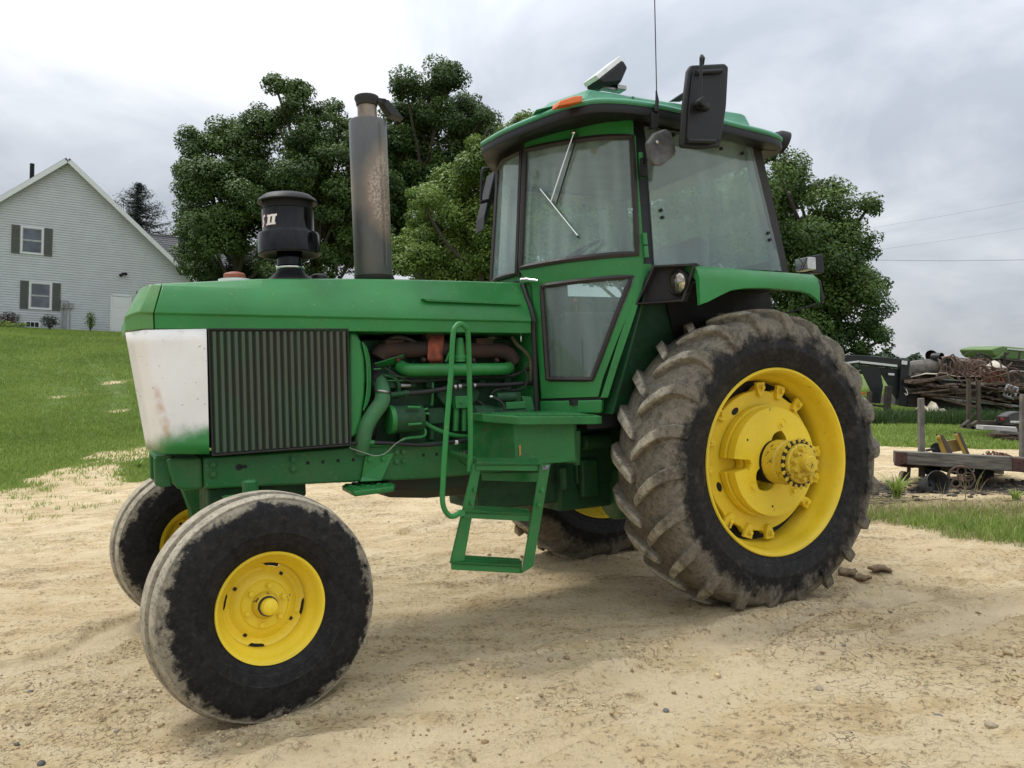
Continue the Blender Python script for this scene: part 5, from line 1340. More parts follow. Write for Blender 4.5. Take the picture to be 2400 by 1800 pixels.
# ---- boarding ladder
lad = node('boarding_ladder', TR)
yl = -.95
mb = MB(); mb.plate([(-1.782,-0.95,0.92), (-1.739,-0.95,0.92), (-1.845,-0.95,0.489), (-1.916,-0.95,0.487)], (0, .006, 0)); mb.plate([(-1.782,-0.95,0.92), (-1.916,-0.95,0.487), (-1.895,-0.9,0.479), (-1.759,-0.9,0.915)], (.005, 0, 0)); mb.build('ladder_stile', GREEN_STEP, lad, 0, .002)
mb = MB(); mb.plate([(-1.441,-0.965,0.892), (-1.382,-0.965,0.89), (-1.391,-0.965,0.862), (-1.5,-0.965,0.417), (-1.562,-0.965,0.396)], (0, .006, 0)); mb.plate([(-1.441,-0.965,0.892), (-1.562,-0.965,0.396), (-1.533,-0.91,0.386), (-1.41,-0.91,0.886)], (.005, 0, 0)); mb.build('ladder_stile', GREEN_STEP, lad, 0, .002)
def tread(a, b, c, d, e, f_):
    """front plate a b c d (top-left, top-right, bottom-right, bottom-left), back edge e f"""
    mb = MB(); mb.plate([a, b, c, d], (0, .005, 0)); mb.plate([a, b, f_, e], (0, 0, -.006)); o = mb.build('ladder_tread', GREEN_STEP, lad, 0, .002)
    g = MB()
    for r_ in range(4):
        l_, q_ = lerp(a, e, r_/3), lerp(b, f_, r_/3)
        for k in range(34):
            p = lerp(l_, q_, (k+.5*(r_ % 2)+.25)/34.5); g.box(off(p, (0, 0, .004)), (.0055, .012, .009))
    kind(g.build('tread_teeth', GREEN_STEP, o, 0), 'stuff')
    return o
tread((-1.767,-0.955,0.917), (-1.43,-0.955,0.891), (-1.441,-0.955,0.861), (-1.77,-0.955,0.892), off((-1.767,-0.955,0.917), (.06, .11, .012)), off((-1.43,-0.955,0.891), (.05, .11, .010)))
tread((-1.838,-0.955,0.708), (-1.499,-0.955,0.659), (-1.505,-0.955,0.629), (-1.841,-0.955,0.682), off((-1.838,-0.955,0.708), (.06, .11, .004)), off((-1.499,-0.955,0.659), (.05, .11, .004)))
tread((-1.91,-0.955,0.487), (-1.555,-0.955,0.423), (-1.557,-0.955,0.391), (-1.911,-0.955,0.458), off((-1.91,-0.955,0.487), (.06, .11, .004)), off((-1.555,-0.955,0.423), (.05, .11, .004)))
mb = MB(); mb.plate([(-1.699,-0.86,0.865), (-1.394,-0.86,0.842), (-1.4,-0.86,0.797), (-1.696,-0.86,0.831)], (0, .006, 0)); mb.build('ladder_backplate', GREEN_STEP, lad, 0, .002)
for pt in ((-1.782,-0.952,0.803), (-1.802,-0.952,0.747), (-1.44,-0.967,0.771), (-1.46,-0.967,0.704)): MB().bolt(pt, (0, -1, 0), .008, .014).build('ladder_bolt', GREEN, lad, 30)
mb = MB(); mb.cyl((-1.846,-0.95,0.703), (-1.861,-0.985,0.709), .014, n=12); mb.build('rail_boss', GREEN, lad, 40)
mb = MB(); mb.plate([(-1.431,-0.968,0.885), (-1.396,-0.968,0.887), (-1.399,-0.968,0.865), (-1.432,-0.968,0.865)], (0, -.0015, 0)); mb.build('ladder_plate', plain('dark_label', (.03, .035, .06), .4, c2=(.25, .25, .28), scale=70), lad, 0)
for y0, x0 in ((-.62, -1.62), (-.62, -1.45)):
    mb = MB(); mb.tube([(x0, -.30, .93), (x0+.03, -.62, .90), (x0-.02, -.90, .89)], .014, 8); mb.build('ladder_hanger', GREEN_RAIL, lad, 40)
P = [(-1.855,-0.96,0.711), (-1.903,-0.98,0.699), (-1.931,-0.98,0.714), (-1.95,-0.98,0.761), (-1.944,-0.975,0.845), (-1.915,-0.97,1.086), (-1.882,-0.965,1.32), (-1.86,-0.96,1.508), (-1.843,-0.955,1.547), (-1.819,-0.95,1.561), (-1.79,-0.94,1.547), (-1.772,-0.93,1.506), (-1.771,-0.92,1.237), (-1.777,-0.92,1.012), (-1.787,-0.92,0.885)]
mb = MB(); mb.tube(catmull(P, 8), .0122, 12); mb.build('handrail', GREEN, TR, 60)
# small foot step on the rail
fs = node('foot_step', TR)
mb = MB(); mb.plate([(-2.09,-0.296,0.942), (-1.935,-0.296,0.948), (-2.002,-0.296,0.829), (-2.01,-0.305,0.813), (-2.125,-0.305,0.817), (-2.112,-0.296,0.839)], (0, -.008, 0)); mb.build('step_bracket', GREEN, fs, 0, .003)
pad = [(-2.186,-0.19,0.795), (-2.048,-0.069,0.795), (-1.922,-0.12,0.795), (-1.955,-0.355,0.795), (-1.99,-0.443,0.795), (-2.21,-0.496,0.795)]
mb = MB(); mb.plate(pad, (0, 0, -.028)); mb.build('step_pad', GREEN, fs, 30, .008, 3)
g = MB()
for i in range(5):
    for j in range(3):
        p = lerp(lerp(pad[0], pad[1], (j+.6)/3.2), lerp(pad[5], pad[3], (j+.6)/3.2), (i+.5)/5)
        g.box(off(p, (0, 0, .002)), (.022, .012, .008))
kind(g.build('pad_lugs', GREEN, fs, 0, .002), 'stuff')
for pt in ((-2.069,-0.305,0.927), (-1.996,-0.305,0.926)): MB().bolt(pt, (0, -1, 0), .012, .012).build('step_bolt', GREEN, fs, 30)

# ------------------------------------------------------------------ house on the rise (local frame: x along the gable wall, y into the house, z up)
HO = thing('house', 'grey sided house with steep white trimmed gable on the grassy rise', 'house', (-22.3013, 45.0, 1.4474), math.atan2(.53189, .84681))
SIDING = plain('vinyl_siding', (.555, .57, .59), .6, var=.10, scale=1.2)
SHUT = plain('shutter_grey', (.105, .112, .105), .6, var=.15)
TRIM = plain('white_trim', (.74, .75, .75), .5, var=.06)
SHINGLE = plain('roof_shingle', (.16, .155, .16), .9, c2=(.085, .085, .09), scale=9, bump=.4, bscale=30)
def make_pane():
    M_ = Mat('window_pane')
    n = M_.noise(1.6, 3, .5)
    M_.bsdf(M_.mix(M_.mrange(n, .35, .65), (.05, .062, .085), (.10, .115, .14)), .06, 0, M_.bump(M_.noise(2.2, 2, .5), .15, .02), 0, .9)
    return M_.m
PANE = make_pane()
ap = (-2.531,9.063); l_ = (-5.531,6.542); r_ = (3.386,3.792)
sl_l = (ap[1]-l_[1])/(ap[0]-l_[0]); sl_r = (ap[1]-r_[1])/(r_[0]-ap[0])
EAVE_R = ap[0]+(ap[1]-2.75)/sl_r; EAVE_L = ap[0]-(ap[1]-2.75)/sl_l
mb = MB()
lap = .130; z = -.35
def xl(q): return max(EAVE_L, ap[0]-(ap[1]-q)/sl_l) if q > 2.75 else EAVE_L
def xr(q): return min(EAVE_R, ap[0]+(ap[1]-q)/sl_r) if q > 2.75 else EAVE_R
while z < ap[1]-.04:
    # each board: flat face, then a cove stepping back under the next board
    st = [(z, -.001), (z+.002, -.034), (z+.088, -.026), (z+.112, -.003), (min(z+lap, ap[1]-.005), -.001)]
    vs = []
    for q, y in st:
        q = min(q, ap[1]-.005); vs += [(xl(q), y, q), (xr(q), y, q)]
    mb.add(vs, [(2*i, 2*i+1, 2*i+3, 2*i+2) for i in range(4)])
    z += lap
kind(mb.build('siding', SIDING, HO, 0), 'stuff')
mb = MB(); mb.plate([(EAVE_L, .01, -.6), (EAVE_R, .01, -.6), (EAVE_R, .01, 2.75), (ap[0], .01, ap[1]), (EAVE_L, .01, 2.75)], (0, 11.5, 0)); mb.build('wall', SIDING, HO, 0)
# roof slabs and rake boards
def slab(x0, z0, x1, z1, y0, y1, th):
    d = V((x1-x0, 0, z1-z0)).normalized(); n = V((-d.z, 0, d.x))
    if n.z < 0: n = -n
    mb = MB(); mb.plate([(x0, y0, z0), (x1, y0, z1), (x1+n.x*th, y0, z1+n.z*th), (x0+n.x*th, y0, z0+n.z*th)], (0, y1-y0, 0)); return mb
xr2, zr2 = EAVE_R+.35, 2.75-.35*sl_r; xl2, zl2 = EAVE_L-.35, 2.75-.35*sl_l
slab(ap[0], ap[1]+.02, xr2, zr2+.02, -.36, 12, .13).build('roof', SHINGLE, HO, 0)
slab(ap[0], ap[1]+.02, xl2, zl2+.02, -.36, 12, .13).build('roof', SHINGLE, HO, 0)
slab(ap[0], ap[1]-.13, xr2, zr2-.13, -.385, -.355, .23).build('rake_board', TRIM, HO, 0)
slab(ap[0], ap[1]-.13, xl2, zl2-.13, -.385, -.355, .23).build('rake_board', TRIM, HO, 0)
slab(ap[0], ap[1]-.02, xr2, zr2-.02, -.35, -.02, .025).build('soffit', TRIM, HO, 0)
slab(ap[0], ap[1]-.02, xl2, zl2-.02, -.35, -.02, .025).build('soffit', TRIM, HO, 0)
mb = MB(); c = (-4.123,8.929); mb.cyl((c[0], 1.2, c[1]-2.5), (c[0], 1.2, c[1]-.05), .11, n=12); mb.build('vent_pipe', DARK, HO, 40)
def window(x0, z0, x1, z1, shutters=True):
    w = .075
    mb = MB()
    mb.box(((x0+x1)/2, -.045, z1-w/2), (x1-x0, .08, w)); mb.box(((x0+x1)/2, -.03, z0+w/2), (x1-x0+.04, .09, w))
    mb.box((x0+w/2, -.045, (z0+z1)/2), (w, .078, z1-z0-2*w)); mb.box((x1-w/2, -.045, (z0+z1)/2), (w, .078, z1-z0-2*w))
    f = mb.build('window', TRIM, HO, 0, .006)
    zm = z0+(z1-z0)*.50
    for za, zb, yy in ((z0+w, zm, -.050), (zm, z1-w, -.058)):
        mb = MB()
        mb.box(((x0+x1)/2, yy, zb-.02), (x1-x0-2*w, .03, .04)); mb.box(((x0+x1)/2, yy, za+.02), (x1-x0-2*w, .03, .04))
        mb.box((x0+w+.02, yy, (za+zb)/2), (.04, .028, zb-za-.08)); mb.box((x1-w-.02, yy, (za+zb)/2), (.04, .028, zb-za-.08)); mb.build('sash', plain('sash_white', (.5, .51, .52), .5), f, 0)
        MB().box(((x0+x1)/2, yy+.004, (za+zb)/2), (x1-x0-2*w-.08, .01, zb-za-.08)).build('pane', PANE, f, 0)
    if shutters:
        for xs in (x0-.22, x1+.22):
            mb = MB(); mb.box((xs, -.042, (z0+z1)/2), (.38, .03, z1-z0+.05))
            for zz in (z0+.02, (z0+z1)/2, z1-.02): mb.box((xs, -.060, zz), (.38, .012, .07))
            for xx in (-.165, .165): mb.box((xs+xx, -.060, (z0+z1)/2), (.05, .011, z1-z0-.06))
            s_ = mb.build('shutter', SHUT, HO, 0)
            for k in range(22): MB().box((xs, -.058, z0+.09+k*(z1-z0-.18)/21), (.28, .012, .022), Matrix.Rotation(.5, 3, 'X')).build('louvre', SHUT, s_, 0)
window(-4.58, 3.92, -3.53, 5.36); window(-4.13, 1.04, -3.08, 2.49)
mb = MB(); mb.box((.285, -.035, 1.0), (.88, .05, 2.02)); dr = mb.build('door', TRIM, HO, 0, .006)
for (zz, hh) in ((1.62, .38), (1.02, .50), (.40, .52)):
    for xx in (.10, .47): MB().box((xx, -.062, zz), (.28, .012, hh)).build('door_panel', TRIM, dr, 0, .006)
mb = MB(); mb.box((-.20, -.03, 1.02), (.08, .08, 2.12)); mb.box((.77, -.03, 1.02), (.08, .08, 2.12)); mb.box((.285, -.03, 2.09), (.86, .08, .07)); mb.build('door_frame', TRIM, HO, 0)
mb = MB(); mb.box((1.20, -.045, 2.20), (.30, .06, .42)); mb.build('side_window', PANE, HO, 0)
c = (0.336,3.306)
mb = MB(); mb.box((c[0], -.06, c[1]), (.14, .10, .12)); mb.cyl((c[0]-.08, -.10, c[1]-.02), (c[0]-.14, -.20, c[1]-.12), .05, .08, 12); mb.cyl((c[0]+.10, -.10, c[1]+.05), (c[0]+.14, -.20, c[1]-.02), .05, .08, 12); mb.build('flood_light', DARK, HO, 40)
MET = plain('meter_grey', (.36, .37, .37), .5)
c = (-2.475,1.407)
mb = MB(); mb.box((c[0], -.09, c[1]), (.34, .16, .46)); me_ = mb.build('meter_box', MET, HO, 0, .02)
mb = MB(); mb.cyl((c[0], -.16, c[1]-.02), (c[0], -.26, c[1]-.02), .10, .08, 20); mb.build('meter_dial', plain('meter_glass', (.25, .26, .26), .2), me_, 40)
for dx_, r0 in ((-.10, .035), (.06, .055), (.27, .022)):
    mb = MB(); mb.cyl((c[0]+dx_, -.08, -.1), (c[0]+dx_, -.08, c[1]-.2), r0, n=10); mb.build('conduit', MET, HO, 40)
mb = MB(); mb.box((c[0]+.32, -.07, c[1]-.05), (.2, .10, .30)); mb.build('junction_box', MET, HO, 0, .01)
c = (-4.584,0.642)
mb = MB(); mb.box((c[0], -.06, c[1]), (.16, .10, .20)); mb.tube([(c[0], -.06, c[1]-.1), (c[0]-.02, -.06, c[1]-.5)], .015, 6); mb.build('outlet_box', MET, HO, 0)
# basement window with its well
a_, b_ = (-4.308,0.39), (-3.558,0.051)
mb = MB(); mb.box(((a_[0]+b_[0])/2, -.03, (a_[1]+b_[1])/2), (b_[0]-a_[0], .06, a_[1]-b_[1])); bw = mb.build('basement_window', TRIM, HO, 0)
for k in range(3):
    w_ = (b_[0]-a_[0]-.16)/3; MB().box((a_[0]+.08+w_*(k+.5), -.062, (a_[1]+b_[1])/2), (w_-.03, .01, a_[1]-b_[1]-.10)).build('pane', DARK, bw, 0)
# lower wing behind, its shingled roof facing the yard
rl, rr2 = (1.15, 6.30), (9.5, 6.30)
yr, ye, ze = 6.0, 2.2, 2.75
courses = 24
mb = MB()
for k in range(courses):
    t0, t1 = k/courses, (k+1)/courses
    y0, y1 = ye+(yr-ye)*t0, ye+(yr-ye)*t1; z0, z1 = ze+(rl[1]-ze)*t0, ze+(rl[1]-ze)*t1
    x = .6
    while x < 10:
        w_ = .30*(1+.3*rng.random()); d = .010+.016*rng.random()
        mb.add([(x, y0-.01, z0+d+.02), (x+w_-.012, y0-.01, z0+d+.02), (x+w_-.012, y1, z1+.006), (x, y1, z1+.006), (x, y0-.01, z0), (x+w_-.012, y0-.01, z0)], [(0, 1, 2, 3), (4, 5, 1, 0)])
        x += w_
kind(mb.build('wing_shingles', SHINGLE, HO, 0), 'stuff')
mb = MB(); mb.plate([(.6, ye, ze-.06), (.6, yr, rl[1]-.06), (.6, yr+3.8, ze-.06)], (9.4, 0, 0)); mb.build('wing_roof', SHINGLE, HO, 0)
mb = MB(); mb.tube([(.6, yr, 6.33), (10, yr, 6.33)], .06, 6); mb.build('ridge_cap', SHINGLE, HO, 0)
mb = MB(); mb.box((5.6, 5.9, 1.0), (8.4, 6.8, 3.4)); mb.build('wing_wall', SIDING, HO, 0)
HO_M = Matrix.Translation((-22.3013, 45.0, 1.4474)) @ Matrix.Rotation(math.atan2(.53189, .84681), 4, 'Z')

# ------------------------------------------------------------------ trees and plants
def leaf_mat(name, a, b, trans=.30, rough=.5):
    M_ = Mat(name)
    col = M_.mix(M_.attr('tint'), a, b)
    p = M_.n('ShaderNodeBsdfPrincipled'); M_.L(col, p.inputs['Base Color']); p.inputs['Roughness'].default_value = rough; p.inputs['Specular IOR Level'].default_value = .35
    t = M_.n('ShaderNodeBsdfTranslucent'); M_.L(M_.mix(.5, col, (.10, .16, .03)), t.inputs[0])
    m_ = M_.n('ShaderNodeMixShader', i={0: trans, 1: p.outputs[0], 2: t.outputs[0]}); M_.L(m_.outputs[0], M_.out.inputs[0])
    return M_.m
def unit(n):
    v = rng.normal(size=(n, 3)); return v/np.linalg.norm(v, axis=1, keepdims=True)
def leaf_quads(pos, nrm, size, droop=.35, asp=.72):
    """one bent kite per leaf"""
    n = len(pos)
    r_ = unit(n)
    t = np.cross(nrm, r_); t /= np.linalg.norm(t, axis=1, keepdims=True)+1e-9
    t = t+np.array([0, 0, -droop]); t /= np.linalg.norm(t, axis=1, keepdims=True)
    b = np.cross(nrm, t); b /= np.linalg.norm(b, axis=1, keepdims=True)+1e-9
    nn = np.cross(t, b)
    s = size[:, None]
    v = np.stack([pos-t*s*.5, pos+b*s*asp*.5+t*s*.05+nn*s*.10, pos+t*s*.55-nn*s*.06, pos-b*s*asp*.5+t*s*.05+nn*s*.10], 1)
    f = np.arange(n*4).reshape(n, 4)
    return v.reshape(-1, 3), f
BARK = plain('bark', (.085, .070, .055), .9, c2=(.04, .034, .028), scale=8, bump=.6, bscale=25)
def tree(name, label, cat, lobes, base, mat, group, leaf=.17, dens=1.0, trunk_r=.28, clump=.55, top=None, limbs=True):
    """lobes: (centre, radius); the crown is leaf clumps spread over and inside the lobes"""
    root = thing(name, label, cat, base, 0, group)
    B = np.array(base)
    P, N, T = [], [], []
    for c, r0 in lobes:
        c = np.array(c)-B
        nc = max(6, int(15*(r0/.9)**1.9*dens**.5))
        d = unit(nc*2); d = d[d[:, 2] > -.75][:nc]
        rad = r0*(.35+.75*rng.random(len(d))**.7)
        cc = c+d*rad[:, None]*np.array([1, 1, .86])
        ton = rng.normal(.47, .20)
        for q, dd in zip(cc, d):
            rc = clump*(.55+.75*rng.random())*min(1, .45+r0/1.6)
            nl = int(170*dens*(rc/.55)**2/(leaf/.17)**2)+6
            u_ = unit(nl); u_[:, 2] = u_[:, 2]*.9+.12
            rr = rc*(.35+.65*rng.random(nl)**.5)
            p = q+u_*rr[:, None]*np.array([1.08, 1.08, .92])
            nrm = u_*.55+dd*.35+np.array([0, 0, .55])+rng.normal(0, .38, (nl, 3)); nrm /= np.linalg.norm(nrm, axis=1, keepdims=True)
            P.append(p); N.append(nrm); T.append(np.clip(ton+rng.normal(0, .12)+rng.normal(0, .16, nl)+.34*u_[:, 2], 0, 1))  # tint rises towards each clump's top: light painted into the leaf colour
    P, N, T = np.concatenate(P), np.concatenate(N), np.concatenate(T)
    v, f = leaf_quads(P, N, leaf*(.7+.6*rng.random(len(P))))
    np_mesh('crown', v, f, mat, root, {'tint': np.repeat(T, 4)})
    mb = MB()
    cz = np.mean([np.array(c) for c, r0 in lobes], 0)-B
    tp = cz*np.array([.7, .7, 1.0])+np.array([0, 0, .5])
    path = [(0, 0, -.4), (0, 0, .15*tp[2]), tuple(tp*np.array([.4, .4, .5])), tuple(tp*np.array([.8, .8, .85])), tuple(tp*1.08)]
    path = catmull(path, 5)
    mb.tube(path, list(np.linspace(trunk_r, trunk_r*.18, len(path))), 10)
    mb.lathe([(-.1, trunk_r*1.7), (.25, trunk_r*1.15)], (0, 0, 0), (0, 0, 1), 12)
    mb.build('trunk', BARK, root, 50)
    if limbs:
        mb = MB()
        for c, r0 in lobes:
            c = np.array(c)-B
            k = np.clip((c[2]*.62)/max(tp[2], 1), .25, .95)
            s_ = np.array(path[int(k*(len(path)-1))])
            m1 = s_*.5+c*.5+np.array([0, 0, -.25])+rng.normal(0, .12, 3)
            pts = catmull([tuple(s_), tuple(m1), tuple(c), tuple(c+np.array([0, 0, r0*.6])+rng.normal(0, .15, 3))], 4)
            mb.tube(pts, list(np.linspace(trunk_r*.34, .018, len(pts))), 6)
            for _ in range(3):
                d = unit(1)[0]; d[2] = abs(d[2]); e_ = c+d*r0*.8
                mb.tube([tuple(c), tuple((c+e_)/2+rng.normal(0, .06, 3)), tuple(e_)], [.03, .02, .008], 5)
        kind(mb.build('limbs', BARK, root, 50), 'stuff')
    return root
def L_(depth, lst, jit=1.2): return lst
MAPLE_A = leaf_mat('dark_maple_leaf', (.022, .050, .012), (.105, .170, .038), .22)
MAPLE_B = leaf_mat('mid_maple_leaf', (.024, .056, .013), (.115, .185, .042), .24)
MAPLE_C = leaf_mat('pale_maple_leaf', (.055, .115, .020), (.225, .320, .066), .30)
ASH = leaf_mat('ash_leaf', (.032, .072, .016), (.135, .215, .050), .28)
GRP = 'broad-leaved trees behind the tractor'
def lob(depth, rows):
    return [((x, y+dy, z), r_) for ((x, y, z), r_, dy) in rows]
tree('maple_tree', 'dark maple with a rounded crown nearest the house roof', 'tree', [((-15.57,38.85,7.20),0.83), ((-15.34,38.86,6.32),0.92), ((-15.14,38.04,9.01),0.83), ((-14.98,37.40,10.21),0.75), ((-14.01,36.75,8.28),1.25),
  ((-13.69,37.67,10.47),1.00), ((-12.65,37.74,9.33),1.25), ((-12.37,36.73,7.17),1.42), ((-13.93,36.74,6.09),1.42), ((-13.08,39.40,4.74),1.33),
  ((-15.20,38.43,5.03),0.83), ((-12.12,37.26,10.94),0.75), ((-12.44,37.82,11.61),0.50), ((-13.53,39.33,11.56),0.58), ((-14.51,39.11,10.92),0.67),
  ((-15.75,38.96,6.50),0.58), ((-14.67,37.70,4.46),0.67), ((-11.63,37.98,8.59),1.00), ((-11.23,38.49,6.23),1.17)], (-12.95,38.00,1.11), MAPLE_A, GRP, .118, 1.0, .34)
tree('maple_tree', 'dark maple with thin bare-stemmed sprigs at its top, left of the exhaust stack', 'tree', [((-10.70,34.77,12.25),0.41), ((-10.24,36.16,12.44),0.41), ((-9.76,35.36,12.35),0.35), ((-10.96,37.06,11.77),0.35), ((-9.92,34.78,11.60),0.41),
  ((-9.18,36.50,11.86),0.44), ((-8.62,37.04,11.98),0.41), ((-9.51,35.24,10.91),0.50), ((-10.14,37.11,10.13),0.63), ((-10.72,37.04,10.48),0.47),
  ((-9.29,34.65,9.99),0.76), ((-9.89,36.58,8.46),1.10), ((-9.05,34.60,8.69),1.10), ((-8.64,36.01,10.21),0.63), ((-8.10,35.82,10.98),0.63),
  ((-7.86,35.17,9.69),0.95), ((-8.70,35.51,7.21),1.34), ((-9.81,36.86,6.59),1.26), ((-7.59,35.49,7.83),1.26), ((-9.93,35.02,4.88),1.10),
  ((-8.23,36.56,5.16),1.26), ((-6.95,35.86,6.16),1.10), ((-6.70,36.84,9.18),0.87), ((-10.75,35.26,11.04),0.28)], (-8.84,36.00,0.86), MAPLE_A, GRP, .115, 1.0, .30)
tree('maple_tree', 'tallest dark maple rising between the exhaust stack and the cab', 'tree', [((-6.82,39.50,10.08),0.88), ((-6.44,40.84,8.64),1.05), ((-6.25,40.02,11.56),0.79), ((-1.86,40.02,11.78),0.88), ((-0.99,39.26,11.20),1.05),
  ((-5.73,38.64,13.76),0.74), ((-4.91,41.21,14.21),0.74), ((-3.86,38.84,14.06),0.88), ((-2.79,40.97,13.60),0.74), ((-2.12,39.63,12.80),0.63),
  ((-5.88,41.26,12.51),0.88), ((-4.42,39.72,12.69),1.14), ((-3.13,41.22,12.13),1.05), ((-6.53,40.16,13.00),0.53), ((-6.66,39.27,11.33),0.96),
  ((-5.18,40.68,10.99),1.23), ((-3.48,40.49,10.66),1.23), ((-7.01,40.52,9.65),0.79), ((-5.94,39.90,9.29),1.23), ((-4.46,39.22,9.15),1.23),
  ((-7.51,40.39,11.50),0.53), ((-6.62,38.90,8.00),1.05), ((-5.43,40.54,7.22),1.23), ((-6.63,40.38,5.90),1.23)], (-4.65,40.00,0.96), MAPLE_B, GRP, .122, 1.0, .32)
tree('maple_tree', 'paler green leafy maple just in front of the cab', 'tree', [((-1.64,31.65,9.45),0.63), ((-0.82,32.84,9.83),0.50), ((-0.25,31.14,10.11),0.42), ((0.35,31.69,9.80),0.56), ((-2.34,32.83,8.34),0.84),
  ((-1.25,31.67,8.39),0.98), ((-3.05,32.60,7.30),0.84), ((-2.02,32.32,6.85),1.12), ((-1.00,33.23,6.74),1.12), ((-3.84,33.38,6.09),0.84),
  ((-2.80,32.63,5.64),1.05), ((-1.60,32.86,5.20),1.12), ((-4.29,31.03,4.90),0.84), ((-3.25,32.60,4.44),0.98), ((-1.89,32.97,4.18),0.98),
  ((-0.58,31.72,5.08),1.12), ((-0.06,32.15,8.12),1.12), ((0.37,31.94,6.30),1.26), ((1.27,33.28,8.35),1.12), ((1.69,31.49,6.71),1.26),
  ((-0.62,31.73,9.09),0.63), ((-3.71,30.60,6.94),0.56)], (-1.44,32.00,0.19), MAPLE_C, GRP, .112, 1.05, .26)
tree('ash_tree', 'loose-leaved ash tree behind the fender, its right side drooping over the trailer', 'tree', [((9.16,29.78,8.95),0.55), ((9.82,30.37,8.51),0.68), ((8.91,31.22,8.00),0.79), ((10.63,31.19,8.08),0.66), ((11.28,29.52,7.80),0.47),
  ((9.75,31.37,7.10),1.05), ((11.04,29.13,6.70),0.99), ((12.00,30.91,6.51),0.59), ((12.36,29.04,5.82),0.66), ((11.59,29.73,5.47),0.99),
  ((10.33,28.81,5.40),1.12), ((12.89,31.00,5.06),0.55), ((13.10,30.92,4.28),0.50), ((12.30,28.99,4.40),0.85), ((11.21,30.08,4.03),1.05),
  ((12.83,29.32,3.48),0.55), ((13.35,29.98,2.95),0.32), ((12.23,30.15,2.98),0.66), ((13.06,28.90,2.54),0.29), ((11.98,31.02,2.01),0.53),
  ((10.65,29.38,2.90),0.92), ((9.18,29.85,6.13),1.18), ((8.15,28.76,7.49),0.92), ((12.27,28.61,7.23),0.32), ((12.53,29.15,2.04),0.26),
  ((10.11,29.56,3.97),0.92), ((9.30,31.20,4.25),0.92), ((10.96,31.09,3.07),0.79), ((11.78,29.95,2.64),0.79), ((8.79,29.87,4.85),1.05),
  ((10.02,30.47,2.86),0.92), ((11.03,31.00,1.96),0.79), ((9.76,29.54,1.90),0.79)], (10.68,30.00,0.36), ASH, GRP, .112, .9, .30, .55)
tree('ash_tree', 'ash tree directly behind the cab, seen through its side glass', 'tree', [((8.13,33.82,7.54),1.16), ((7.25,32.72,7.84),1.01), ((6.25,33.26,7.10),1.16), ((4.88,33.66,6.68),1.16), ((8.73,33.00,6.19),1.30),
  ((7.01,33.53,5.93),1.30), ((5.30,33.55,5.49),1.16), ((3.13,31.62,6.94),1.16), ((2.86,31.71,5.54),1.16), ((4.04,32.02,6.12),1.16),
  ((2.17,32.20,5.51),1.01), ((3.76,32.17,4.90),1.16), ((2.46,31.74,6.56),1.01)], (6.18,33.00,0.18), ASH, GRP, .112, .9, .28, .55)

# spruce beyond the house
def spruce(base, h, rad):
    root = thing('spruce_tree', 'dark spruce tip rising behind the grey house roof', 'tree', base)
    P, N, T = [], [], []
    lv = 40
    mb = MB(); mb.cyl((0, 0, 0), (0, 0, h), .22, .02, 8); mb.build('trunk', BARK, root, 50)
    br = MB()
    for k in range(lv):
        t = (k+.5)/lv; z = h*(.22+.77*t); rr = rad*(1-t)**.80+.12
        nb = int(7+8*(1-t))
        for j in range(nb):
            a = rng.random()*2*PI; l_ = rr*(.65+.5*rng.random())
            s_ = np.linspace(0, 1, max(5, int(l_*6)))
            pts = np.stack([np.cos(a)*l_*s_, np.sin(a)*l_*s_, z+l_*(-.28*s_+.38*s_**2.2)], -1)
            br.tube([tuple(p) for p in (pts[0], pts[len(pts)//2], pts[-1])], [.03, .02, .006], 4)
            for p, q in zip(pts, s_):
                m_ = 9
                pp = p+rng.normal(0, .13, (m_, 3))*np.array([1, 1, .7]); P.append(pp)
                n_ = rng.normal(0, .5, (m_, 3))+np.array([0, 0, .8]); N.append(n_/np.linalg.norm(n_, axis=1, keepdims=True)); T.append(np.clip(.2+.5*q+rng.normal(0, .15, m_), 0, 1))
    P, N, T = map(np.concatenate, (P, N, T))
    v, f = leaf_quads(P, N, .20*(.6+.7*rng.random(len(P))), .1, .22)
    np_mesh('crown', v, f, leaf_mat('spruce_needle', (.008, .018, .013), (.026, .046, .030), .05), root, {'tint': np.repeat(T, 4)})
    kind(br.build('limbs', BARK, root, 50), 'stuff')
sp0 = (-27.347,58,12.237)
spruce((sp0[0], sp0[1], 1.2), sp0[2]-1.2, 5.6)

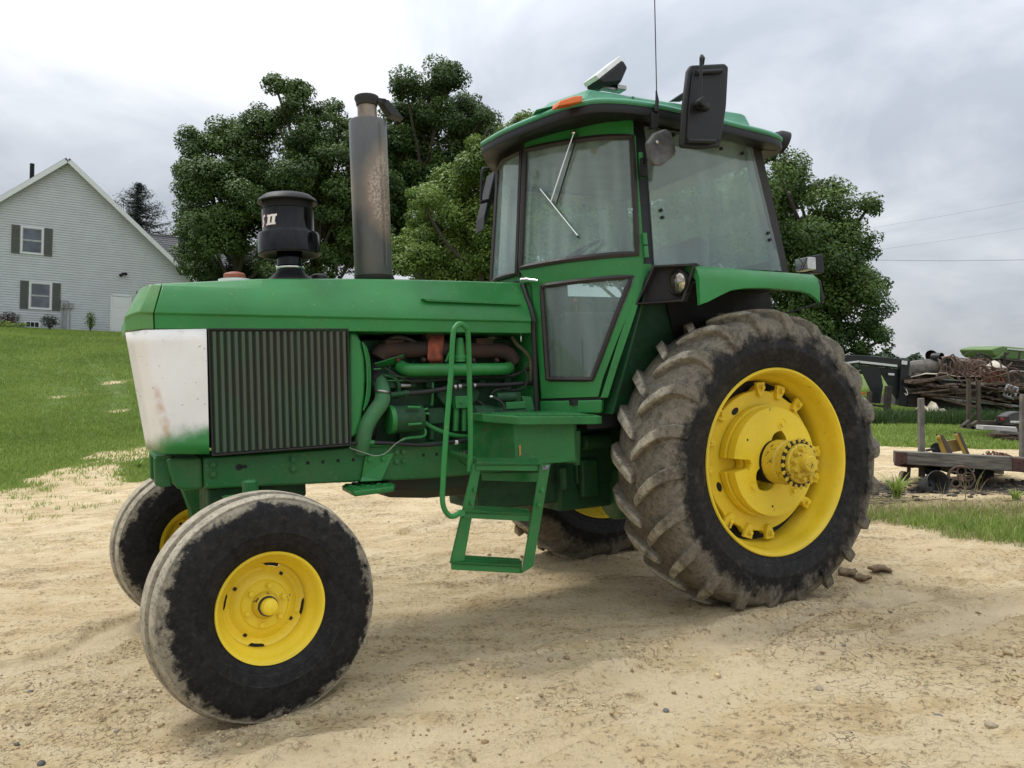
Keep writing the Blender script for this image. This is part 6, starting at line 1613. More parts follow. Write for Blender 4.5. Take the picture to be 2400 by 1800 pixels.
# grass blades
def blades(n, name, x, y, hgt, wid, mat, lean=.5, tint=None, extra=0.0, simple=False):
    n = len(x); z = gz(x, y)
    th = rng.random(n)*2*PI; h = hgt*(.5+.8*rng.random(n)); w = wid*(.7+.6*rng.random(n))
    dx_, dy_ = np.cos(th), np.sin(th)
    le = lean*rng.random(n)*h; la = rng.random(n)*2*PI
    base = np.stack([x, y, z-.005], -1)
    sx = np.stack([dx_*w, dy_*w, 0*w], -1)*.5
    mid = base+np.stack([np.cos(la)*le*.35, np.sin(la)*le*.35, h*.6], -1)
    tip = base+np.stack([np.cos(la)*le, np.sin(la)*le, h*(1-.25*lean*rng.random(n))], -1)
    v = np.stack([base-sx, base+sx, mid+sx*.7, mid-sx*.7, tip], 1).reshape(-1, 3)
    o = np.arange(n)[:, None]*5
    f = np.concatenate([o+np.array([[0, 1, 2]]), o+np.array([[0, 2, 3]]), o+np.array([[3, 2, 4]])])
    if tint is None: tint = np.clip(rng.normal(.5, .22, n)+(fbm(x*.6, y*.6, 3, 7)-.5)*.9, 0, 1)
    if simple:
        v = np.stack([base-sx, base+sx, tip], 1).reshape(-1, 3)
        ob = np_mesh(name, v, np.arange(3*n).reshape(n, 3), mat, None, {'tint': np.repeat(tint, 3)}); kind(ob, 'stuff'); return ob
    ob = np_mesh(name, v, f, mat, None, {'tint': np.repeat(tint, 5)}); kind(ob, 'stuff'); return ob
GRASS = leaf_mat('grass_blade', (.15, .235, .038), (.36, .46, .105), .35, .6)
DRY = leaf_mat('dry_grass_blade', (.17, .15, .06), (.42, .35, .17), .25, .7)
# yard lawn, left: fine near blades, coarser single-faced blades farther up the slope
N0 = 130000
yy = 9.5+9.5*rng.random(N0); xx = -yy*(.25+.70*rng.random(N0))
k = rng.random(N0) < masks(xx, yy)[0]
d_ = yy[k]
blades(0, 'lawn_grass', xx[k], yy[k], .060+.0012*d_, .0050+.00075*d_, GRASS, .9)
N0 = 340000
yy = 18.5+30*rng.random(N0)**1.15; xx = -yy*(-.35+1.35*rng.random(N0)**.8)
k = rng.random(N0) < masks(xx, yy)[0]*np.clip(1.15-(yy-12)*.012, .3, 1)*np.where(xx < -.28*yy, 1, .4)
d_ = yy[k]
blades(0, 'lawn_grass', xx[k], yy[k], .060+.0012*d_, .0060+.0010*d_, GRASS, .9, simple=True)
# grass beyond the dirt road, right
N1 = 60000
yy = 12.2+7*rng.random(N1); xx = yy*(.34+.46*rng.random(N1))
k = rng.random(N1) < masks(xx, yy)[0]
d_ = yy[k]
blades(0, 'verge_grass', xx[k], yy[k], .07+.0012*d_, .006+.0007*d_, GRASS, .9)
N1 = 90000
yy = 18.5+26*rng.random(N1)**1.2; xx = yy*(.12+.95*rng.random(N1))
k = rng.random(N1) < masks(xx, yy)[0]
d_ = yy[k]
blades(0, 'verge_grass', xx[k], yy[k], .07+.0012*d_, .008+.0011*d_, GRASS, .9, simple=True)
# strip of longer grass beside the rear wheel
N2 = 60000
xx = 2.3+5.2*rng.random(N2); yy = 3.6+4.2*rng.random(N2)
st = masks(xx, yy)[1]
k = rng.random(N2) < st*np.clip(fbm(xx*2.2, yy*2.2, 3, 44)*2.4-.45, 0.08, 1)
up = np.clip((yy[k]-(6.62-.27*(xx[k]-3.45)))/.5, 0, 1)
g_ = rng.random(k.sum()) > up*.75
xg, yg = xx[k], yy[k]
blades(0, 'strip_grass', xg[g_], yg[g_], .105, .0062, GRASS, 1.1)
blades(0, 'strip_straw', xg[~g_], yg[~g_], .10, .0045, DRY, 1.4)
xx = 2.6+6*rng.random(9000); yy = 6.9+1.6*rng.random(9000)
k = rng.random(9000) < masks(xx, yy)[3]*.8
blades(0, 'fallen_straw', xx[k], yy[k], .05, .0045, DRY, 3.2)
# rank weeds round the parked trailer
xx = 7.2+7.0*rng.random(16000); yy = 17.2+1.5*rng.random(16000)
k = rng.random(16000) < np.clip(fbm(xx*.9, yy*.9, 3, 66)*2.6-.7, 0, 1)
blades(0, 'tall_grass', xx[k], yy[k], .34, .020, leaf_mat('rank_grass', (.018, .045, .014), (.06, .115, .030), .25, .6), .8)
# scattered tufts creeping over the dirt
xx = np.concatenate([rng.uniform(-9.3, -6.6, 260)+0*1, rng.uniform(-9, -5, 200)]); yy = np.concatenate([rng.uniform(8.0, 13.5, 260), rng.uniform(9, 17, 200)])
m_ = 9; xx = (xx[:, None]+rng.normal(0, .045, (460, m_))).ravel(); yy = (yy[:, None]+rng.normal(0, .045, (460, m_))).ravel()
blades(0, 'dirt_tufts', xx, yy, .07, .009, GRASS, 1.2)

def weed(name, label, cat, base, n, h, w, mat, lean, group=None):
    """a tuft of long arching blades"""
    P, F, T = [], [], []
    for i in range(n):
        a = rng.random()*2*PI; hh = h*(.55+.6*rng.random()); r0 = .05*rng.random(2)
        ln = lean*(.3+rng.random())*hh
        pts = []
        for t in (0, .35, .7, 1):
            pts.append((r0[0]+math.cos(a)*ln*t**1.6, r0[1]+math.sin(a)*ln*t**1.6, hh*(t-.35*lean*t*t)))
        px_, py_ = -math.sin(a)*w/2, math.cos(a)*w/2; o = len(P)
        for q, s_ in zip(pts, (.8, 1, .7, .1)): P += [(q[0]-px_*s_, q[1]-py_*s_, q[2]), (q[0]+px_*s_, q[1]+py_*s_, q[2])]
        for j in range(3): F.append((o+2*j, o+2*j+1, o+2*j+3, o+2*j+2))
        T += [rng.random()]*8
    o = np_mesh(name, P, F, mat, None, {'tint': np.array(T)})
    o.location = base; tag(o, label, cat, group); return o
def on(p, dz=0): return (p[0], p[1], float(gz(p[0], p[1])[0])+dz)
weed('weed_clump', 'bright green arching grass clump at the front of the old cart', 'weed', on((3.868,7.981,0.176)), 70, .30, .014, GRASS, .7)
weed('weed_clump', 'small green weed on the dirt left of the front weight brackets', 'weed', on((-6.455,13.987,-0.897)), 34, .20, .016, GRASS, .8)
weed('weed_clump', 'small green weed among straw right of the coal bucket', 'weed', on((4.781,7.547,0.278)), 36, .14, .010, GRASS, .8)
for (px_, py_, hh, lb) in (((4.217,7.366,0.236), 0, .34, 'tall dry stalk standing in front of the spoked cart wheel'), ((4.741,8.103,0.25), 0, .30, 'pair of thin dry stalks between the two cart wheels'), ((4.187,7.714,0.217), 0, .28, 'leaning dry stalk crossing the coal bucket')):
    weed('dry_stalk', lb, 'weed', on(px_), 5, hh, .006, DRY, .35)
# shrubs along the house wall
def shrub(name, label, u, h, w, mat, n=500, stem=True):
    p = HO_M @ V((u, -.75, -.02)); root = thing(name, label, 'shrub', p)
    d = unit(n); rr = rng.random(n)**.45
    P = d*rr[:, None]*np.array([w/2, w/2, h*.42])+np.array([0, 0, h*.58])
    v, f = leaf_quads(P, d*.6+np.array([0, 0, .5]), .10*(.6+.8*rng.random(n)))
    np_mesh('foliage', v, f, mat, root, {'tint': rng.random(n*4)})
    mb = MB()
    for _ in range(7):
        e_ = unit(1)[0]*np.array([w/2, w/2, 0])*.7; mb.tube([(0, 0, -.05), (e_[0]*.4, e_[1]*.4, h*.4), (e_[0], e_[1], h*.85)], [.02, .014, .006], 5)
    mb.build('stem', BARK, root, 50)
RED_LF = leaf_mat('purple_leaf', (.05, .03, .03), (.11, .07, .06), .2)
u_ = (-5.009,0.054)[0]; shrub('shrub', 'purplish shrub at the house corner left of the basement window', u_, .85, 1.0, RED_LF, 420)
u_ = (-3.165,0.166)[0]; shrub('shrub', 'low dark shrub between basement window and meter conduits', u_, .85, .95, leaf_mat('dusk_leaf', (.03, .045, .03), (.08, .10, .07), .2), 420)
u_ = (-1.255,0.281)[0]; shrub('shrub', 'thin green sapling halfway between the meter and the white door', u_, 1.15, .6, MAPLE_C, 190)
u_ = (-5.197,-0.024)[0]; shrub('shrub', 'bright green ground plants at the foot of the house wall', u_, .35, 2.4, GRASS, 700)
c = HO_M @ V(((-2.812,0.417)[0], -.6, .35))
mb = MB(); mb.tube([(0, 0, -.4), (0, 0, 0)], .012, 6); mb.ball((0, 0, .05), .09, sc=(1, 1, 1.2)); tag(mb.build('garden_lamp', TRIM, None, 50), 'small white garden lamp on a stake beside the dark shrub', 'lamp').location = c

# ------------------------------------------------------------------ things parked and piled to the right of the tractor
WOODG = plain('weathered_wood', (.21, .19, .165), .9, c2=(.085, .080, .07), scale=7, bump=.5, bscale=40)
WOODB = plain('brown_old_wood', (.105, .078, .055), .9, c2=(.05, .04, .032), scale=8, bump=.5, bscale=40)
TBLK = plain('trailer_black', (.013, .014, .016), .45, var=.4)
TDARK = plain('weathered_dark_steel', (.030, .027, .023), .8, c2=(.05, .035, .024), scale=7)
REFL = plain('reflective_strip', (.72, .72, .70), .4, var=.12, scale=20)
CREAM = plain('cream_sheet_metal', (.60, .56, .46), .5, c2=(.40, .34, .24), scale=3)
def make_wood(name, a, b, axis_scale=(1.2, 14, 14)):
    M_ = Mat(name)
    n = M_.noise(3.0, 8, .7, M_.co(axis_scale), .3)
    M_.bsdf(M_.ramp(n, (.32, b), (.5, tuple((x+y)/2 for x, y in zip(a, b))), (.66, a)), .9, 0, M_.bump(n, .6, .01), 0, .2); return M_.m
BEAM = make_wood('cart_beam_wood', (.26, .235, .195), (.055, .055, .048))
class Th:
    def __init__(s, name, label, cat, loc, group=None):
        s.o = thing(name, label, cat, loc, 0, group); s.l = tuple(loc)
    def part(s, name, mb, mat, smooth=0, bevel=0, parent=None, label=None, **k):
        q = mb.build(name, mat, parent or s.o, smooth, bevel, origin=s.l, **k)
        if label: q['label'] = label
        return q
def one(name, label, cat, mb, mat, loc, group=None, smooth=0, bevel=0, **k):
    q = mb.build(name, mat, None, smooth, bevel, origin=loc, **k); q.location = loc; return tag(q, label, cat, group)
def pl(pts, dy):
    """plate facing the yard with depth dy away from it"""
    return MB().plate(pts, (0, dy, 0))

# ---- gooseneck trailer
D = 20.0
t = Th('flatbed_trailer', 'black gooseneck flatbed trailer with white reflective strips, loaded with scrap', 'trailer', on((9.5, D, 0)))
mb = pl([(7.777,20,1.801), (8.516,20,1.828), (8.94,20,1.818), (9.821,20,1.778), (9.826,20,1.556), (9.063,20,1.56), (8.53,20,1.617), (7.798,20,1.474)], .30)
t.part('gooseneck', mb, TBLK, 0, .015)
mb = pl([(8.034,19.95,1.603), (8.546,19.95,1.693), (8.549,19.95,1.651), (8.037,19.95,1.561)], .05); mb.plate([(8.567,19.95,1.688), (9.49,19.95,1.635), (9.493,19.95,1.582), (8.571,19.95,1.636)], (0, .05, 0)); t.part('reflective_strip', mb, REFL)
mb = pl([(9.589,19.98,1.777), (9.823,19.98,1.768), (9.803,19.98,1.142), (9.818,19.98,0.623), (9.615,19.98,0.634), (9.611,19.98,1.164)], .22); t.part('neck_upright', mb, TBLK, 0, .01)
t.part('white_marker', pl([(9.61,19.93,1.747), (9.726,19.93,1.742), (9.722,19.93,1.647), (9.606,19.93,1.652)], .05), REFL)
t.part('gusset_plate', pl([(8.575,20,1.577), (9.085,20,1.55), (9.201,20,1.09), (9.157,20,0.652), (8.881,20,0.659), (8.937,20,0.917)], .06), TBLK)
t.part('gusset_plate', pl([(9.131,20.1,1.551), (9.675,20.1,1.525), (9.682,20.1,0.651), (9.563,20.1,0.837), (9.396,20.1,1.095), (9.219,20.1,1.353)], .06), TBLK)
t.part('white_marker', pl([(9.302,19.97,1.424), (9.44,19.97,1.42), (9.444,19.97,1.368), (9.306,19.97,1.371)], .04), REFL)
t.part('landing_leg', pl([(9.11,19.6,1.101), (9.245,19.6,1.108), (9.24,19.6,0.275), (9.127,19.6,0.259)], .14), TDARK, 0, .006)
t.part('landing_leg', pl([(8.818,19.9,0.937), (8.902,19.9,0.941), (8.893,19.9,0.603), (8.829,19.9,0.61)], .14), WOODB, 0, .006)
t.part('leg_foot', pl([(9.028,19.5,0.272), (9.254,19.5,0.294), (9.269,19.5,0.233), (9.042,19.5,0.211)], .3), TDARK)
t.part('cross_brace', pl([(8.827,19.9,0.642), (9.357,19.9,0.605), (9.361,19.9,0.552), (8.831,19.9,0.589)], .12), TDARK)
t.part('chain_hook', MB().tube(catmull([(9.63,19.7,1.05), (9.669,19.7,0.948), (9.64,19.7,0.905), (9.606,19.7,0.945)], 5), .012, 6), REFL, 40)
mb = pl([(9.793,20,1.12), (10.432,20,1.078), (10.301,20,0.827), (10.083,20,0.603), (9.85,20,0.602)], .5); t.part('deck_nose', mb, TDARK)
t.part('deck_toolbox', pl([(9.725,19.9,1.089), (10.443,19.9,1.083), (10.449,19.9,0.988), (9.732,19.9,0.994)], .5), WOODG, 0, .01)
mb = pl([(10.256,20,0.867), (13.471,20,0.701), (13.49,20,0.457), (11.32,20,0.528), (10.317,20,0.605), (10.083,20,0.603)], 2.2); t.part('deck_beam', mb, TDARK)
mb = pl([(10.165,19.85,0.913), (13.366,19.85,0.759), (13.371,19.85,0.696), (10.18,19.85,0.861)], .3); t.part('rub_rail', mb, TDARK)
mb = MB()
for k in range(12):
    a, b = 2186+k*18.4, 2186+k*18.4+16.5
    f_ = lambda x, o: (lerp((10.351,19.82,0.903), (12.713,19.82,0.786), (x-2186)/224), o)
    p0, p1 = f_(a, 0)[0], f_(b, 0)[0]
    mb.plate([p0, p1, off(p1, (0, 0, -.052)), off(p0, (0, 0, -.052))], (0, .02, 0))
t.part('reflective_strip', mb, REFL)
t.part('red_marker', pl([(10.139,19.8,0.919), (10.297,19.8,0.912), (10.302,19.8,0.849), (10.144,19.8,0.862)], .03), plain('red_reflector', (.28, .03, .03), .4))
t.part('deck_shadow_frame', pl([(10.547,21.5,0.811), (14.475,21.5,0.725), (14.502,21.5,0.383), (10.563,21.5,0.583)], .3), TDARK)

# ---- scrap on the trailer
GS = 'scrap piled on the trailer'
mb = MB(); P = [(10.079,20.6,1.535), (10.477,20.6,1.61), (10.942,20.6,1.677)]; mb.tube(catmull(P, 4), [.19, .20, .21, .205, .20, .20, .195, .19, .20], 12)
lg = one('log', 'thick grey weathered log lying behind the trailer neck', 'log', mb, WOODG, (10.477,20.6,1.61), GS, 40)
mb = MB(); mb.lathe([(-.16, .12), (-.16, .145), (-.05, .15), (.14, .13)], (10.756,20.8,1.918), (-.5, -.75, .1), 20); mb.lathe([(-.15, .001), (-.15, .14)], (10.756,20.8,1.918), (-.5, -.75, .1), 20)
one('rusty_drum', 'brown open-ended drum on top of the log, left of the black bucket', 'drum', mb, RUST, (10.756,20.8,1.918), GS, 40)
mb = MB(); mb.lathe([(-.10, .09), (-.10, .115), (.14, .10)], (10.743,20.5,1.886), (.4, -.85, .1), 18); mb.lathe([(-.06, .001), (-.06, .11)], (10.743,20.5,1.886), (.4, -.85, .1), 18)
one('black_bucket', 'round black bucket tipped on top of the log', 'bucket', mb, TBLK, (10.743,20.5,1.886), GS, 40)
mb = pl([(10.61,20.2,1.848), (10.675,20.2,1.83), (10.797,20.2,1.473), (10.73,20.2,1.512)], .03); one('bent_strip', 'thin grey strip hanging down over the end of the log', 'sheet metal', mb, STEEL, (10.699,20.2,1.639), GS)
# rusty corrugated pipe
mb = MB(); c0, c1 = V((10.832,20.2,1.731)), V((12.522,21.6,1.73)); ax = (c1-c0).normalized()
pr = []; Lp = (c1-c0).length; n_ = 26
for k in range(n_+1): pr.append((Lp*k/n_, .165+.012*(k % 2)))
mb.lathe(pr, c0, ax, 22); tp = one('corrugated_pipe', 'rusty ribbed pipe lying with its open end to the left of the wire tangle', 'pipe', mb, plain('pipe_rust', (.22, .13, .085), .85, c2=(.09, .055, .04), scale=4), tuple(c0), GS, 0)
mb = MB(); mb.lathe([(.05, .001), (.05, .15)], c0, ax, 20); mb.build('pipe_inside', DARK, tp, 0, origin=tuple(c0))
mb = pl([(10.798,20.4,1.9), (11,20.4,1.942), (11.404,20.4,1.876), (11.549,20.4,1.808), (11.018,20.4,1.835), (10.871,20.4,1.774)], .35); one('sheet_scrap', 'pinkish bent sheet resting over the ribbed pipe', 'sheet metal', mb, plain('faded_red_sheet', (.42, .27, .2), .7, c2=(.55, .5, .45), scale=2.5), (11.167,20.4,1.875), GS)
# tangle of wire and vines
mb = MB()
wc = [(10.906,20,1.706), (11.227,20,1.669), (11.498,20,1.577), (11.346,20,1.485), (11.077,20,1.534), (11.597,20,1.667)]
for k in range(58):
    c = V(wc[k % len(wc)])+V(rng.normal(0, .12, 3)); r0 = .10+.22*rng.random(); tl = unit(1)[0]; u_ = V(tl).orthogonal().normalized(); w_ = V(tl).cross(u_)
    a0 = rng.random()*6; sp_ = 2+3*rng.random()
    mb.tube([c+u_*r0*math.cos(a0+sp_*q)*1.5+w_*r0*.7*math.sin(a0+sp_*q)+V((0, 0, -.1*q)) for q in np.linspace(0, 1, 9)], .006+.006*rng.random(), 4)
for k in range(3): mb.tube([V((10.714,19.9,1.708))+V((math.cos(a)*.19+.03*k, 0, math.sin(a)*.19)) for a in np.linspace(0, 2*PI, 20)], .010, 5)
q = one('wire_tangle', 'tangle of brown rusty wire heaped over the pipe', 'wire', mb, plain('brown_wire', (.13, .085, .06), .85), (11.228,20,1.648), GS)
# brush and boards below the log
mb = MB()
for k in range(90):
    a = V((9.654,19.7,1.302))+V((rng.random()*2.7, rng.random()*.5-.2, rng.random()*.42-.36-.05*rng.random())); l_ = .3+.9*rng.random(); d = V((1, rng.normal(0, .3), rng.normal(-.05, .14))).normalized()
    mb.box(a+d*l_/2, (l_, .06+.1*rng.random(), .02+.05*rng.random()), d.to_track_quat('X', 'Z').to_matrix())
kind(mb.build('scrap_boards', make_wood('scrap_wood', (.20, .15, .105), (.045, .034, .026), (2, 9, 9)), t.o, 0, origin=t.l), 'stuff')
mb = pl([(9.775,20,1.384), (11.187,20,1.476), (12.689,20,1.235), (12.724,20,0.759), (10.382,20,0.884), (9.798,20,1.046)], 1.0); t.part('load_heap', mb, plain('dark_debris', (.035, .03, .024), .95, c2=(.06, .045, .032), scale=3, bump=.8, bscale=9))
mb = MB()
P = [[(9.774,19.8,1.347), (10.134,19.8,1.449), (10.553,19.8,1.45), (10.975,19.8,1.419), (11.497,19.8,1.456)], [(10.222,20.6,1.368), (10.542,20.6,1.471), (10.978,20.6,1.472), (11.417,20.6,1.439), (11.959,20.6,1.489)]]
mb.grid(P); one('long_sheet', 'long pale sheet-metal strip across the scrap under the pipe', 'sheet metal', mb, CREAM, (10.555,19.8,1.429), GS, 40, solid=.02)
mb = pl([(10.299,19.7,1.346), (11.135,19.7,1.325), (11.554,19.7,1.305), (12.08,19.7,1.248), (12.099,19.7,0.988), (10.739,19.7,1.023)], .6); mb2 = pl([(10.272,19.65,1.356), (11.106,19.65,1.336), (11.545,19.65,1.317), (11.547,19.65,1.285), (11.108,19.65,1.305), (10.274,19.65,1.325)], .1)
bt_ = one('feed_bunk', 'long dark trough with a thin green rim lying on the trailer deck', 'trough', mb, plain('trough_dark', (.028, .032, .024), .8), (11.144,19.7,1.2), GS, 0, .01)
mb2.build('rim', plain('pale_green_rim', (.20, .27, .20), .6), bt_, 0, origin=(11.144,19.7,1.2))
# curved cream sheet, red hopper, grille panel
g0 = [[(11.594,20,1.561), (11.736,19.9,1.57), (11.965,19.9,1.603), (12.24,20,1.71)], [(11.896,20.3,1.73), (12.003,20.2,1.801), (12.177,20.2,1.757), (12.413,20.3,1.713)], [(12.215,20.6,1.861), (12.268,20.6,1.875), (12.347,20.6,1.846), (12.507,20.6,1.745)]]
mb = MB(); mb.grid(g0); one('curved_sheet', 'cream curved metal sheet standing above the red hopper', 'sheet metal', mb, CREAM, (11.914,20,1.683), GS, 40, solid=.015)
mb = pl([(11.548,19.9,1.54), (11.966,19.9,1.592), (12.171,19.9,1.244), (11.888,19.9,1.219), (11.567,19.9,1.287)], .5); mb.plate([(11.936,19.85,1.592), (11.978,19.85,1.594), (12.171,19.85,1.257), (12.12,19.85,1.244)], (0, .1, 0)); one('red_hopper', 'faded orange-red hopper side under the curved sheet', 'hopper', mb, plain('faded_red', (.36, .085, .04), .7, c2=(.20, .06, .035), scale=3), (11.876,19.9,1.388), GS)
gp = (12.05,19.5,1.12)
mb = MB()
for a, b in (((2362,903), (2385,911)), ((2352,926), (2377,934)), ((2362,903), (2352,926)), ((2385,911), (2377,934)), ((2368,905), (2359,928)), ((2379,909), (2370,932)), ((2358,914), (2381,922))):
    pass
fr = [(11.965,19.5,1.281), (12.229,19.5,1.212), (12.155,19.5,0.949), (11.891,19.5,1.029)]
def seg(a, b, w_, mb): mb.tube([a, b], w_, 4)
for i in range(4): seg(fr[i], fr[(i+1) % 4], .028, mb)
for k in (.3, .62): seg(lerp(fr[0], fr[1], k), lerp(fr[3], fr[2], k), .02, mb)
seg(lerp(fr[0], fr[3], .55), lerp(fr[1], fr[2], .55), .02, mb)
one('silver_grille', 'silver plastic grille panel propped at the right end of the load', 'grille', mb, plain('silver_plastic', (.55, .56, .57), .35), gp, GS)
# crank on the load
mb = MB(); mb.tube(catmull([(11.336,20,1.908), (11.463,20,1.914), (11.488,20,2.01), (11.658,20,1.998), (11.845,20,1.902)], 4), .022, 6); mb.tube([(11.669,20,1.988), (11.669,20,1.84)], .02, 6); one('crank_handle', 'bent black crank handle sticking up over the load against the sky', 'crank', mb, TBLK, (11.579,20,1.92), GS, 40)

# loose iron: bent rods, pipes and plates strewn over the load
mb = MB()
for k in range(60):
    c = V((10.601,19.8,1.515))+V((rng.random()*1.75, rng.normal(0, .25), rng.normal(-.02, .12))); a = rng.random()*PI; l_ = .15+.5*rng.random()
    d = V((math.cos(a), .3, math.sin(a)*.6)); mb.tube(catmull([c-d*l_*.5, c+V((0, 0, rng.normal(0, .06))), c+d*l_*.5], 3), .010+.012*rng.random(), 5)
kind(mb.build('scrap_rods', plain('rod_rust', (.16, .095, .06), .85, c2=(.07, .045, .035), scale=3), t.o, 0, origin=t.l), 'stuff')
mb = MB()
for k in range(26):
    c = V((9.803,19.75,1.329))+V((rng.random()*2.6, rng.normal(0, .2), rng.normal(.02, .10)-.1)); s_ = .08+.16*rng.random()
    rt_ = Matrix.Rotation(rng.random()*3, 3, 'Z') @ Matrix.Rotation(rng.normal(0, .6), 3, 'X'); mb.box(c, (s_*1.6, s_, .02+.05*rng.random()), rt_)
kind(mb.build('scrap_plates', plain('plate_mix', (.26, .21, .17), .8, c2=(.10, .06, .045), scale=1.3), t.o, 0, origin=t.l), 'stuff')

# ---- green harvesting machine behind, right edge
t = Th('grain_machine', 'light green farm machine hull at the right edge behind the loaded trailer', 'farm machine', on((13.6, 22.5, 0)))
GH = painted('pale_green_paint', (.15, .25, .075), .6, dust_amt=.3)
t.part('hull', pl([(12.987,22,2.201), (13.077,22,2.24), (13.293,22,2.309), (14.694,22,2.252), (14.713,22,2.009), (13.201,22,1.979), (13.08,22,2.054)], 1.6), GH, 0, .03)
t.part('hull_stripe', pl([(13.418,21.95,2.257), (14.663,21.95,2.216), (14.667,21.95,2.17), (13.42,21.95,2.223)], .06), REFL)
t.part('cover_panel', pl([(13.096,21.9,1.963), (13.315,21.9,2.136), (14.638,21.9,2.11), (14.645,21.9,2.018)], .2), painted('moss_green', (.10, .20, .06), .6))
t.part('lower_body', pl([(13.202,22,1.968), (14.715,22,1.974), (14.785,22,1.057), (13.514,22,1.226)], 1.4), plain('machine_dark', (.028, .022, .018), .8, c2=(.06, .04, .03), scale=3))
for a, b in (((2354,826), (2353,858)), ((2392,822), (2382,862)), ((2364,866), (2363,885)), ((2353,845), (2400,858))): pass
for a, b in (((13.182,21.7,2.129), (13.198,21.7,1.763)), ((13.59,21.7,2.196), (13.533,21.7,1.734)), ((13.185,21.7,1.934), (14.06,21.7,1.898)), ((13.024,21.7,1.938), (13.285,21.7,2.134)), ((13.22,21.7,1.775), (14.071,21.7,1.761))):
    t.part('frame_bar', MB().tube([a, b], .03, 5), TDARK, 40)
t.part('hanging_hose', MB().tube(catmull([(13.262,21.6,1.459), (13.275,21.6,1.597), (13.42,21.6,1.65), (13.787,21.6,1.634)], 5), .018, 6), STEEL, 40)
t.part('leg', pl([(14.204,22.4,1.304), (14.346,22.4,1.311), (14.413,22.4,0.423), (14.271,22.4,0.415)], .2), TDARK)

# ---- crumpled sheet in the grass below the trailer
rows = []
for j in range(5):
    row = []
    for i in range(15):
        f_ = i/14
        a = lerp((9.748,19,0.543), (10.691,19,0.328), f_); z = (.34*math.sin(min(1, f_*1.3+.1)*PI)**.7+.10*math.sin(i*2.1)+.06*math.sin(i*4.7+j))*(1-abs(j-1.6)/3.2)
        row.append((a[0], a[1]+.22*j-.2, a[2]-.10+z))
    rows.append(row)
mb = MB(); mb.grid(rows); one('crumpled_sheet', 'crumpled cream sheet lying in long grass under the trailer', 'sheet metal', mb, CREAM, (10.2,19,0.424), None, 20, solid=.012)

# ---- small utility trailer with upright ramps
D = 15.2
t = Th('utility_trailer', 'low old utility trailer with upright ladder ramp and round fender', 'trailer', on((9.6, D, 0)))
t.part('ramp_rail', pl([(8.572,15.2,1.392), (8.637,15.2,1.387), (8.701,15.2,0.615), (8.629,15.2,0.612)], .06), WOODB, 0, .004)
t.part('ramp_rail', pl([(8.759,15.2,1.369), (8.823,15.2,1.372), (8.887,15.2,0.495), (8.821,15.2,0.516)], .06), WOODB, 0, .004)
for y in (897, 914, 934, 951, 972): pass
for a, b in (((8.66,15.25,1.354), (8.799,15.25,1.337)), ((8.672,15.25,1.193), (8.81,15.25,1.176)), ((8.684,15.25,1.024), (8.823,15.25,1.006)), ((8.694,15.25,0.878), (8.833,15.25,0.861)), ((8.705,15.25,0.733), (8.844,15.25,0.716))):
    t.part('ramp_rung', MB().box(tuple((p+q)/2 for p, q in zip(a, b)), (.16, .05, .028)), WOODB)
t.part('side_frame', pl([(8.879,15.2,0.616), (10.255,15.2,0.654), (10.263,15.2,0.549), (8.886,15.2,0.52)], .08), WOODB, 0, .006)
for a, b in (((8.548,15,0.616), (8.428,15,0.506)), ((8.692,15,0.608), (8.556,15,0.497)), ((8.396,15,0.505), (8.621,15,0.484)), ((8.589,15,0.491), (9.019,15,0.481))):
    mb = MB(); d = V(b)-V(a); mb.box((V(a)+V(b))/2, (d.length, .09, .05), d.to_track_quat('X', 'Z').to_matrix()); t.part('floor_frame', mb, WOODB)
fc = (9.571,15.1,0.547)
mb = MB(); P = []
for a in np.linspace(R(8), R(172), 16): P.append([(fc[0]+math.cos(a)*.36, fc[1], fc[2]+math.sin(a)*.27), (fc[0]+math.cos(a)*.36, fc[1]+.26, fc[2]+math.sin(a)*.27)])
mb.grid(P); mb.plate([(fc[0]+math.cos(a)*.35, fc[1]+.01, fc[2]+math.sin(a)*.26) for a in np.linspace(R(5), R(175), 14)], (0, .015, 0)); t.part('fender', mb, plain('grey_fender', (.085, .08, .08), .6), 40, solid=.006)
mb = pl([(9.097,15,0.724), (9.287,15,0.734), (9.294,15,0.638), (9.104,15,0.629)], .12); lb_ = t.part('lamp_box', mb, TDARK, 0, .006)
mb = MB(); c = (9.136,14.98,0.68); mb.cyl(c, (c[0], c[1]-.02, c[2]), .030, n=14); t.part('tail_lamp', mb, plain('red_lamp', (.35, .03, .035), .3), 40, parent=lb_)
mb = MB(); mb.lathe([(-.08, .16), (-.07, .22), (.07, .22), (.08, .16), (.08, .001)], (fc[0], fc[1]+.14, fc[2]-.06), (0, -1, 0), 22); t.part('wheel', mb, BLACK_DULL, 40)
GB = 'boards lying by the utility trailer'
for i, (a, b, w_, h_, lb, mt) in enumerate((((8.397,14.4,0.544), (9.07,14.4,0.54), .22, .07, 'long pale board against the side of the utility trailer', WHITE_P), ((8.425,14.1,0.446), (9.014,14.1,0.385), .20, .05, 'brown plank lowest in front of the utility trailer', WOODB),
                                        ((8.579,14.2,0.496), (9.146,14.2,0.472), .18, .05, 'grey plank below the pale board', WOODG), ((8.485,13.6,0.709), (8.817,13.6,0.712), .14, .03, 'short white board lying high beside the right cart post', WHITE_P))):
    d = V(b)-V(a); mb = MB(); mb.box((V(a)+V(b))/2, (d.length, w_, h_), d.to_track_quat('X', 'Z').to_matrix()); one('plank', lb, 'board', mb, mt if mt is not WHITE_P else plain('pale_board', (.50, .47, .44), .8, var=.25, scale=5), tuple((V(a)+V(b))/2), GB)
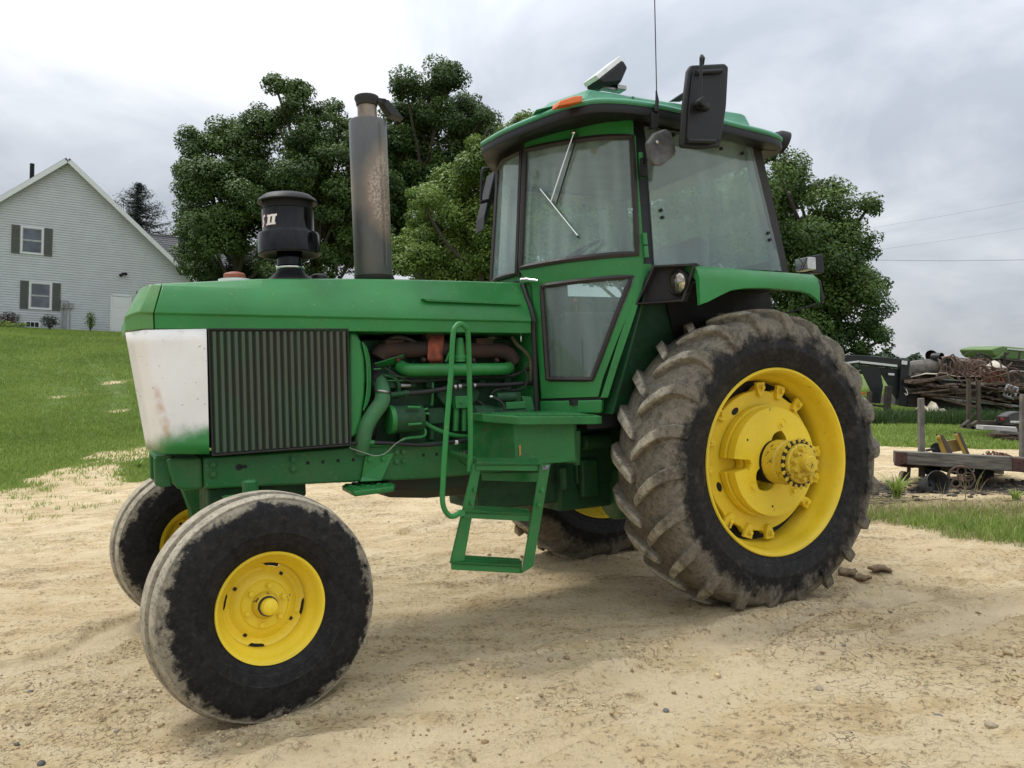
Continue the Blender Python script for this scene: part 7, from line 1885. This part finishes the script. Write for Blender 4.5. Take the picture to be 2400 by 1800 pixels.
mb = MB(); mb.tube([(8.529,13.6,0.704), (8.627,13.6,0.55)], .03, 5); mb.tube([(8.644,13.6,0.71), (8.598,13.6,0.548)], .03, 5); one('saw_trestle', 'small dark trestle holding the short white board', 'trestle', mb, WOODB, (8.592,13.6,0.635))
mb = MB()
for k in range(22):
    c = V((8.44,13.9,0.437))+V((rng.random()*1.1, rng.normal(0, .3), rng.normal(0, .03))); mb.box(c, (.1+.3*rng.random(), .08, .04), Matrix.Rotation(rng.normal(0, .5), 3, 'Z'))
tag(kind(mb.build('rubble_heap', RUST, None, 0, origin=(8.514,13.9,0.441)), 'stuff'), 'heap of rusty scrap bits under the planks', 'rubble').location = (8.514,13.9,0.441)

# ---- old platform cart in front
ct = Th('platform_cart', 'old wooden platform cart with iron corner plates, stake posts and spoked wheels', 'cart', on((4.7, 8.8, 0)))
top0, top1, bot1, bot0 = (4.135,8.55,0.607), (5.798,8.55,0.609), (5.811,8.55,0.446), (4.144,8.55,0.475)
ct.part('side_beam', pl([top0, top1, bot1, bot0], .11), BEAM, 0, .008)
for k, yy_ in enumerate((9.35,)):
    ct.part('side_beam', pl([off(p, (.42 if i in (0, 3) else 0, .85, -.13)) for i, p in enumerate((top0, top1, bot1, bot0))], .11), BEAM, 0, .008)
dk = [V(top0)+V((.10, .112, -.11)), V(top1)+V((0, .112, -.11))]
for k in range(7):
    a, b = dk[0]+V((.055*k, .105*k, 0)), dk[1]+V((0, .105*k, 0)); ct.part('deck_plank', MB().plate([a, b, b+V((0, .098, 0)), a+V((0, .098, 0))], (0, 0, -.035)), BEAM, 0, .004)
for q in (((4.112,8.54,0.602), (4.235,8.54,0.604), (4.244,8.54,0.477), (4.121,8.54,0.484)), ((5.357,8.54,0.597), (5.493,8.54,0.595), (5.504,8.54,0.45), (5.367,8.54,0.456))):
    cp = ct.part('corner_plate', pl(list(q), .03), plain('rust_red_plate', (.115, .050, .042), .8, c2=(.07, .035, .03), scale=12), 0, .004)
    for u_, w_ in ((.5, .3), (.5, .75), (.85, .12), (.85, .9)):
        c = lerp(lerp(q[0], q[1], u_), lerp(q[3], q[2], u_), w_); ct.part('rivet', MB().ball(c, .011, 8, 4), RUST, 40, parent=cp)
ct.part('stake_post', pl([(4.428,8.75,1.175), (4.483,8.75,1.182), (4.535,8.75,0.575), (4.475,8.75,0.572)], .05), WOODG, 0, .004)
ct.part('stake_post', pl([(5.456,8.62,1.276), (5.52,8.62,1.279), (5.564,8.62,0.579), (5.5,8.62,0.576)], .05), WOODG, 0, .004)
ct.part('stake_tail', pl([(4.466,8.7,0.466), (4.522,8.7,0.464), (4.527,8.7,0.32), (4.472,8.7,0.322)], .05), WOODB, 0, .004)
ct.part('axle_bolster', pl([(4.26,8.75,0.449), (4.455,8.75,0.449), (4.411,8.75,0.414), (4.271,8.75,0.421)], .12), RUST)
ct.part('axle_bolster', pl([(4.885,8.8,0.426), (5.325,8.8,0.421), (5.33,8.8,0.355), (4.889,8.8,0.361)], .5), DARK)
ct.part('hook', MB().tube(catmull([(4.921,8.5,0.471), (4.932,8.5,0.445), (4.914,8.5,0.439)], 4), .006, 6), STEEL, 40)
# cast wheel with round openings
def cast_wheel(c, r_, yaw, th=.05, rings=5):
    rt = Matrix.Rotation(yaw, 3, 'Z'); c = V(c); ax = rt @ V((0, -1, 0)); mb = MB()
    mb.lathe([(-th/2, r_*.90), (-th/2, r_), (th/2, r_), (th/2, r_*.90), (-th/2, r_*.90)], c, ax, 36)
    mb.lathe([(-th*.7, .001), (-th*.7, r_*.20), (th*.7, r_*.20), (th*.7, .001)], c, ax, 16)
    for k in range(rings):
        a = 2*PI*k/rings+.3; cc = c+rt @ V((math.cos(a)*r_*.56, 0, math.sin(a)*r_*.56))
        mb.lathe([(-th*.25, r_*.26), (-th*.25, r_*.36), (th*.25, r_*.36), (th*.25, r_*.26), (-th*.25, r_*.26)], cc, ax, 20)
    return mb
WR = plain('wheel_rust', (.25, .17, .12), .85, c2=(.08, .055, .04), scale=9)
ct.part('cart_wheel', cast_wheel((4.797,8.5,0.365), .132, R(-18)), WR, 35)
ct.part('cart_wheel', cast_wheel((5.426,9.1,0.294), .135, R(50), .045, 4), RUST, 35)
mb = MB(); mb.lathe([(-.02, .04), (-.02, .055), (.02, .055), (.02, .04), (-.02, .04)], (4.286,8.7,0.327), (.5, -.85, 0), 22); mb.lathe([(-.02, .001), (-.02, .015), (.02, .015), (.02, .001)], (4.286,8.7,0.327), (.5, -.85, 0), 10)
for k in range(4):
    a = k*PI/4; mb.tube([V((4.286,8.7,0.327))+V((math.cos(a)*.048*.86, math.cos(a)*.048*.5, math.sin(a)*.048))*s_ for s_ in (-1, 1)], .007, 4)
ct.part('caster', mb, WR, 35)
mb = pl([(4.305,8.65,0.428), (4.342,8.65,0.425), (4.34,8.65,0.328), (4.312,8.65,0.271), (4.288,8.65,0.279), (4.271,8.65,0.329), (4.31,8.65,0.363)], .03); ct.part('caster_fork', mb, RUST, 0, .006)
# coal scuttle lying on its side in front of the wheels
bc = V((4.419,8.25,0.332)); ax = V((.05, -.93, .32)).normalized()
mb = MB(); mb.lathe([(-.20, .001), (-.20, .085), (-.17, .095), (.02, .122), (.025, .126), (.03, .122), (.02, .115), (-.15, .088)], bc, ax, 30)
bk = one('coal_bucket', 'dark ribbed bucket lying on its side below the cart beam', 'bucket', mb, plain('sooty_metal', (.042, .046, .047), .6, c2=(.02, .022, .022), scale=6), tuple(bc), None, 40)
mb = MB()
u_ = ax.orthogonal().normalized(); w_ = ax.cross(u_)
for k in range(44):
    a = 2*PI*k/44; d = u_*math.cos(a)+w_*math.sin(a); mb.tube([bc-ax*.14+d*.015, bc-ax*.13+d*.055, bc-ax*.02+d*.110], .0032, 4)
kind(mb.build('bucket_ribs', plain('rib_grey', (.085, .09, .09), .6), bk, 0, origin=tuple(bc)), 'stuff')
mb = MB(); mb.lathe([(-.04, .001), (-.04, .075), (.05, .078)], (4.59,8.7,0.416), (0, -.6, .8), 20); one('soot_pot', 'black round pot between the bucket and the cart beam', 'pot', mb, DARK, (4.59,8.7,0.416), None, 40)
# yellow channel irons on the deck
YR = painted('rusty_yellow', (.52, .33, .055), .6, dust_amt=.3, chip=(.08, .035, .02), scale=2.5)
def chan(a, b, c, d, name, label):
    """leaning U-channel: yellow web with a grey flange"""
    mb = pl([a, b, c, d], .02); o = one(name, label, 'channel iron', mb, YR, tuple((V(a)+V(c))/2), 'yellow channel irons on the cart', 0, .004); return o
o1 = chan((4.7,8.85,0.755), (4.737,8.85,0.775), (4.844,8.85,0.587), (4.769,8.85,0.583), 'channel_iron', 'left leaning yellow channel iron on the cart deck')
pl([(4.731,8.84,0.785), (4.764,8.84,0.782), (4.881,8.84,0.59), (4.829,8.84,0.588)], .10).build('flange', plain('grey_rust', (.13, .105, .09), .8), o1, 0, origin=tuple((V((4.7,8.85,0.755))+V((4.844,8.85,0.587)))/2))
mb = MB(); mb.ball((4.709,8.83,0.752), .025, sc=(1, .6, 1.2)); mb.build('lug', YR, o1, 40, origin=tuple((V((4.7,8.85,0.755))+V((4.844,8.85,0.587)))/2))
o2 = chan((4.918,8.9,0.789), (4.959,8.9,0.805), (5.094,8.9,0.584), (5.037,8.9,0.581), 'channel_iron', 'right leaning yellow channel iron on the cart deck, nearest the pile of rusty chain')
pl([(4.953,8.89,0.815), (4.982,8.89,0.812), (5.097,8.89,0.586), (5.074,8.89,0.585)], .10).build('flange', plain('grey_rust', (.13, .105, .09), .8), o2, 0, origin=tuple((V((4.918,8.9,0.789))+V((5.094,8.9,0.584)))/2))
mb = pl([(4.859,9,0.704), (5.001,9,0.73), (5.086,9,0.61), (4.954,9,0.584)], .02); one('worn_plate', 'scuffed yellow and brown plate lying between the two channel irons', 'plate', mb, painted('scuffed_yellow', (.42, .29, .10), .7, chip=(.12, .07, .04), dust_amt=.6, scale=3), (4.978,9,0.652))
mb = MB(); mb.lathe([(-.03, .001), (-.03, .06), (.03, .06), (.03, .001)], (4.762,8.95,0.628), (-.6, -.8, 0), 18); mb.tube([(4.615,8.9,0.598), (4.708,8.9,0.622)], .014, 6); one('black_roller', 'small black roller on the deck beside the left post', 'roller', mb, TBLK, (4.762,8.95,0.628), None, 35)
mb = MB()
for k in range(46):
    c = V((5.351,8.8,0.582))+V((rng.normal(0, .085), rng.normal(0, .09), 0)); c.z += .035*max(0, 1-abs(c.x-(5.351,8.8,0.582)[0])/.16)+rng.random()*.015-.010
    d = V(unit(1)[0]); d.z *= .4; d.normalize(); u_ = d.orthogonal().normalized(); w_ = d.cross(u_)
    mb.tube([c+u_*math.cos(a)*.020+w_*math.sin(a)*.012 for a in np.linspace(0, 2*PI, 8, endpoint=False)], .0055, 4, True)
kind(one('rusty_chain', 'small heap of rusty chain on the right of the cart deck', 'chain', mb, plain('chain_rust', (.15, .07, .04), .85), (5.351,8.8,0.582)), 'stuff')
# charred bits below the cart
def dark_s(n):
    x = rng.uniform(3.2, 7.5, n); y = 8.55+rng.normal(0, .32, n); return x, y
scatter_clods(1400, 'cinders', clod_mat('cinder', (.014, .012, .011), (.10, .088, .075)), dark_s, .006, .030, 3.2, .5, .3)
# stripped twigs and straw in front
mb = MB()
for k in range(34):
    x, y = 3.3+3.4*rng.random(), 7.5+.75*rng.random(); a = rng.normal(.1, .5); l_ = .15+.4*rng.random(); z0 = float(gz(x, y)[0])+.012
    mb.tube([(x, y, z0), (x+math.cos(a)*l_*.5, y+math.sin(a)*l_*.5, z0+.02), (x+math.cos(a)*l_, y+math.sin(a)*l_, z0)], .005, 4)
kind(mb.build('dead_twigs', plain('twig', (.16, .125, .085), .9), None, 0), 'stuff')

# ---- red vehicle just showing past the rear tyre
t = Th('red_vehicle', 'back corner of a small red vehicle showing behind the rear tyre', 'vehicle', on((9.3, 23, 0)))
t.part('body', pl([(9.245,23,0.969), (9.606,23,1.048), (9.802,23,1.033), (9.892,23,0.965), (9.924,23,0.844), (9.905,23,0.77), (9.265,23,0.664)], 1.2), plain('vehicle_red', (.42, .035, .035), .35, coat=.4), 30, .04)
t.part('bumper', pl([(9.218,22.9,0.765), (9.955,22.9,0.826), (9.948,22.9,0.753), (9.227,22.9,0.644)], .3), plain('bumper_grey', (.35, .37, .40), .5), 0, .01)
t.part('reflector', pl([(9.875,22.8,0.827), (10.007,22.8,0.846), (10.011,22.8,0.786), (9.88,22.8,0.767)], .05), AMBER)
mb = MB(); c = V((9.862,23.3,0.555)); mb.lathe([(-.1, .2), (-.09, .28), (.09, .28), (.1, .2), (.1, .001)], c, (0, -1, 0), 24); t.part('wheel', mb, BLACK_DULL, 40)
c2_ = c+V((-.9, 0, 0)); mb = MB(); mb.lathe([(-.1, .2), (-.09, .28), (.09, .28), (.1, .2), (.1, .001)], c2_, (0, -1, 0), 24); t.part('wheel', mb, BLACK_DULL, 40)

# ---- far bushes and tree line on the horizon, right
FAR = leaf_mat('far_leaf', (.035, .060, .034), (.085, .125, .060), .1)
def far_tree(label, c, w, h, n=1500, lf=.8):
    b = (c[0], c[1], float(gz(c[0], c[1])[0])); root = thing('far_tree', label, 'tree', b, 0, 'far trees on the horizon')
    d = unit(n); d[:, 2] = np.abs(d[:, 2]); rr = (.55+.45*rng.random(n)**.5)*(.85+.3*vnoise(d[:, 0]*3+9, d[:, 2]*3+d[:, 1]*2, 5))
    top = c[2]+h-b[2]
    P = d*rr[:, None]*np.array([w/2, w/2, top*.75])+np.array([0, 0, top*.25])
    nn = d*.6+np.array([0, 0, .5])+rng.normal(0, .3, (n, 3)); nn /= np.linalg.norm(nn, axis=1, keepdims=True)
    v, f = leaf_quads(P, nn, lf*(.6+.8*rng.random(n))); np_mesh('crown', v, f, FAR, root, {'tint': rng.random(n*4)})
    mb = MB(); mb.cyl((0, 0, -.3), (0, 0, top*.7), .25, .1, 8); mb.build('trunk', BARK, root, 40)
c = (50.882,110,3.992); far_tree('broad pale far tree just above the trailer gooseneck', (c[0], 110, c[2]), 5.5, 0, 2200, .55)
c = (59.955,120,4.195); far_tree('dark rounded far tree left of the rusty drum', (c[0], 120, c[2]), 3.6, 0, 1400, .5)
c = (58.914,120,3.635); far_tree('smaller dark far tree touching the trailer uprights', (c[0], 120, c[2]), 3.2, 0, 1200, .5)
xs = rng.uniform(20, 190, 9000); ys = 255+rng.normal(0, 6, 9000); hh = 3.5+3.0*fbm(xs*.05, ys*0+1, 3, 12)
P = np.stack([xs, ys, gh(xs, ys)-1+hh*rng.random(9000)**.7], -1); nn = unit(9000)
v, f = leaf_quads(P, nn, 1.6*(.6+.8*rng.random(9000))); kind(np_mesh('far_woods', v, f, FAR, None, {'tint': rng.random(36000)}), 'stuff')

# ---- overhead wires
for i, (a, b, lb) in enumerate((((23.341,60,11.947), (41.946,60,16.229), 'highest thin overhead wire at the right of the sky'), ((23.447,60,10.352), (42.111,60,14.113), 'middle thin overhead wire at the right of the sky'), ((17.591,45,8.031), (31.75,45,8.815), 'lowest overhead wire, nearly level across the right of the sky'))):
    A_, B_ = V(a), V(b); d = B_-A_; A2_ = A_-d*.6; B2_ = B_+d*.6
    mb = MB(); mb.tube([tuple(A2_+(B2_-A2_)*k/14+V((0, 0, -.6*(1-(k/7-1)**2)))) for k in range(15)], (.006, .006, .010)[i], 5)
    o = mb.build('overhead_wire', plain('wire_grey', (.22, .22, .23), .7), None, 40, origin=tuple(A_)); o.location = tuple(A_); tag(o, lb, 'wire', 'overhead wires')

# ---- stones and torn sods
for (p, r_, lb, mt) in (((-1.603,2.808,-0.093), .014, 'dark stone at the lower left corner of the dirt', (.07, .068, .066)), ((-2.07,3.522,-0.167), .010, 'grey pebble above the dark corner stone', (.16, .155, .15)), ((1.311,3.226,0.158), .015, 'smooth tan stone in the right foreground dirt', (.33, .27, .2)),
                        ((0.667,3.104,0.103), .012, 'bluish grey pebble in the centre foreground dirt', (.14, .14, .14)), ((1.731,2.77,0.213), .016, 'round tan stone near the lower right corner', (.36, .29, .2)), ((1.618,2.899,0.197), .012, 'bluish grey pebble left of the round tan stone', (.16, .16, .16))):
    mb = MB(); mb.ball((0, 0, 0), r_, 14, 9, (1.35, 1.0, .72)); o = mb.build('stone', plain('stone', mt, .7, var=.3, scale=60), None, 60); o.location = on(p, r_*.3); o.rotation_euler = (0, 0, rng.random()*3); tag(o, lb, 'stone')
for (p, s_, lb) in (((2.174,5.046,0.154), .062, 'torn dark sod right behind the rear tyre contact'), ((2.226,4.937,0.163), .045, 'loose curled sod right of the torn dark sod'), ((2.399,5.086,0.173), .055, 'broken soil crust farthest right of the rear tyre')):
    P = []
    for j in range(7):
        P.append([((i/7-.5)*s_*2.2+rng.normal(0, s_*.05), (j/6-.5)*s_*1.5+rng.normal(0, s_*.05), s_*.34*math.sin(i/7*PI)*(.5+.5*math.sin(j*.9+i*.4))+rng.normal(0, s_*.05)) for i in range(8)])
    mb = MB(); mb.grid(P); o = mb.build('soil_sod', clod_mat('torn_sod', (.20, .145, .088), (.20, .145, .088)), None, 30, solid=.018); o.location = on(p, .012); o.rotation_euler = (0, 0, rng.random()*2); tag(o, lb, 'sod')
